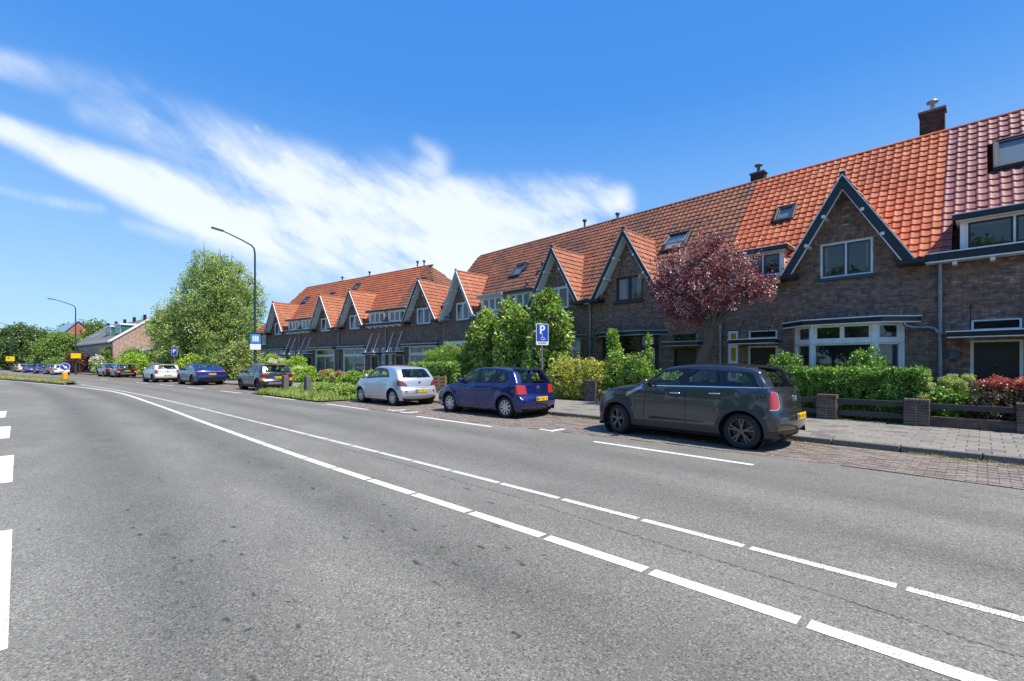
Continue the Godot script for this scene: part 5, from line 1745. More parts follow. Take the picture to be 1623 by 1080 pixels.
	# --- dark grey crossover
	var ko := {"L": 4.17, "W": 1.80, "fo": 0.83, "wb": 2.60, "wr": 0.33, "belt": [0.97, 1.06], "lean": 0.28, "sill": 0.25,
		"outline": V([0.12, 0.24, 0.02, 0.38, 0.0, 0.55, 0.05, 0.74, 0.16, 0.86, 0.45, 0.95, 0.95, 1.03, 1.22, 1.07, 1.6, 1.33, 1.9, 1.47, 2.3, 1.545, 2.8, 1.55, 3.3, 1.52, 3.72, 1.45, 3.84, 1.32, 3.96, 1.12, 4.02, 1.0, 4.05, 0.84, 4.08, 0.68, 4.16, 0.6, 4.17, 0.48, 4.10, 0.34, 4.0, 0.28]),
		"screen": [1.24, 1.86, 0.66, 0.5], "rear_glass": [1.07, 1.38, 0.64, 0.54],
		"dlo": V([1.35, 1.03, 3.62, 1.10, 3.50, 1.34, 2.9, 1.45, 2.2, 1.46, 1.92, 1.42]),
		"windows": [V([1.50, 1.05, 2.28, 1.07, 2.26, 1.42, 1.98, 1.40]), V([2.36, 1.075, 2.98, 1.09, 2.94, 1.41, 2.38, 1.43]), V([3.05, 1.10, 3.50, 1.115, 3.40, 1.33, 3.06, 1.40])],
		"mirror": Vector2(1.52, 1.08), "plate": [4.10, 0.76], "badge": Vector2(4.055, 0.97), "wiper": [4.0, 1.10], "spoiler": [3.5, 1.51, 3.88, 0.56], "rails": [1.95, 1.50, 3.55, 0.55], "rail_mat": c.skid,
		"seams": [[Vector2(1.42, 1.03), Vector2(1.38, 0.4)], [Vector2(2.32, 1.06), Vector2(2.34, 0.4)], [Vector2(3.02, 1.08), Vector2(2.95, 0.7)]],
		"rear_seams": [[Vector2(0.0, 0.66), Vector2(0.6, 0.66)]],
		"handles": [Vector2(2.12, 0.92), Vector2(2.88, 0.95)], "clad": c.plastic, "clad_y": 0.38, "spokes": 5, "twin": [-0.2, 0.2], "rim_mat": c.dark_steel, "rim_r": 0.22,
		"panels": [["tail_light", 1, V([0.46, 0.93, 0.95, 0.93, 0.95, 1.0, 0.46, 1.01]), c.red, 0.008, false], ["turn_light", 1, V([0.62, 0.60, 0.90, 0.60, 0.90, 0.76, 0.66, 0.74]), c.amber, 0.008, false], ["headlight", 1, rrect(0.40, 0.62, 0.74, 0.80, 0.06), c.lamp, 0.01, false], ["skid_plate", 1, V([-0.2, 0.38, 0.62, 0.38, 0.5, 0.5, -0.2, 0.5]), c.skid, 0.006, true]]}
	var ko1 := ko.duplicate()
	ko1.merge({"label": "dark grey crossover with roof rails parked beyond the wooden posts", "at": Vector3(-29.75, 0, -8.0), "turn": slope(-30.0), "paint": paint_mat(Color(0.04, 0.052, 0.066), 0.5), "step": 0.06}, true)
	car(ko1)
	# --- blue sloping-roof crossover
	var et := {"L": 4.90, "W": 1.94, "fo": 0.90, "wb": 2.93, "wr": 0.36, "belt": [1.02, 1.10], "lean": 0.32, "sill": 0.25,
		"outline": V([0.12, 0.24, 0.02, 0.4, 0.0, 0.58, 0.06, 0.78, 0.25, 0.92, 0.6, 1.0, 1.15, 1.08, 1.42, 1.12, 1.9, 1.43, 2.2, 1.56, 2.6, 1.62, 3.1, 1.60, 3.7, 1.48, 4.2, 1.29, 4.6, 1.14, 4.76, 1.06, 4.82, 0.92, 4.84, 0.74, 4.90, 0.62, 4.90, 0.46, 4.82, 0.32, 4.72, 0.28]),
		"screen": [1.46, 2.12, 0.7, 0.53], "rear_glass": [1.17, 1.5, 0.66, 0.52],
		"dlo": V([1.60, 1.07, 4.05, 1.15, 3.75, 1.34, 3.2, 1.50, 2.5, 1.53, 2.2, 1.49]),
		"windows": [V([1.78, 1.09, 2.65, 1.11, 2.63, 1.49, 2.28, 1.46]), V([2.74, 1.115, 3.45, 1.135, 3.35, 1.42, 2.76, 1.495]), V([3.53, 1.14, 3.95, 1.155, 3.70, 1.31, 3.50, 1.38])],
		"mirror": Vector2(1.78, 1.14), "plate": [4.86, 0.80],
		"seams": [[Vector2(1.68, 1.07), Vector2(1.62, 0.4)], [Vector2(2.70, 1.1), Vector2(2.70, 0.4)], [Vector2(3.55, 1.12), Vector2(3.4, 0.7)]], "rear_seams": [[Vector2(0, 0.64), Vector2(0.75, 0.64)]],
		"handles": [Vector2(2.5, 0.96), Vector2(3.35, 0.98)], "clad": c.plastic, "clad_y": 0.36, "spokes": 5, "twin": [0.0], "spoke_w": 0.07, "rim_mat": c.dark_steel, "rim_r": 0.26,
		"panels": [["tail_light", 1, V([-0.2, 0.965, 0.96, 0.955, 0.96, 1.04, -0.2, 1.0]), c.red, 0.008, true], ["lower_bumper", 1, V([-0.2, 0.42, 0.8, 0.42, 0.8, 0.54, -0.2, 0.54]), c.black, 0.004, true], ["headlight", 1, rrect(0.45, 0.70, 0.85, 0.84, 0.04), c.lamp, 0.01, false]]}
	var et1 := et.duplicate()
	et1.merge({"label": "bright blue crossover with sloping coupe roof and full-width red light bar", "at": Vector3(-40.7, 0, -6.55), "turn": slope(-40.0), "paint": paint_mat(Color(0.010, 0.028, 0.15), 0.4), "step": 0.07}, true)
	car(et1)
	# --- far cars
	var n := 0
	for f in [
		["black estate car parked under the yellow road sign", ko, Vector3(-68.6, 0, -3.6), Color(0.012, 0.013, 0.015), 0.0],
		["black saloon parked ahead of the black estate car", et, Vector3(-74.5, 0, -2.8), Color(0.014, 0.014, 0.016), 0.0],
		["white hatchback parked beyond the orange island bollard", po, Vector3(-89.5, 0, 2.0), Color(0.66, 0.67, 0.67), 0.0],
		["dark grey hatchback parked just ahead of the white hatchback", po, Vector3(-95.2, 0, 2.9), Color(0.05, 0.055, 0.06), 0.0],
		["blue van-like car parked with its rear toward the island", ko, Vector3(-104.0, 0, 4.3), Color(0.02, 0.05, 0.25), 0.0],
		["blue hatchback parked between a white car and the blue van-like car", po, Vector3(-115.0, 0, 6.2), Color(0.02, 0.06, 0.30), 0.0],
		["white crossover parked ahead of the blue hatchback down the street", ko, Vector3(-123.0, 0, 7.5), Color(0.62, 0.63, 0.63), 0.0],
		["grey hatchback last in the parked row before the trees", po, Vector3(-131.0, 0, 8.6), Color(0.10, 0.11, 0.12), 0.0]]:
		var q: Dictionary = f[1].duplicate()
		q.merge({"label": f[0], "at": f[2], "turn": slope(-60.0) + f[4], "paint": paint_mat(f[3], 0.2), "step": 0.14, "cabin": false, "seams": [], "rear_seams": []}, true)
		q.erase("clad")
		car(q)
		n += 1

# ---------------------------------------------------------------- plants
var clumps := {}

func clump_mesh(kind: String, n: int, ll: float, lw: float, m: Material) -> ArrayMesh:   # n leaves in a ball of radius 1
	if clumps.has(kind): return clumps[kind]
	var g := RandomNumberGenerator.new()
	g.seed = hash(kind)
	var mb := MB.new()
	for i in n:
		var o := Vector3(g.randfn(), g.randfn(), g.randfn()).normalized() * pow(g.randf(), 0.4) * 0.9
		var d := (o.normalized() + Vector3(g.randfn(), g.randfn() - 0.25, g.randfn()) * 0.8).normalized()
		var s := d.cross(Vector3(g.randfn(), g.randfn(), g.randfn())).normalized()
		var u := s.cross(d)
		var L := ll * g.randf_range(0.7, 1.2)
		var w := lw * g.randf_range(0.8, 1.2)
		var tip := o + d * L - u * L * 0.12
		var mid := o + d * L * 0.45
		var k := g.randf_range(0.82, 1.12)
		mb.col = Color(k, k, k)
		mb.tri(o, mid + s * w + u * w * 0.35, tip)
		mb.tri(o, tip, mid - s * w + u * w * 0.35)
	clumps[kind] = mb.mesh(m)
	return clumps[kind]

func blades_mesh(kind: String, n: int, m: Material) -> ArrayMesh:   # a tuft of grass one unit high
	if clumps.has(kind): return clumps[kind]
	var g := RandomNumberGenerator.new()
	g.seed = hash(kind)
	var mb := MB.new()
	for i in n:
		var o := Vector3(g.randf_range(-0.5, 0.5), 0, g.randf_range(-0.5, 0.5))
		var l := Vector3(g.randfn() * 0.35, g.randf_range(0.5, 1.0), g.randfn() * 0.35)
		var s := Vector3(g.randfn(), 0, g.randfn()).normalized() * 0.055
		var mid := o + l * 0.5 - Vector3(l.x, 0, l.z) * 0.2
		var k := g.randf_range(0.75, 1.15)
		mb.col = Color(k, k, k)
		mb.quad(o - s, o + s, mid + s * 0.7, mid - s * 0.7)
		mb.tri(mid - s * 0.7, mid + s * 0.7, o + l)
	clumps[kind] = mb.mesh(m)
	return clumps[kind]

func copies(parent: Node, called: String, mesh: Mesh, spots: Array, cols: Array) -> MultiMeshInstance3D:
	var mm := MultiMesh.new()
	mm.transform_format = MultiMesh.TRANSFORM_3D
	mm.use_colors = true
	mm.mesh = mesh
	mm.instance_count = spots.size()
	var b := PackedFloat32Array()
	b.resize(spots.size() * 16)
	for i in spots.size():
		var t: Transform3D = spots[i]
		var c: Color = cols[i]
		var k := i * 16
		b[k] = t.basis.x.x; b[k + 1] = t.basis.y.x; b[k + 2] = t.basis.z.x; b[k + 3] = t.origin.x
		b[k + 4] = t.basis.x.y; b[k + 5] = t.basis.y.y; b[k + 6] = t.basis.z.y; b[k + 7] = t.origin.y
		b[k + 8] = t.basis.x.z; b[k + 9] = t.basis.y.z; b[k + 10] = t.basis.z.z; b[k + 11] = t.origin.z
		b[k + 12] = c.r; b[k + 13] = c.g; b[k + 14] = c.b; b[k + 15] = 1.0
	mm.buffer = b
	var o := MultiMeshInstance3D.new()
	o.name = called
	o.multimesh = mm
	o.set_meta("kind", "stuff")
	parent.add_child(o, true)
	return o

func rand_basis(s: float) -> Basis:
	return Basis(Quaternion(rng.randfn(), rng.randfn(), rng.randfn(), rng.randfn()).normalized()).scaled(Vector3(s, s, s))

func tone(p: Array) -> Color:
	var a: Array = p[rng.randi() % p.size()]
	var k := R(0.8, 1.2) * (2.3 if maxf(a[0], maxf(a[1], a[2])) < 0.3 else 1.1)
	return Color(a[0] * k * 1.06, a[1] * k, a[2] * k * 0.9)

# blobs: [centre, radii]; clump radius cr
func crown(parent: Node, called: String, blobs: Array, count: int, cr: float, mesh: Mesh, pl: Array, inner := 0.45, ragged := 0.34) -> MultiMeshInstance3D:
	var f := FastNoiseLite.new()
	f.seed = rng.randi() % 9999
	f.frequency = 0.9
	var w := []
	var sum := 0.0
	for b in blobs:
		var r: Vector3 = b[1]
		sum += r.x * r.y + r.y * r.z + r.x * r.z
		w.append(sum)
	var sp := []
	var cl := []
	for i in count:
		var q := rng.randf() * sum
		var k := 0
		while k < w.size() - 1 and w[k] < q: k += 1
		var b: Array = blobs[k]
		var d := Vector3(rng.randfn(), rng.randfn(), rng.randfn()).normalized()
		var rad := lerpf(inner, 1.0, sqrt(rng.randf()))
		var rr: Vector3 = b[1]
		rad *= 1.0 + ragged * 1.6 * f.get_noise_3dv(d * 1.7 * (rr.length() * 0.8 + 0.5) + b[0] * 2.0)
		sp.append(Transform3D(rand_basis(cr * R(0.7, 1.25)), b[0] + d * rr * rad))
		cl.append(tone(pl))
	return copies(parent, called, mesh, sp, cl)

func box_crown(parent: Node, called: String, lo: Vector3, hi: Vector3, count: int, cr: float, mesh: Mesh, pl: Array, depth := 0.22, rough := 0.07) -> MultiMeshInstance3D:
	var f := FastNoiseLite.new()
	f.seed = rng.randi() % 9999
	f.frequency = 1.1
	var s := hi - lo
	var sp := []
	var cl := []
	var areas := [s.x * s.y, s.x * s.y, s.x * s.z * 1.5, s.y * s.z, s.y * s.z]
	var sum := 0.0
	for a in areas: sum += a
	for i in count:
		var q := rng.randf() * sum
		var k := 0
		while k < 4 and q > areas[k]:
			q -= areas[k]; k += 1
		var p := Vector3(R(lo.x, hi.x), R(lo.y, hi.y), R(lo.z, hi.z))
		var e := -depth * rng.randf() * rng.randf() + rough * 2.0 * f.get_noise_3dv(p * 1.5) + R(0, 0.03)
		if k == 0: p.z = hi.z + e
		elif k == 1: p.z = lo.z - e
		elif k == 2: p.y = hi.y + e
		elif k == 3: p.x = lo.x - e
		else: p.x = hi.x + e
		sp.append(Transform3D(rand_basis(cr * R(0.75, 1.2)), p))
		cl.append(tone(pl))
	return copies(parent, called, mesh, sp, cl)

func limbs(mb: MB, base: Vector3, blobs: Array, r0: float, fork: Vector3) -> void:
	mb.tube([base, base.lerp(fork, 0.35) + Vector3(R(-0.05, 0.05), 0, R(-0.05, 0.05)), base.lerp(fork, 0.7), fork], [r0 * 1.35, r0, r0 * 0.9, r0 * 0.78], 10)
	for b in blobs:
		var c: Vector3 = b[0]
		var m := fork.lerp(c, 0.5) + Vector3(R(-0.1, 0.1), R(0.0, 0.25), R(-0.1, 0.1)) * fork.distance_to(c) * 0.4
		mb.tube([fork - Vector3(0, 0.1, 0), m, c, c + (c - m) * 0.5], [r0 * 0.62, r0 * 0.4, r0 * 0.2, 0.01], 7)

func tree(called: String, label: String, at: Vector3, blobs: Array, count: int, cr: float, mesh: Mesh, pl: Array, r0: float, fork: Vector3, category := "tree", group := "") -> Node3D:
	var t := thing(called, label, category, at, 0.0, group)
	var mb := MB.new()
	limbs(mb, Vector3(0, -0.1, 0), blobs, r0, fork)
	part(t, "trunk", mb, M.bark)
	crown(t, "crown", blobs, count, cr, mesh, pl)
	return t

func B(x: float, y: float, z: float, rx: float, ry := -1.0, rz := -1.0) -> Array:
	return [Vector3(x, y, z), Vector3(rx, ry if ry > 0 else rx, rz if rz > 0 else rx)]

func auto_blobs(w: float, h0: float, h1: float, n: int) -> Array:   # a rounded crown of n overlapping masses
	var out := [B(0, (h0 + h1) * 0.5, 0, w * 0.3, (h1 - h0) * 0.4, w * 0.3)]
	for i in n:
		var a := TAU * i / n * 2.4 + R(-0.3, 0.3)
		var t := (i + 0.5) / n
		var r := w * 0.5 * (1.0 - 0.75 * t * t) * R(0.5, 0.72)
		var q := w * R(0.15, 0.24)
		out.append(B(cos(a) * r, lerpf(h0 + q * 0.5, h1 - q * 0.8, t), sin(a) * r, q, q * 0.85, q))
	return out

# ---------------------------------------------------------------- far end of the street
func build_far() -> void:
	var leaf := clump_mesh("far_leaf", 14, 0.55, 0.20, M.leaf)
	var willow := clump_mesh("willow_leaf", 16, 0.75, 0.12, M.leaf)
	var green := [[0.075, 0.125, 0.028], [0.09, 0.15, 0.035], [0.06, 0.105, 0.025], [0.115, 0.17, 0.045]]
	var olive := [[0.12, 0.155, 0.05], [0.145, 0.18, 0.065], [0.10, 0.135, 0.045], [0.17, 0.20, 0.085]]
	var willowy := [[0.17, 0.235, 0.07], [0.22, 0.28, 0.10], [0.13, 0.19, 0.055], [0.26, 0.295, 0.14], [0.10, 0.15, 0.045]]
	var dark := [[0.045, 0.085, 0.025], [0.06, 0.10, 0.03], [0.05, 0.075, 0.025]]
	var lime := [[0.16, 0.24, 0.03], [0.20, 0.28, 0.04], [0.13, 0.21, 0.03]]
	# the big willowy tree
	var wb := []
	# masses set around the view of the tree from the street: (across, height, size); across runs to the picture's right
	for q in [[0.0, 5.0, 2.3], [-0.4, 8.0, 2.0], [0.9, 10.2, 1.7], [-1.5, 10.6, 1.5], [-0.4, 12.4, 1.35], [1.2, 12.0, 1.3], [-2.7, 11.0, 1.25], [-3.5, 9.9, 0.95], [-3.0, 8.2, 1.4], [2.6, 11.2, 1.2], [3.5, 10.0, 1.15], [4.3, 8.9, 1.0], [3.2, 7.6, 1.5], [2.2, 8.9, 1.3], [-4.6, 6.8, 1.5], [-5.2, 5.2, 1.5], [-3.4, 4.9, 1.8], [2.8, 5.2, 1.8], [1.4, 6.6, 1.6], [3.9, 5.4, 1.1], [-2.0, 2.8, 1.9], [0.8, 2.8, 2.0], [3.2, 2.8, 1.8], [-4.8, 3.0, 1.6], [-1.2, 6.6, 1.6]]:
		for dz in ([0.0] if q[2] < 1.3 else [-0.7, 0.7]):
			var sp0: float = q[2]
			var dp: float = R(-0.4, 0.4) + dz * 1.3
			wb.append(B(q[0] * 0.69 + dp * 0.72, q[1], q[0] * -0.72 + dp * 0.69, sp0, sp0 * 0.95, sp0))
	tree("willow_tree", "big willowy tree with drooping grey-green leaves beside the farther terrace", Vector3(-58.7, 0.08, -10.9), wb, 4600, 0.36, willow, willowy, 0.28, Vector3(0.1, 3.4, 0))
	# smaller trees to its left
	tree("young_tree", "slender bright green tree between the willowy tree and the grey roofed houses", Vector3(-74.5, 0.08, -8.6), auto_blobs(4.2, 1.2, 8.8, 10), 1300, 0.42, leaf, green, 0.12, Vector3(0, 2.2, 0))
	tree("young_tree", "low bushy tree with grey-green leaves under the willowy tree", Vector3(-66.5, 0.08, -9.6), auto_blobs(6.5, 1.0, 7.4, 10), 1700, 0.42, willow, olive, 0.12, Vector3(0, 1.6, 0))
	tree("garden_tree", "broad green tree in front of the far solar-panelled roof", Vector3(-121.0, 0.0, 2.2), auto_blobs(10.5, 0.8, 7.6, 14), 2300, 0.55, leaf, green, 0.2, Vector3(0, 2.2, 0))
	tree("garden_tree", "large dark tree above the far yellow sign", Vector3(-166.0, 0, 10.0), auto_blobs(14, 1.0, 11.6, 14), 2000, 0.75, leaf, dark, 0.3, Vector3(0, 3, 0))
	tree("garden_tree", "tall yellow-green tree at the street's end behind a pole", Vector3(-172.0, 0, 15.6), auto_blobs(12, 1.0, 10.4, 12), 1700, 0.75, leaf, olive, 0.3, Vector3(0, 3, 0))
	tree("garden_tree", "rounded tree top showing over the grey roofs", Vector3(-176.0, 0, -4.0), auto_blobs(15, 2.0, 13.8, 14), 1700, 0.8, leaf, green, 0.35, Vector3(0, 4, 0))
	tree("garden_tree", "conifer-like dark tree behind the solar-panelled roof", Vector3(-222.0, 0, 2.0), auto_blobs(12, 2.0, 15.5, 12), 1000, 1.0, leaf, dark, 0.35, Vector3(0, 4, 0))
	for q in [[-205, 26, 13], [-190, 21, 11], [-240, 16, 15], [-215, 34, 14], [-150, 18, 9]]:
		tree("distant_tree", "hazy green tree far off where the street bends away", Vector3(q[0], 0, q[1]), auto_blobs(q[2], 0.5, q[2] * 0.85, 10), 900, 0.95, leaf, green, 0.3, Vector3(0, 3, 0), "tree", "distant trees where the street bends")
	# shrubs in front of the modern houses
	var sh := [["shrub", "dome-shaped lime green shrub behind the black parked cars", Vector3(-80.0, 0, -5.2), 4.4, 3.0, lime], ["shrub", "dull green shrub beside the lime green dome", Vector3(-84.0, 0, -5.6), 4.6, 3.8, green], ["shrub", "dark copper-leaved bush beside the yellow road sign", Vector3(-104.0, 0, 0.2), 5.0, 3.6, [[0.06, 0.025, 0.03], [0.045, 0.03, 0.03], [0.08, 0.035, 0.04]]], ["shrub", "rounded green shrub behind the white-flowering bush", Vector3(-92.0, 0, -3.6), 4.6, 4.0, green], ["shrub", "dark low shrub at the gate beyond the black cars", Vector3(-63.0, 0, -8.3), 3.2, 2.2, dark], ["shrub", "long clipped bush behind the blue van-like car", Vector3(-113.0, 0, 2.2), 7.0, 2.6, green], ["shrub", "pale olive bush next to the lamp post with neighbourhood board", Vector3(-46.5, 0, -10.6), 4.4, 3.4, olive], ["shrub", "leafy bush at the foot of the willowy tree's near side", Vector3(-50.8, 0, -9.9), 4.2, 2.6, green], ["shrub", "yellowish bush behind the white hatchback with black roof", Vector3(-57.5, 0, -8.7), 3.2, 2.4, lime]]
	for s in sh:
		var t := thing(s[0], s[1], "shrub", s[2])
		crown(t, "foliage", auto_blobs(s[3], 0.1, s[4], 7), int(300 + s[3] * 110), 0.36, leaf, s[5])
	var wf := thing("flowering_shrub", "bush covered in white blossom at the black cars' nose", "shrub", Vector3(-85.5, 0, -1.8))
	crown(wf, "foliage", auto_blobs(2.2, 0.1, 2.6, 5), 260, 0.3, leaf, green)
	crown(wf, "blossom", auto_blobs(2.3, 0.5, 2.8, 5), 170, 0.28, clump_mesh("blossom", 16, 0.4, 0.3, M.petal), [[0.75, 0.75, 0.66], [0.8, 0.8, 0.74]])
	# modern terrace with grey roofs
	var turn := atan(0.144)
	var dir := Basis(Vector3.UP, turn) * Vector3.LEFT
	var pink := mat(Color(0.62, 0.43, 0.33), 0.9, 0, M.blotch, 0.5)
	var grey := mat(Color(0.25, 0.24, 0.225), 0.85, 0, M.blotch, 0.8)
	var teal := mat(Color(0.02, 0.14, 0.10), 0.6)
	var words := ["end house of the grey-roofed modern row with green dormer cheek", "second house of the grey-roofed modern row with white dormer edge", "third house of the grey-roofed modern row without a dormer", "fourth house of the grey-roofed modern row with rooflights", "farthest house of the grey-roofed modern row by the broad green tree"]
	for k in 5:
		var h := thing("modern_house", words[k], "house", Vector3(-90.5, 0, -3.6) + dir * (k * 6.2 + 6.2), turn, "modern houses with grey roofs")
		var w := MB.new()
		w.poly([Vector2(0, 0), Vector2(0.0, 5.2), Vector2(-4.6, 8.7), Vector2(-9.2, 5.2), Vector2(-9.2, 0)], 0, 6.19)
		var ww := MB.new()
		ww.add(w, Transform3D(Basis(Vector3(0, 0, 1), Vector3(0, 1, 0), Vector3(-1, 0, 0)), Vector3(0, 0, 0)))
		# the outline runs in depth: x of the outline is z of the house
		var wall := MB.new()
		for i in 5:
			var a: Vector2 = [Vector2(0, 0), Vector2(0.0, 5.2), Vector2(-4.6, 8.7), Vector2(-9.2, 5.2), Vector2(-9.2, 0)][i]
			var b: Vector2 = [Vector2(0.0, 5.2), Vector2(-4.6, 8.7), Vector2(-9.2, 5.2), Vector2(-9.2, 0), Vector2(0, 0)][i]
			if i == 0 or i == 3: wall.quad(Vector3(0, a.y, a.x), Vector3(6.19, a.y, a.x), Vector3(6.19, b.y, b.x), Vector3(0, b.y, b.x))
		for x in [0.0, 6.19]:
			var P := [Vector3(x, 0, 0), Vector3(x, 0, -9.2), Vector3(x, 5.2, -9.2), Vector3(x, 8.7, -4.6), Vector3(x, 5.2, 0)]
			if x == 0.0: P.reverse()
			for i in range(1, 4): wall.tri(P[0], P[i], P[i + 1])
		part(h, "wall", wall, pink)
		var rf := MB.new()
		for sgn in [1.0, -1.0]:
			var e := Vector3(3.1, 5.0, -4.6 + sgn * 4.95)
			var r := Vector3(3.1, 8.8, -4.6)
			rf.beam(e, r, 6.36 if k == 0 else 6.18, 0.16, Vector3(0, 1, 0))
		part(h, "roof", rf, grey)
		var fa := MB.new()
		fa.cbox(Transform3D(Basis(), Vector3(3.1, 4.95, 0.42)), Vector3(6.3, 0.34, 0.3), 0.02)
		part(h, "fascia", fa, M.white)
		for q in [[0.5, 2.9, 2.2], [3.3, 2.9, 2.3], [0.6, 0.7, 2.0]]:
			window(h, Transform3D(Basis(), Vector3(q[0], q[1], 0.03)), q[2], 1.5, [0.5, 0.5], [1.0], M.white, null)
		if k == 0:
			var vb := MB.new()
			vb.beam(Vector3(6.32, 5.0, 0.35), Vector3(6.32, 8.8, -4.6), 0.06, 0.28, Vector3.UP)
			part(h, "verge_board", vb, M.white)
			var an := thing("garden_annex", "low annex with slate roof and two rooflights beside the modern row", "shed", h.position + h.basis * Vector3(6.4, 0, -1.0), turn)
			var am := MB.new()
			am.box(0, 0, -4, 4.5, 2.6, 0)
			part(an, "wall", am, pink)
			var ar := MB.new()
			ar.beam(Vector3(2.25, 2.5, 0.3), Vector3(2.25, 4.6, -4.2), 4.9, 0.12, Vector3.UP)
			part(an, "roof", ar, grey)
			for x in [1.2, 2.4]:
				var rl := MB.new()
				rl.beam(Vector3(x, 2.95, -0.5), Vector3(x, 3.75, -2.1), 0.7, 0.06, Vector3.UP)
				part(an, "rooflight", rl, M.sign_white)
		if k < 2:
			var dm := MB.new()
			dm.box(1.2, 6.2, -4.2, 4.9, 7.6, -1.2)
			part(h, "dormer", dm, teal)
			var dt := MB.new()
			dt.cbox(Transform3D(Basis(), Vector3(3.05, 7.68, -2.7)), Vector3(4.0, 0.26, 3.4), 0.02)
			part(h, "dormer_roof", dt, M.white)
			window(h, Transform3D(Basis(), Vector3(1.3, 6.35, -1.15)), 3.5, 1.15, [0.34, 0.33, 0.33], [1.0], M.white, null)
		if k == 3:
			for x in [1.5, 3.5]:
				var rl := MB.new()
				rl.beam(Vector3(x, 6.25, -1.0), Vector3(x, 7.2, -2.3), 0.9, 0.08, Vector3.UP)
				part(h, "rooflight", rl, M.glass)
		var pp := MB.new()
		pp.tube([Vector3(4.6, 8.2, -4.2), Vector3(4.6, 9.4, -4.2)], [0.22, 0.22], 10)
		part(h, "flue_pipe", pp, M.black)
	# across the road, behind the camera: the trees that the panes and the car doors mirror
	for i in 8:
		tree("verge_tree", "tall leafy tree on the far side of the road from the houses", Vector3(16.0 - i * 9.0 + R(-1.5, 1.5), 0, 25.0 + off(16.0 - i * 9.0) + R(-1.5, 1.5)), auto_blobs(R(8.5, 10.5), 2.0, R(12.0, 14.0), 14), 1000, 0.7, leaf, green, 0.18, Vector3(0, 2.2, 0), "tree", "trees across the road")
	# far brick houses at the end of the street
	var sp := thing("gabled_house", "far house with orange gable edge and dark solar roof", "house", Vector3(-206, 0, 9.5), turn)
	gable_house(sp, 34.0, 9.0, 8.0, 13.2, mat(Color(0.40, 0.15, 0.09), 0.9), M.solar)
	var g2 := thing("gabled_house", "far low house with broad pinkish tiled roof behind the parked cars", "house", Vector3(-176, 0, 14.6), turn + 0.2)
	gable_house(g2, 9.0, 8.0, 2.8, 8.2, M.plaster, mat(Color(0.42, 0.24, 0.18), 0.85, 0, M.blotch, 0.7))

func gable_house(h: Node3D, w: float, d: float, eave: float, ridge: float, wall: Material, roof: Material) -> void:
	var m := MB.new()
	m.box(0, 0, -d, w, eave, 0)
	for x in [0.0, w]:
		var P := [Vector3(x, eave, 0), Vector3(x, eave, -d), Vector3(x, ridge, -d / 2)]
		if x == 0.0: P.reverse()
		m.tri(P[0], P[1], P[2])
	part(h, "wall", m, wall)
	var r := MB.new()
	for s in [1.0, -1.0]: r.beam(Vector3(w / 2, eave - 0.1, -d / 2 + s * (d / 2 + 0.3)), Vector3(w / 2, ridge + 0.1, -d / 2), w + 0.3, 0.16, Vector3.UP)
	part(h, "roof", r, roof)
	for i in int(w / 4.0): window(h, Transform3D(Basis(), Vector3(1.2 + i * 4.0, 0.9, 0.03)), 1.8, 1.5, [0.5, 0.5], [1.0], M.white, null)

# ---------------------------------------------------------------- street furniture
func lamp_post(label: String, at: Vector3, hgt: float, turn: float) -> Node3D:
	var t := thing("street_lamp", label, "street lamp", at, turn, "tall green street lamps")
	var p := MB.new()
	p.tube([Vector3(0, 0, 0), Vector3(0, 1.3, 0), Vector3(0, 1.32, 0), Vector3(0, hgt - 0.4, 0), Vector3(0, hgt, 0.06)], [0.115, 0.11, 0.09, 0.062, 0.056], 14)
	p.tube([Vector3(0, 1.28, 0), Vector3(0, 1.36, 0)], [0.12, 0.10], 14)
	part(t, "pole", p, M.steel_green)
	var a := MB.new()
	a.tube([Vector3(0, hgt - 0.02, 0.05), Vector3(0, hgt + 0.18, 0.22), Vector3(0, hgt + 0.42, 0.8), Vector3(0, hgt + 0.72, 1.7), Vector3(0, hgt + 0.80, 2.0)], [0.055, 0.052, 0.046, 0.042, 0.04], 10)
	part(t, "arm", a, M.steel_green)
	var h := MB.new()
	h.cbox(Transform3D(Basis(Vector3.RIGHT, -0.12), Vector3(0, hgt + 0.86, 2.35)), Vector3(0.24, 0.09, 0.75), 0.035)
	var hd := part(t, "lamp_head", h, M.steel_green)
	var g := MB.new()
	g.tbox(Transform3D(Basis(Vector3.RIGHT, -0.12), Vector3(0, hgt + 0.81, 2.40)), Vector3(0.18, 0.02, 0.5))
	part(hd, "lens", g, M.sign_white)
	return t

func text(parent: Node3D, s: String, size: float, m: Material, t: Transform3D) -> void:
	var tm := TextMesh.new()
	var f := SystemFont.new()
	f.font_names = PackedStringArray(["Droid Sans"])
	f.font_weight = 700
	tm.font = f
	tm.text = s
	tm.font_size = 64
	tm.pixel_size = size / 64.0
	tm.depth = 0.004
	tm.material = m
	put(parent, "lettering", tm, t)

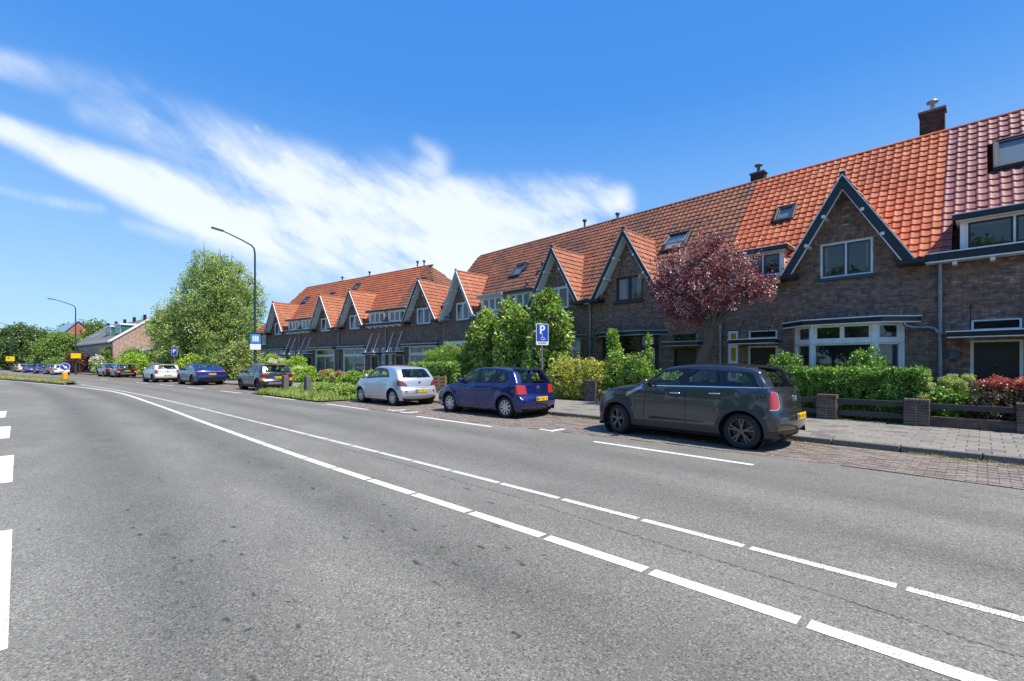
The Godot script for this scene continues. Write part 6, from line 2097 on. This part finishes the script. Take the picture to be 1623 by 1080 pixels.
func p_sign(label: String, at: Vector3, turn: float, low: float, w: float, h: float, wheel: bool) -> void:
	var t := thing("parking_sign", label, "sign", at, turn, "blue parking signs")
	var p := MB.new()
	p.tube([Vector3(0.02, 0, 0), Vector3(0.0, low + h - 0.05, 0)], [0.03, 0.03], 12)
	part(t, "pole", p, M.steel)
	var b := MB.new()
	b.poly(rrect(-w / 2, low, w / 2, low + h, 0.03), 0.035, 0.045)
	var bd := part(t, "board", b, M.sign_white)
	var f := MB.new()
	var y0 := low + (0.12 if wheel else 0.02)
	f.poly(rrect(-w / 2 + 0.018, y0, w / 2 - 0.018, low + h - 0.018, 0.025), 0.046, 0.049)
	part(bd, "blue_face", f, M.sign_blue)
	text(t, "P", 0.40 if wheel else 0.52, M.sign_white, Transform3D(Basis(), Vector3(-0.01, low + h - (0.20 if wheel else 0.42), 0.052)))
	if wheel:
		var q := MB.new()
		var o := Vector3(0.0, low + 0.215, 0.051)
		var ring := []
		var rad := []
		for i in 11:
			var a := deg_to_rad(120 + 220.0 * i / 10)
			ring.append(o + Vector3(cos(a), sin(a), 0) * 0.055)
			rad.append(0.009)
		q.tube(ring, rad, 6)
		q.tube([o + Vector3(-0.012, 0.10, 0), o + Vector3(-0.005, 0.03, 0), o + Vector3(0.05, 0.03, 0), o + Vector3(0.075, -0.045, 0), o + Vector3(0.10, -0.04, 0)], [0.012, 0.012, 0.011, 0.010, 0.009], 6)
		q.blob(o + Vector3(-0.012, 0.135, 0), Vector3(0.018, 0.018, 0.008), 6, 10)
		part(bd, "wheelchair_symbol", q, M.sign_white)
		var l := MB.new()
		for i in 7: l.box(-0.14 + i * 0.042, low + 0.035, 0.0455, -0.14 + i * 0.042 + 0.026, low + 0.085, 0.047)
		part(bd, "plate_print", l, M.print)

func build_street() -> void:
	var L1 := lamp_post("green street lamp with blue and white neighbourhood board on its pole", Vector3(-36.2, 0.08, -9.1), 9.75, 0.1)
	lamp_post("green street lamp with a plain yellow road sign on its pole", Vector3(-86.4, 0.05, 0.4), 9.3, 0.14)
	lamp_post("distant green street lamp standing before the large dark tree", Vector3(-139.0, 0.0, 10.3), 9.3, 0.14)
	var nb := thing("neighbourhood_board", "blue board with white houses above a white panel on lamp pole", "sign", L1.position + Vector3(0.12, 2.45, 0.0), deg_to_rad(72))
	var m := MB.new()
	m.cbox(Transform3D(Basis(), Vector3(0, 0.80, 0.02)), Vector3(0.62, 0.66, 0.03), 0.008)
	part(nb, "blue_board", m, M.sign_sky)
	m = MB.new()
	m.cbox(Transform3D(Basis(), Vector3(0, 0.22, 0.02)), Vector3(0.69, 0.40, 0.03), 0.008)
	part(nb, "white_board", m, M.sign_white)
	for x in [-0.12, 0.02, 0.15]:
		m = MB.new()
		m.poly([Vector2(x - 0.05, 0.62), Vector2(x + 0.05, 0.62), Vector2(x + 0.05, 0.98), Vector2(x, 1.04), Vector2(x - 0.05, 0.98)], 0.036, 0.039)
		part(nb, "house_symbol", m, M.sign_white)
	p_sign("blue disabled parking sign with wheelchair symbol on a thin grey pole", Vector3(-10.05, 0.1, -11.0), deg_to_rad(66), 2.06, 0.44, 0.70, true)
	p_sign("small blue parking sign beside the white hatchback with black roof", Vector3(-55.6, 0.08, -6.8), deg_to_rad(62), 2.3, 0.5, 0.85, false)
	for q in [[Vector3(-86.2, 2.3, 0.45), 1.02, 0.68, "plain yellow road sign fixed to the street lamp by the island"], [Vector3(-138.6, 2.1, 10.4), 1.25, 0.95, "distant yellow road sign with dark arrow marks"]]:
		var y := thing("yellow_sign", q[3], "sign", q[0], deg_to_rad(78))
		m = MB.new()
		m.cbox(Transform3D(Basis(), Vector3(0.1, q[2] * 0.5, 0.1)), Vector3(q[1], q[2], 0.03), 0.006)
		part(y, "board", m, M.sign_yellow)
		m = MB.new()
		if q[1] > 1.1:
			m.box(-0.35, 0.45, 0.118, 0.15, 0.55, 0.12)
			m.box(-0.2, 0.6, 0.118, -0.05, 0.75, 0.12)
			part(y, "print", m, M.print)
	# island bollard with its keep-right disc
	var b := thing("island_bollard", "orange bollard carrying a round blue keep-right sign on the traffic island", "bollard", Vector3(-49.5, 0.1, 0.83), deg_to_rad(84))
	m = MB.new()
	m.lathe(Transform3D(), [Vector2(0.0, 0), Vector2(0.20, 0.0), Vector2(0.20, 0.06), Vector2(0.165, 0.08), Vector2(0.165, 0.72), Vector2(0.13, 0.78), Vector2(0.0, 0.78)], 20)
	part(b, "post", m, M.sign_orange)
	m = MB.new()
	m.tube([Vector3(0, 0.75, 0), Vector3(0, 1.1, 0)], [0.035, 0.035], 8)
	part(b, "stem", m, M.sign_white)
	m = MB.new()
	m.poly(circle(Vector2(0, 1.22), 0.30, 28), 0.02, 0.04)
	var disc := part(b, "sign_disc", m, M.sign_white)
	m = MB.new()
	m.poly(circle(Vector2(0, 1.22), 0.27, 28), 0.041, 0.045)
	part(disc, "blue_face", m, M.sign_blue)
	m = MB.new()
	var o := Vector2(0, 1.22)
	var d := Vector2(0.7, -0.7)
	var s := Vector2(0.7, 0.7)
	m.poly([o - d * 0.19 - s * 0.035, o + d * 0.03 - s * 0.035, o + d * 0.03 - s * 0.12, o + d * 0.21, o + d * 0.03 + s * 0.12, o + d * 0.03 + s * 0.035, o - d * 0.19 + s * 0.035], 0.046, 0.049)
	part(disc, "arrow", m, M.sign_white)
	# wooden posts at the planting strip
	for q in [[-21.4, -7.55, "weathered square wooden post at the planting strip beside the silver hatchback"], [-23.9, -7.35, "weathered square wooden post at the planting strip behind the crossover"]]:
		var t := thing("wooden_post", q[2], "post", Vector3(q[0], 0, q[1]), 0.2, "wooden posts of the planting strip")
		m = MB.new()
		m.cbox(Transform3D(Basis(Vector3(0, 0, 1), 0.02), Vector3(0, 0.46, 0)), Vector3(0.25, 1.0, 0.25), 0.02)
		part(t, "shaft", m, M.old_wood)
		m = MB.new()
		m.cbox(Transform3D(Basis(Vector3(0, 0, 1), 0.02), Vector3(-0.009, 0.97, 0)), Vector3(0.21, 0.03, 0.21), 0.012)
		part(t, "top", m, M.old_wood)
	# wooden pallet leaning at the hedge
	var pal2 := thing("wooden_pallet", "pale wooden pallet crate standing on the pavement by the hedge", "pallet", Vector3(-18.9, 0.1, -13.0), 0.45)
	for i in 5:
		m = MB.new()
		m.cbox(Transform3D(Basis(), Vector3(0, 0.08 + i * 0.17, 0.07)), Vector3(0.92, 0.10, 0.022), 0.004)
		part(pal2, "slat", m, M.pallet)
	for x in [-0.40, 0.0, 0.40]:
		m = MB.new()
		m.cbox(Transform3D(Basis(), Vector3(x, 0.42, 0.02)), Vector3(0.09, 0.84, 0.075), 0.006)
		part(pal2, "stringer", m, M.pallet)
	for i in 4:
		m = MB.new()
		m.cbox(Transform3D(Basis(), Vector3(0, 0.12 + i * 0.2, -0.03)), Vector3(0.92, 0.10, 0.022), 0.004)
		part(pal2, "slat", m, M.pallet)

# ---------------------------------------------------------------- front gardens
func pillar(at: Vector3, w: float, d: float, hgt: float, label: String) -> void:
	var t := thing("brick_pillar", label, "pillar", at, 0.0, "low brick garden pillars")
	var core := MB.new()
	core.box(-w / 2 + 0.012, 0, -d / 2 + 0.012, w / 2 - 0.012, hgt - 0.02, d / 2 - 0.012)
	var c := part(t, "mortar", core, M.mortar)
	var pl := pal([[0.19, 0.13, 0.105], [0.165, 0.115, 0.095], [0.22, 0.155, 0.125], [0.15, 0.11, 0.095]])
	var tones := []
	for k in pl:
		var b := MB.new()
		b.col = k
		b.cbox(Transform3D(), Vector3(0.21, 0.052, 0.10), 0.005)
		tones.append(b.mesh(M.brick))
	var y := 0.03
	var k := 0
	while y < hgt - 0.09:
		for s in [-1.0, 1.0]:
			var n := int(round(w / 0.22))
			for i in n:
				var x := -w / 2 + w / n * (i + 0.5)
				put(t, "brick", tones[rng.randi() % 4], Transform3D(Basis(Vector3(w / n / 0.22, 0, 0), Vector3.UP, Vector3.BACK), Vector3(x, y + 0.026, s * (d / 2 - 0.05) + R(-0.002, 0.002))))
			put(t, "brick", tones[rng.randi() % 4], Transform3D(Basis(Vector3.UP, PI / 2) * Basis.from_scale(Vector3((d - 0.22) / 0.21, 1, 1)), Vector3(s * (w / 2 - 0.05), y + 0.026, 0)))
		y += 0.0625
		k += 1
	var n2 := int(w / 0.062)
	for i in n2:
		put(t, "brick", tones[rng.randi() % 4], Transform3D(Basis(Vector3(0, 0, 1), Vector3(1, 0, 0) * 1.04, Vector3(0, 1, 0)) * Basis.from_scale(Vector3(d / 0.21 * 1.0, 1, 0.9)), Vector3(-w / 2 + w / n2 * (i + 0.5), hgt - 0.045, 0)))

func rail(label: String, a: Vector3, b: Vector3) -> void:
	var t := thing("fence_rail", label, "fence", a.lerp(b, 0.5), 0.0, "dark rails of the garden fence")
	var m := MB.new()
	m.cbox(Transform3D(), Vector3(a.distance_to(b), 0.13, 0.045), 0.006)
	part(t, "board", m, M.fence_grey)
	m = MB.new()
	m.cbox(Transform3D(Basis(), Vector3(a.distance_to(b) * 0.5 - 0.04, 0.0, -0.04)), Vector3(0.07, 0.17, 0.04), 0.005)
	part(t, "bracket", m, M.fence_grey)

func build_gardens() -> void:
	var leaf := clump_mesh("hedge_leaf", 12, 0.75, 0.30, M.leaf_gloss)
	var big := clump_mesh("bush_leaf", 9, 0.95, 0.32, M.leaf)
	var plum := clump_mesh("plum_leaf", 12, 0.75, 0.26, M.leaf_plum)
	var feather := clump_mesh("feather_leaf", 18, 0.95, 0.08, M.leaf)
	var petal := clump_mesh("petal", 20, 0.45, 0.33, M.petal)
	var hedge := [[0.055, 0.115, 0.02], [0.075, 0.145, 0.026], [0.045, 0.095, 0.018], [0.11, 0.19, 0.035], [0.16, 0.25, 0.05]]
	var fresh := [[0.11, 0.19, 0.035], [0.14, 0.23, 0.045], [0.085, 0.155, 0.03], [0.19, 0.28, 0.065]]
	var gold := [[0.42, 0.40, 0.07], [0.50, 0.46, 0.10], [0.24, 0.28, 0.05], [0.14, 0.20, 0.04], [0.55, 0.52, 0.18]]
	var z := -14.2
	# fence of the near gardens
	pillar(Vector3(-2.82, 0.08, z), 0.44, 0.30, 0.66, "brick garden pillar between the rails below the clipped hedge")
	pillar(Vector3(-1.06, 0.08, z + 0.02), 0.46, 0.34, 0.64, "brick garden pillar with crumbling pale top where the hedge ends")
	pillar(Vector3(0.72, 0.08, z), 0.46, 0.34, 0.64, "brick garden pillar beside the red-tipped shrub's far side")
	pillar(Vector3(-4.75, 0.08, z), 0.44, 0.30, 0.66, "brick garden pillar behind the tall dark grey hatchback")
	pillar(Vector3(-10.45, 0.08, -14.3), 0.55, 0.32, 0.82, "brick garden pillar in front of the yellow variegated shrub")
	for y in [0.28, 0.58]:
		rail("dark rail below the clipped hedge, %s of its pair" % ("lower" if y < 0.4 else "upper"), Vector3(-2.6, y, z), Vector3(-1.29, y, z))
		rail("dark rail behind the hatchback's tail, %s of its pair" % ("lower" if y < 0.4 else "upper"), Vector3(-4.53, y, z), Vector3(-3.04, y, z))
	rail("single dark rail above the low brick wall", Vector3(-0.83, 0.56, z), Vector3(0.49, 0.56, z))
	var low := thing("garden_wall", "low brick wall under the single rail by the red-tipped shrub", "wall", Vector3(-0.83, 0.08, z + 0.1))
	brick_wall(low, func(_y): return Vector2(0, 1.32), 0.0, 0.25, [], pal([[0.17, 0.12, 0.10], [0.15, 0.108, 0.09], [0.20, 0.14, 0.115]]), M.mortar_dark, 0.2, 30, low.transform, [])
	# clipped hedge
	var h1 := thing("clipped_hedge", "long clipped green hedge in front of the white bay window", "hedge", Vector3(0, 0, 0))
	box_crown(h1, "foliage", Vector3(-5.1, 0.12, -15.55), Vector3(-0.95, 1.36, -14.52), 4600, 0.08, leaf, hedge, 0.3, 0.045)
	var st := MB.new()
	for i in 14: st.tube([Vector3(-4.9 + i * 0.29, 0.05, -15.0 + R(-0.2, 0.2)), Vector3(-4.9 + i * 0.29 + R(-0.1, 0.1), 1.2, -15.0 + R(-0.2, 0.2))], [0.025, 0.01], 6)
	part(h1, "stems", st, M.bark)
	for q in [[-3.55, "left"], [-1.55, "right"]]:
		var s := thing("box_shrub", "small round shrub rising over the hedge before the bay's %s" % ("angled side" if q[0] < -2 else "last pane"), "shrub", Vector3(q[0] - 0.75, 0, -16.2))
		crown(s, "foliage", [B(0, 1.2, 0, 0.5, 0.75, 0.5)], 330, 0.09, leaf, hedge)
	# mixed shrubs of house A
	var hy := thing("hydrangea", "hydrangea with pale green flower heads beside the brick pillar", "shrub", Vector3(-0.55, 0, -14.75))
	crown(hy, "foliage", [B(0, 0.55, 0, 0.45, 0.5, 0.4)], 420, 0.09, big, fresh)
	for q in [[-0.3, 0.98, 0.12], [-0.05, 1.14, 0.05], [0.2, 1.08, 0.15], [0.32, 1.2, -0.05], [-0.42, 0.75, 0.25], [0.05, 1.2, -0.2]]:
		crown(hy, "flower_head", [B(q[0], q[1], q[2], 0.11, 0.085, 0.11)], 60, 0.045, petal, [[0.50, 0.56, 0.22], [0.60, 0.62, 0.32], [0.42, 0.50, 0.16]], 0.6, 0.05)
	var ph := thing("red_tipped_shrub", "shrub with red young shoots over dark leaves", "shrub", Vector3(0.75, 0, -14.8))
	crown(ph, "foliage", [B(-0.6, 0.6, 0.1, 0.55, 0.5, 0.42), B(0.2, 0.62, 0, 0.6, 0.52, 0.45), B(1.0, 0.6, 0, 0.6, 0.5, 0.45)], 1900, 0.075, leaf, [[0.05, 0.05, 0.03], [0.075, 0.04, 0.04], [0.06, 0.075, 0.03], [0.09, 0.055, 0.045]])
	crown(ph, "red_shoots", [B(-0.5, 1.08, 0.0, 0.35, 0.14, 0.3), B(0.1, 1.12, 0, 0.4, 0.15, 0.3), B(0.8, 1.1, 0, 0.5, 0.14, 0.3)], 560, 0.065, leaf, [[0.50, 0.13, 0.13], [0.42, 0.08, 0.09], [0.55, 0.22, 0.17]])
	# purple-leaved plum
	var pb := [B(0.3, 4.2, 0.2, 1.0, 1.0, 0.9), B(-0.6, 4.55, 0.1, 0.85, 0.8, 0.8), B(1.1, 4.5, -0.1, 0.75, 0.75, 0.75), B(0.3, 5.2, 0, 0.75, 0.6, 0.7), B(-0.4, 3.5, 0.3, 0.75, 0.7, 0.7), B(1.6, 3.85, -0.2, 0.7, 0.5, 0.65), B(-0.7, 3.15, 0.1, 0.35, 0.45, 0.4), B(0.0, 2.95, 0.2, 0.35, 0.4, 0.35), B(1.95, 3.75, -0.2, 0.4, 0.35, 0.4), B(-1.0, 4.0, 0.2, 0.5, 0.6, 0.5), B(0.9, 3.55, 0.2, 0.7, 0.5, 0.6)]
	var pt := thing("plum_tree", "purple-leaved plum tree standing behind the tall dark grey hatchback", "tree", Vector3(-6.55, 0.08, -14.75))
	var tm := MB.new()
	tm.tube([Vector3(-0.05, 0, 0), Vector3(0.0, 0.7, 0), Vector3(0.16, 1.5, 0), Vector3(0.42, 2.2, 0), Vector3(0.5, 2.6, 0)], [0.23, 0.19, 0.17, 0.155, 0.15], 12)
	for b in pb:
		var c: Vector3 = b[0]
		var f := Vector3(0.48, 2.55, 0)
		tm.tube([f, f.lerp(c, 0.5) + Vector3(R(-0.1, 0.1), 0.15, R(-0.1, 0.1)), c, c + (c - f) * 0.18], [0.085, 0.05, 0.03, 0.008], 7)
	part(pt, "trunk", tm, M.bark)
	crown(pt, "crown", pb, 1550, 0.105, plum, [[0.095, 0.028, 0.045], [0.13, 0.034, 0.052], [0.075, 0.03, 0.045], [0.17, 0.05, 0.065], [0.21, 0.075, 0.09], [0.20, 0.14, 0.16], [0.27, 0.15, 0.16]], 0.1, 0.75)  # palest pinkish tones put the glint of the leaves into their colour
	# yellow variegated shrub, green shrubs beside it
	var ys := thing("variegated_shrub", "rounded yellow and green variegated shrub on the pavement edge", "shrub", Vector3(-11.6, 0, -14.75))
	crown(ys, "foliage", [B(-0.4, 0.9, 0, 1.05, 0.85, 0.6), B(0.6, 0.95, 0, 0.9, 0.8, 0.55), B(-1.0, 0.7, 0.1, 0.6, 0.6, 0.5), B(1.2, 0.7, 0.1, 0.5, 0.6, 0.45), B(0, 0.5, 0.2, 1.4, 0.45, 0.5)], 2600, 0.095, big, gold)
	var gs := thing("garden_shrub", "loose green shrub with yellow tips before the brown bay window", "shrub", Vector3(-9.3, 0, -15.1))
	crown(gs, "foliage", [B(-0.3, 0.8, 0, 0.8, 0.8, 0.6), B(0.5, 0.75, 0, 0.7, 0.7, 0.6), B(-0.6, 1.5, 0, 0.35, 0.5, 0.35), B(0.2, 1.45, -0.1, 0.45, 0.4, 0.4), B(1.2, 0.6, 0.1, 0.6, 0.55, 0.5)], 1500, 0.10, big, fresh + [[0.30, 0.32, 0.06], [0.05, 0.10, 0.03]])
	var cl := thing("climbing_plant", "narrow climbing plant reaching up beside the brown bay window", "plant", Vector3(-11.0, 0, -16.6))
	crown(cl, "foliage", [B(0, 1.0, 0, 0.3, 0.7, 0.3), B(0.05, 2.0, 0, 0.28, 0.55, 0.28), B(-0.05, 2.7, 0, 0.2, 0.35, 0.2)], 420, 0.10, big, fresh)
	var th := thing("thin_plant", "spindly tall plant in front of the brown bay window's middle", "plant", Vector3(-9.1, 0, -16.2))
	crown(th, "foliage", [B(0, 0.9, 0, 0.18, 0.8, 0.18), B(0.03, 2.1, 0, 0.13, 0.6, 0.13)], 160, 0.08, big, fresh)
	var dk := thing("garden_shrub", "dark low shrub at the brown front door", "shrub", Vector3(-7.6, 0, -15.4))
	crown(dk, "foliage", [B(0, 0.6, 0, 0.8, 0.6, 0.5), B(0.9, 0.5, 0.2, 0.7, 0.5, 0.5)], 700, 0.10, leaf, hedge)
	# tall leafy bushes behind the blue hatchback
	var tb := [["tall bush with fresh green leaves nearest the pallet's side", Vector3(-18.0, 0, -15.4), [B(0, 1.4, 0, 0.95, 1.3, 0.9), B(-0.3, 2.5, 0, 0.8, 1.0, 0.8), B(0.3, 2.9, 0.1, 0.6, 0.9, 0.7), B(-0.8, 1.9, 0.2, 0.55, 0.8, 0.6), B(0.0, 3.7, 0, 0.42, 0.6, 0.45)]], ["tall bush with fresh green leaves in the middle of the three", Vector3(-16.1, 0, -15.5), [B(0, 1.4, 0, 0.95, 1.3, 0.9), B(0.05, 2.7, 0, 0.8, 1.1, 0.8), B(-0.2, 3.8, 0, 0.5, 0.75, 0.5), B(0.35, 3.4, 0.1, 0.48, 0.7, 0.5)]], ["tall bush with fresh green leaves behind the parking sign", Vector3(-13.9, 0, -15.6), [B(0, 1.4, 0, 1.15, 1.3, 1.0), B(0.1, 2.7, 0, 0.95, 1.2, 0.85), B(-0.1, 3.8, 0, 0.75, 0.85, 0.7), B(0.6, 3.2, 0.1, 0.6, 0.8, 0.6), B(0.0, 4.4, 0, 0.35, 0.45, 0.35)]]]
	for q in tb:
		var t := tree("leafy_bush", q[0], q[1] + Vector3(0, 0.08, 0), q[2], 2300, 0.165, big, fresh + [[0.22, 0.29, 0.08], [0.26, 0.29, 0.10], [0.05, 0.10, 0.022], [0.04, 0.085, 0.02], [0.28, 0.30, 0.13]], 0.07, Vector3(0, 0.9, 0), "bush", "tall leafy bushes")  # lightest extra tones: bright leaves, and leaf highlights put into the colour
	var rb := thing("garden_shrub", "dark leafy undergrowth below the tall bushes", "shrub", Vector3(-16.0, 0, -14.6))
	crown(rb, "foliage", [B(-1.8, 0.6, 0, 1.2, 0.6, 0.4), B(0, 0.6, 0, 1.3, 0.65, 0.4), B(1.8, 0.6, 0, 1.2, 0.65, 0.4)], 1500, 0.11, big, hedge)
	var h2 := thing("clipped_hedge", "flat-topped green hedge behind the wooden pallet", "hedge", Vector3(0, 0, 0))
	box_crown(h2, "foliage", Vector3(-23.0, 0.1, -14.7), Vector3(-18.6, 1.52, -13.75), 2600, 0.11, leaf, fresh + hedge, 0.25, 0.06)
	var fe := thing("feathery_shrub", "feathery bright green shrub growing above the flat-topped hedge", "shrub", Vector3(-21.6, 0, -15.4))
	crown(fe, "foliage", [B(-0.8, 1.5, 0, 1.0, 0.95, 0.7), B(0.7, 1.6, 0, 1.1, 1.0, 0.7), B(1.6, 1.4, 0, 0.7, 0.8, 0.6)], 1000, 0.20, feather, fresh + [[0.22, 0.31, 0.08]])
	# gardens of the farther terrace
	var gd := [[-26.8, -14.4, 1.6, 0.95, "green"], [-28.6, -14.0, 1.7, 1.05, "green"], [-30.3, -13.7, 1.7, 1.0, "green"], [-31.9, -13.4, 1.5, 0.95, "pink"], [-33.7, -13.2, 1.5, 1.05, "pink"], [-36.2, -12.8, 1.6, 1.35, "lime"], [-38.0, -12.6, 1.5, 1.2, "white"], [-41.0, -12.3, 2.2, 2.0, "white"], [-43.4, -12.0, 2.2, 2.5, "lime"], [-39.8, -13.2, 2.2, 2.3, "lime"]]
	var gl := ["laurel-like green shrub, first along the farther terrace", "laurel-like green shrub, second along the farther terrace", "laurel-like green shrub, third along the farther terrace", "pink hydrangea beside the third green shrub", "pink hydrangea beside the lime green bush", "lime green bush between pink and white hydrangeas", "white hydrangea behind the crossover's tail", "cream-flowered hydrangea under the neighbourhood board", "tall lime green bush at the lamp post", "lime green hedge bush behind the cream-flowered hydrangea"]
	for i in gd.size():
		var q: Array = gd[i]
		var flow: bool = q[4] in ["pink", "white"]
		var t := thing("hydrangea" if flow else "garden_shrub", gl[i], "shrub", Vector3(q[0], 0, q[1]))
		crown(t, "foliage", auto_blobs(q[2], 0.1, q[3], 5), 650, 0.14, big, [[0.16, 0.25, 0.04], [0.20, 0.29, 0.05], [0.12, 0.20, 0.035]] if q[4] != "green" else fresh)
		if flow:
			for k in 14:
				var a := R(0, TAU)
				crown(t, "flower_head", [B(cos(a) * q[2] * R(0.1, 0.42), q[3] * R(0.55, 1.0), sin(a) * q[2] * R(0.1, 0.4), 0.15, 0.12, 0.15)], 36, 0.07, petal, [[0.60, 0.25, 0.28], [0.66, 0.36, 0.36], [0.5, 0.2, 0.24]] if q[4] == "pink" else [[0.78, 0.76, 0.58], [0.82, 0.8, 0.68]], 0.6, 0.05)
	# undergrowth of the planting strip, grass of the island, weeds along the kerb
	var blade := blades_mesh("grass", 12, M.leaf)
	var us := thing("ground_cover", "wild green ground cover filling the planting strip", "plants", Vector3(0, 0, 0))
	us.set_meta("kind", "stuff")
	var sp := []
	var cs := []
	var sp2 := []
	var cs2 := []
	for i in 1500:
		var u := R(-25.4, -18.6)
		var zz := R(kerb(u) + 0.3, edge(u) - 0.15)
		var hh := R(0.12, 0.38) * (1.0 if u < -19.3 else 0.6)
		sp.append(Transform3D(Basis(Vector3.UP, R(0, TAU)).scaled(Vector3(0.35, hh, 0.35)), Vector3(u, 0.04, zz)))
		cs.append(tone([[0.12, 0.19, 0.04], [0.17, 0.23, 0.06], [0.20, 0.22, 0.07], [0.10, 0.16, 0.04]]))
	copies(us, "tufts", blade, sp, cs)
	box_crown(us, "leaves", Vector3(-24.5, 0.05, -9.3), Vector3(-19.2, 0.45, -8.2), 1300, 0.11, big, [[0.14, 0.20, 0.05], [0.19, 0.24, 0.07], [0.11, 0.17, 0.04]], 0.35, 0.1)
	var ig := thing("island_grass", "long yellowish grass on the traffic island", "grass", Vector3.ZERO)
	ig.set_meta("kind", "stuff")
	sp = []; cs = []
	for i in 5000:
		var u := -47.0 - 70.0 * pow(rng.randf(), 1.3)
		var a := line2(u) + 0.35
		var b := line1(u) - 0.4
		if b < a: continue
		var s := R(0.14, 0.34) * (1.0 if u < -49.0 else 0.5)
		sp.append(Transform3D(Basis(Vector3.UP, R(0, TAU)).scaled(Vector3(0.4, s, 0.4)), Vector3(u, 0.12, R(a, b))))
		cs.append(tone([[0.22, 0.23, 0.08], [0.30, 0.27, 0.12], [0.15, 0.19, 0.06], [0.36, 0.30, 0.15]]))
	copies(ig, "tufts", blade, sp, cs)
	var wd := thing("kerb_weeds", "dry yellow weeds and grass tufts along the kerb", "weeds", Vector3.ZERO)
	wd.set_meta("kind", "stuff")
	sp = []; cs = []
	var patch := FastNoiseLite.new()
	patch.seed = 8
	patch.frequency = 0.5
	for i in 6500:
		var u := 5.0 - 50.0 * pow(rng.randf(), 1.6)
		var q := absf(rng.randfn()) * 0.22
		if rng.randf() < 0.12: q = R(0.0, 2.6)
		if patch.get_noise_2d(u * 2.0, q * 3.0) + R(-0.25, 0.2) < 0.02: continue
		var zz := kerb(u) + 0.03 + q
		if zz > edge(u) - 0.02: continue
		var s := R(0.010, 0.035) * (1.0 if q > 0.3 else R(0.6, 1.8))
		sp.append(Transform3D(Basis(Vector3.UP, R(0, TAU)).scaled(Vector3(s * 1.8, s, s * 1.8)), Vector3(u, 0.0, zz)))
		cs.append(tone([[0.46, 0.40, 0.22], [0.40, 0.35, 0.18], [0.50, 0.45, 0.28], [0.13, 0.14, 0.05]]))
	for i in 700:      # moss and grass in the joints of the pavement
		var u := 4.0 - 24.0 * pow(rng.randf(), 1.3)
		var row := rng.randi() % 12
		var zz := kerb(u) - 0.115 - row * 0.302 + R(-0.012, 0.012)
		if rng.randf() < 0.5:
			zz = kerb(u) - R(0.12, 3.7)
			u = 6.0 - round((6.0 - u) / 0.302) * 0.302 + 0.151
		if patch.get_noise_2d(u * 1.3 + 40.0, zz * 2.0) < 0.0: continue
		var s := R(0.01, 0.03)
		sp.append(Transform3D(Basis(Vector3.UP, R(0, TAU)).scaled(Vector3(s * 2, s, s * 2)), Vector3(u, 0.095, zz)))
		cs.append(tone([[0.30, 0.30, 0.12], [0.20, 0.23, 0.08]]))
	copies(wd, "tufts", blade, sp, cs)
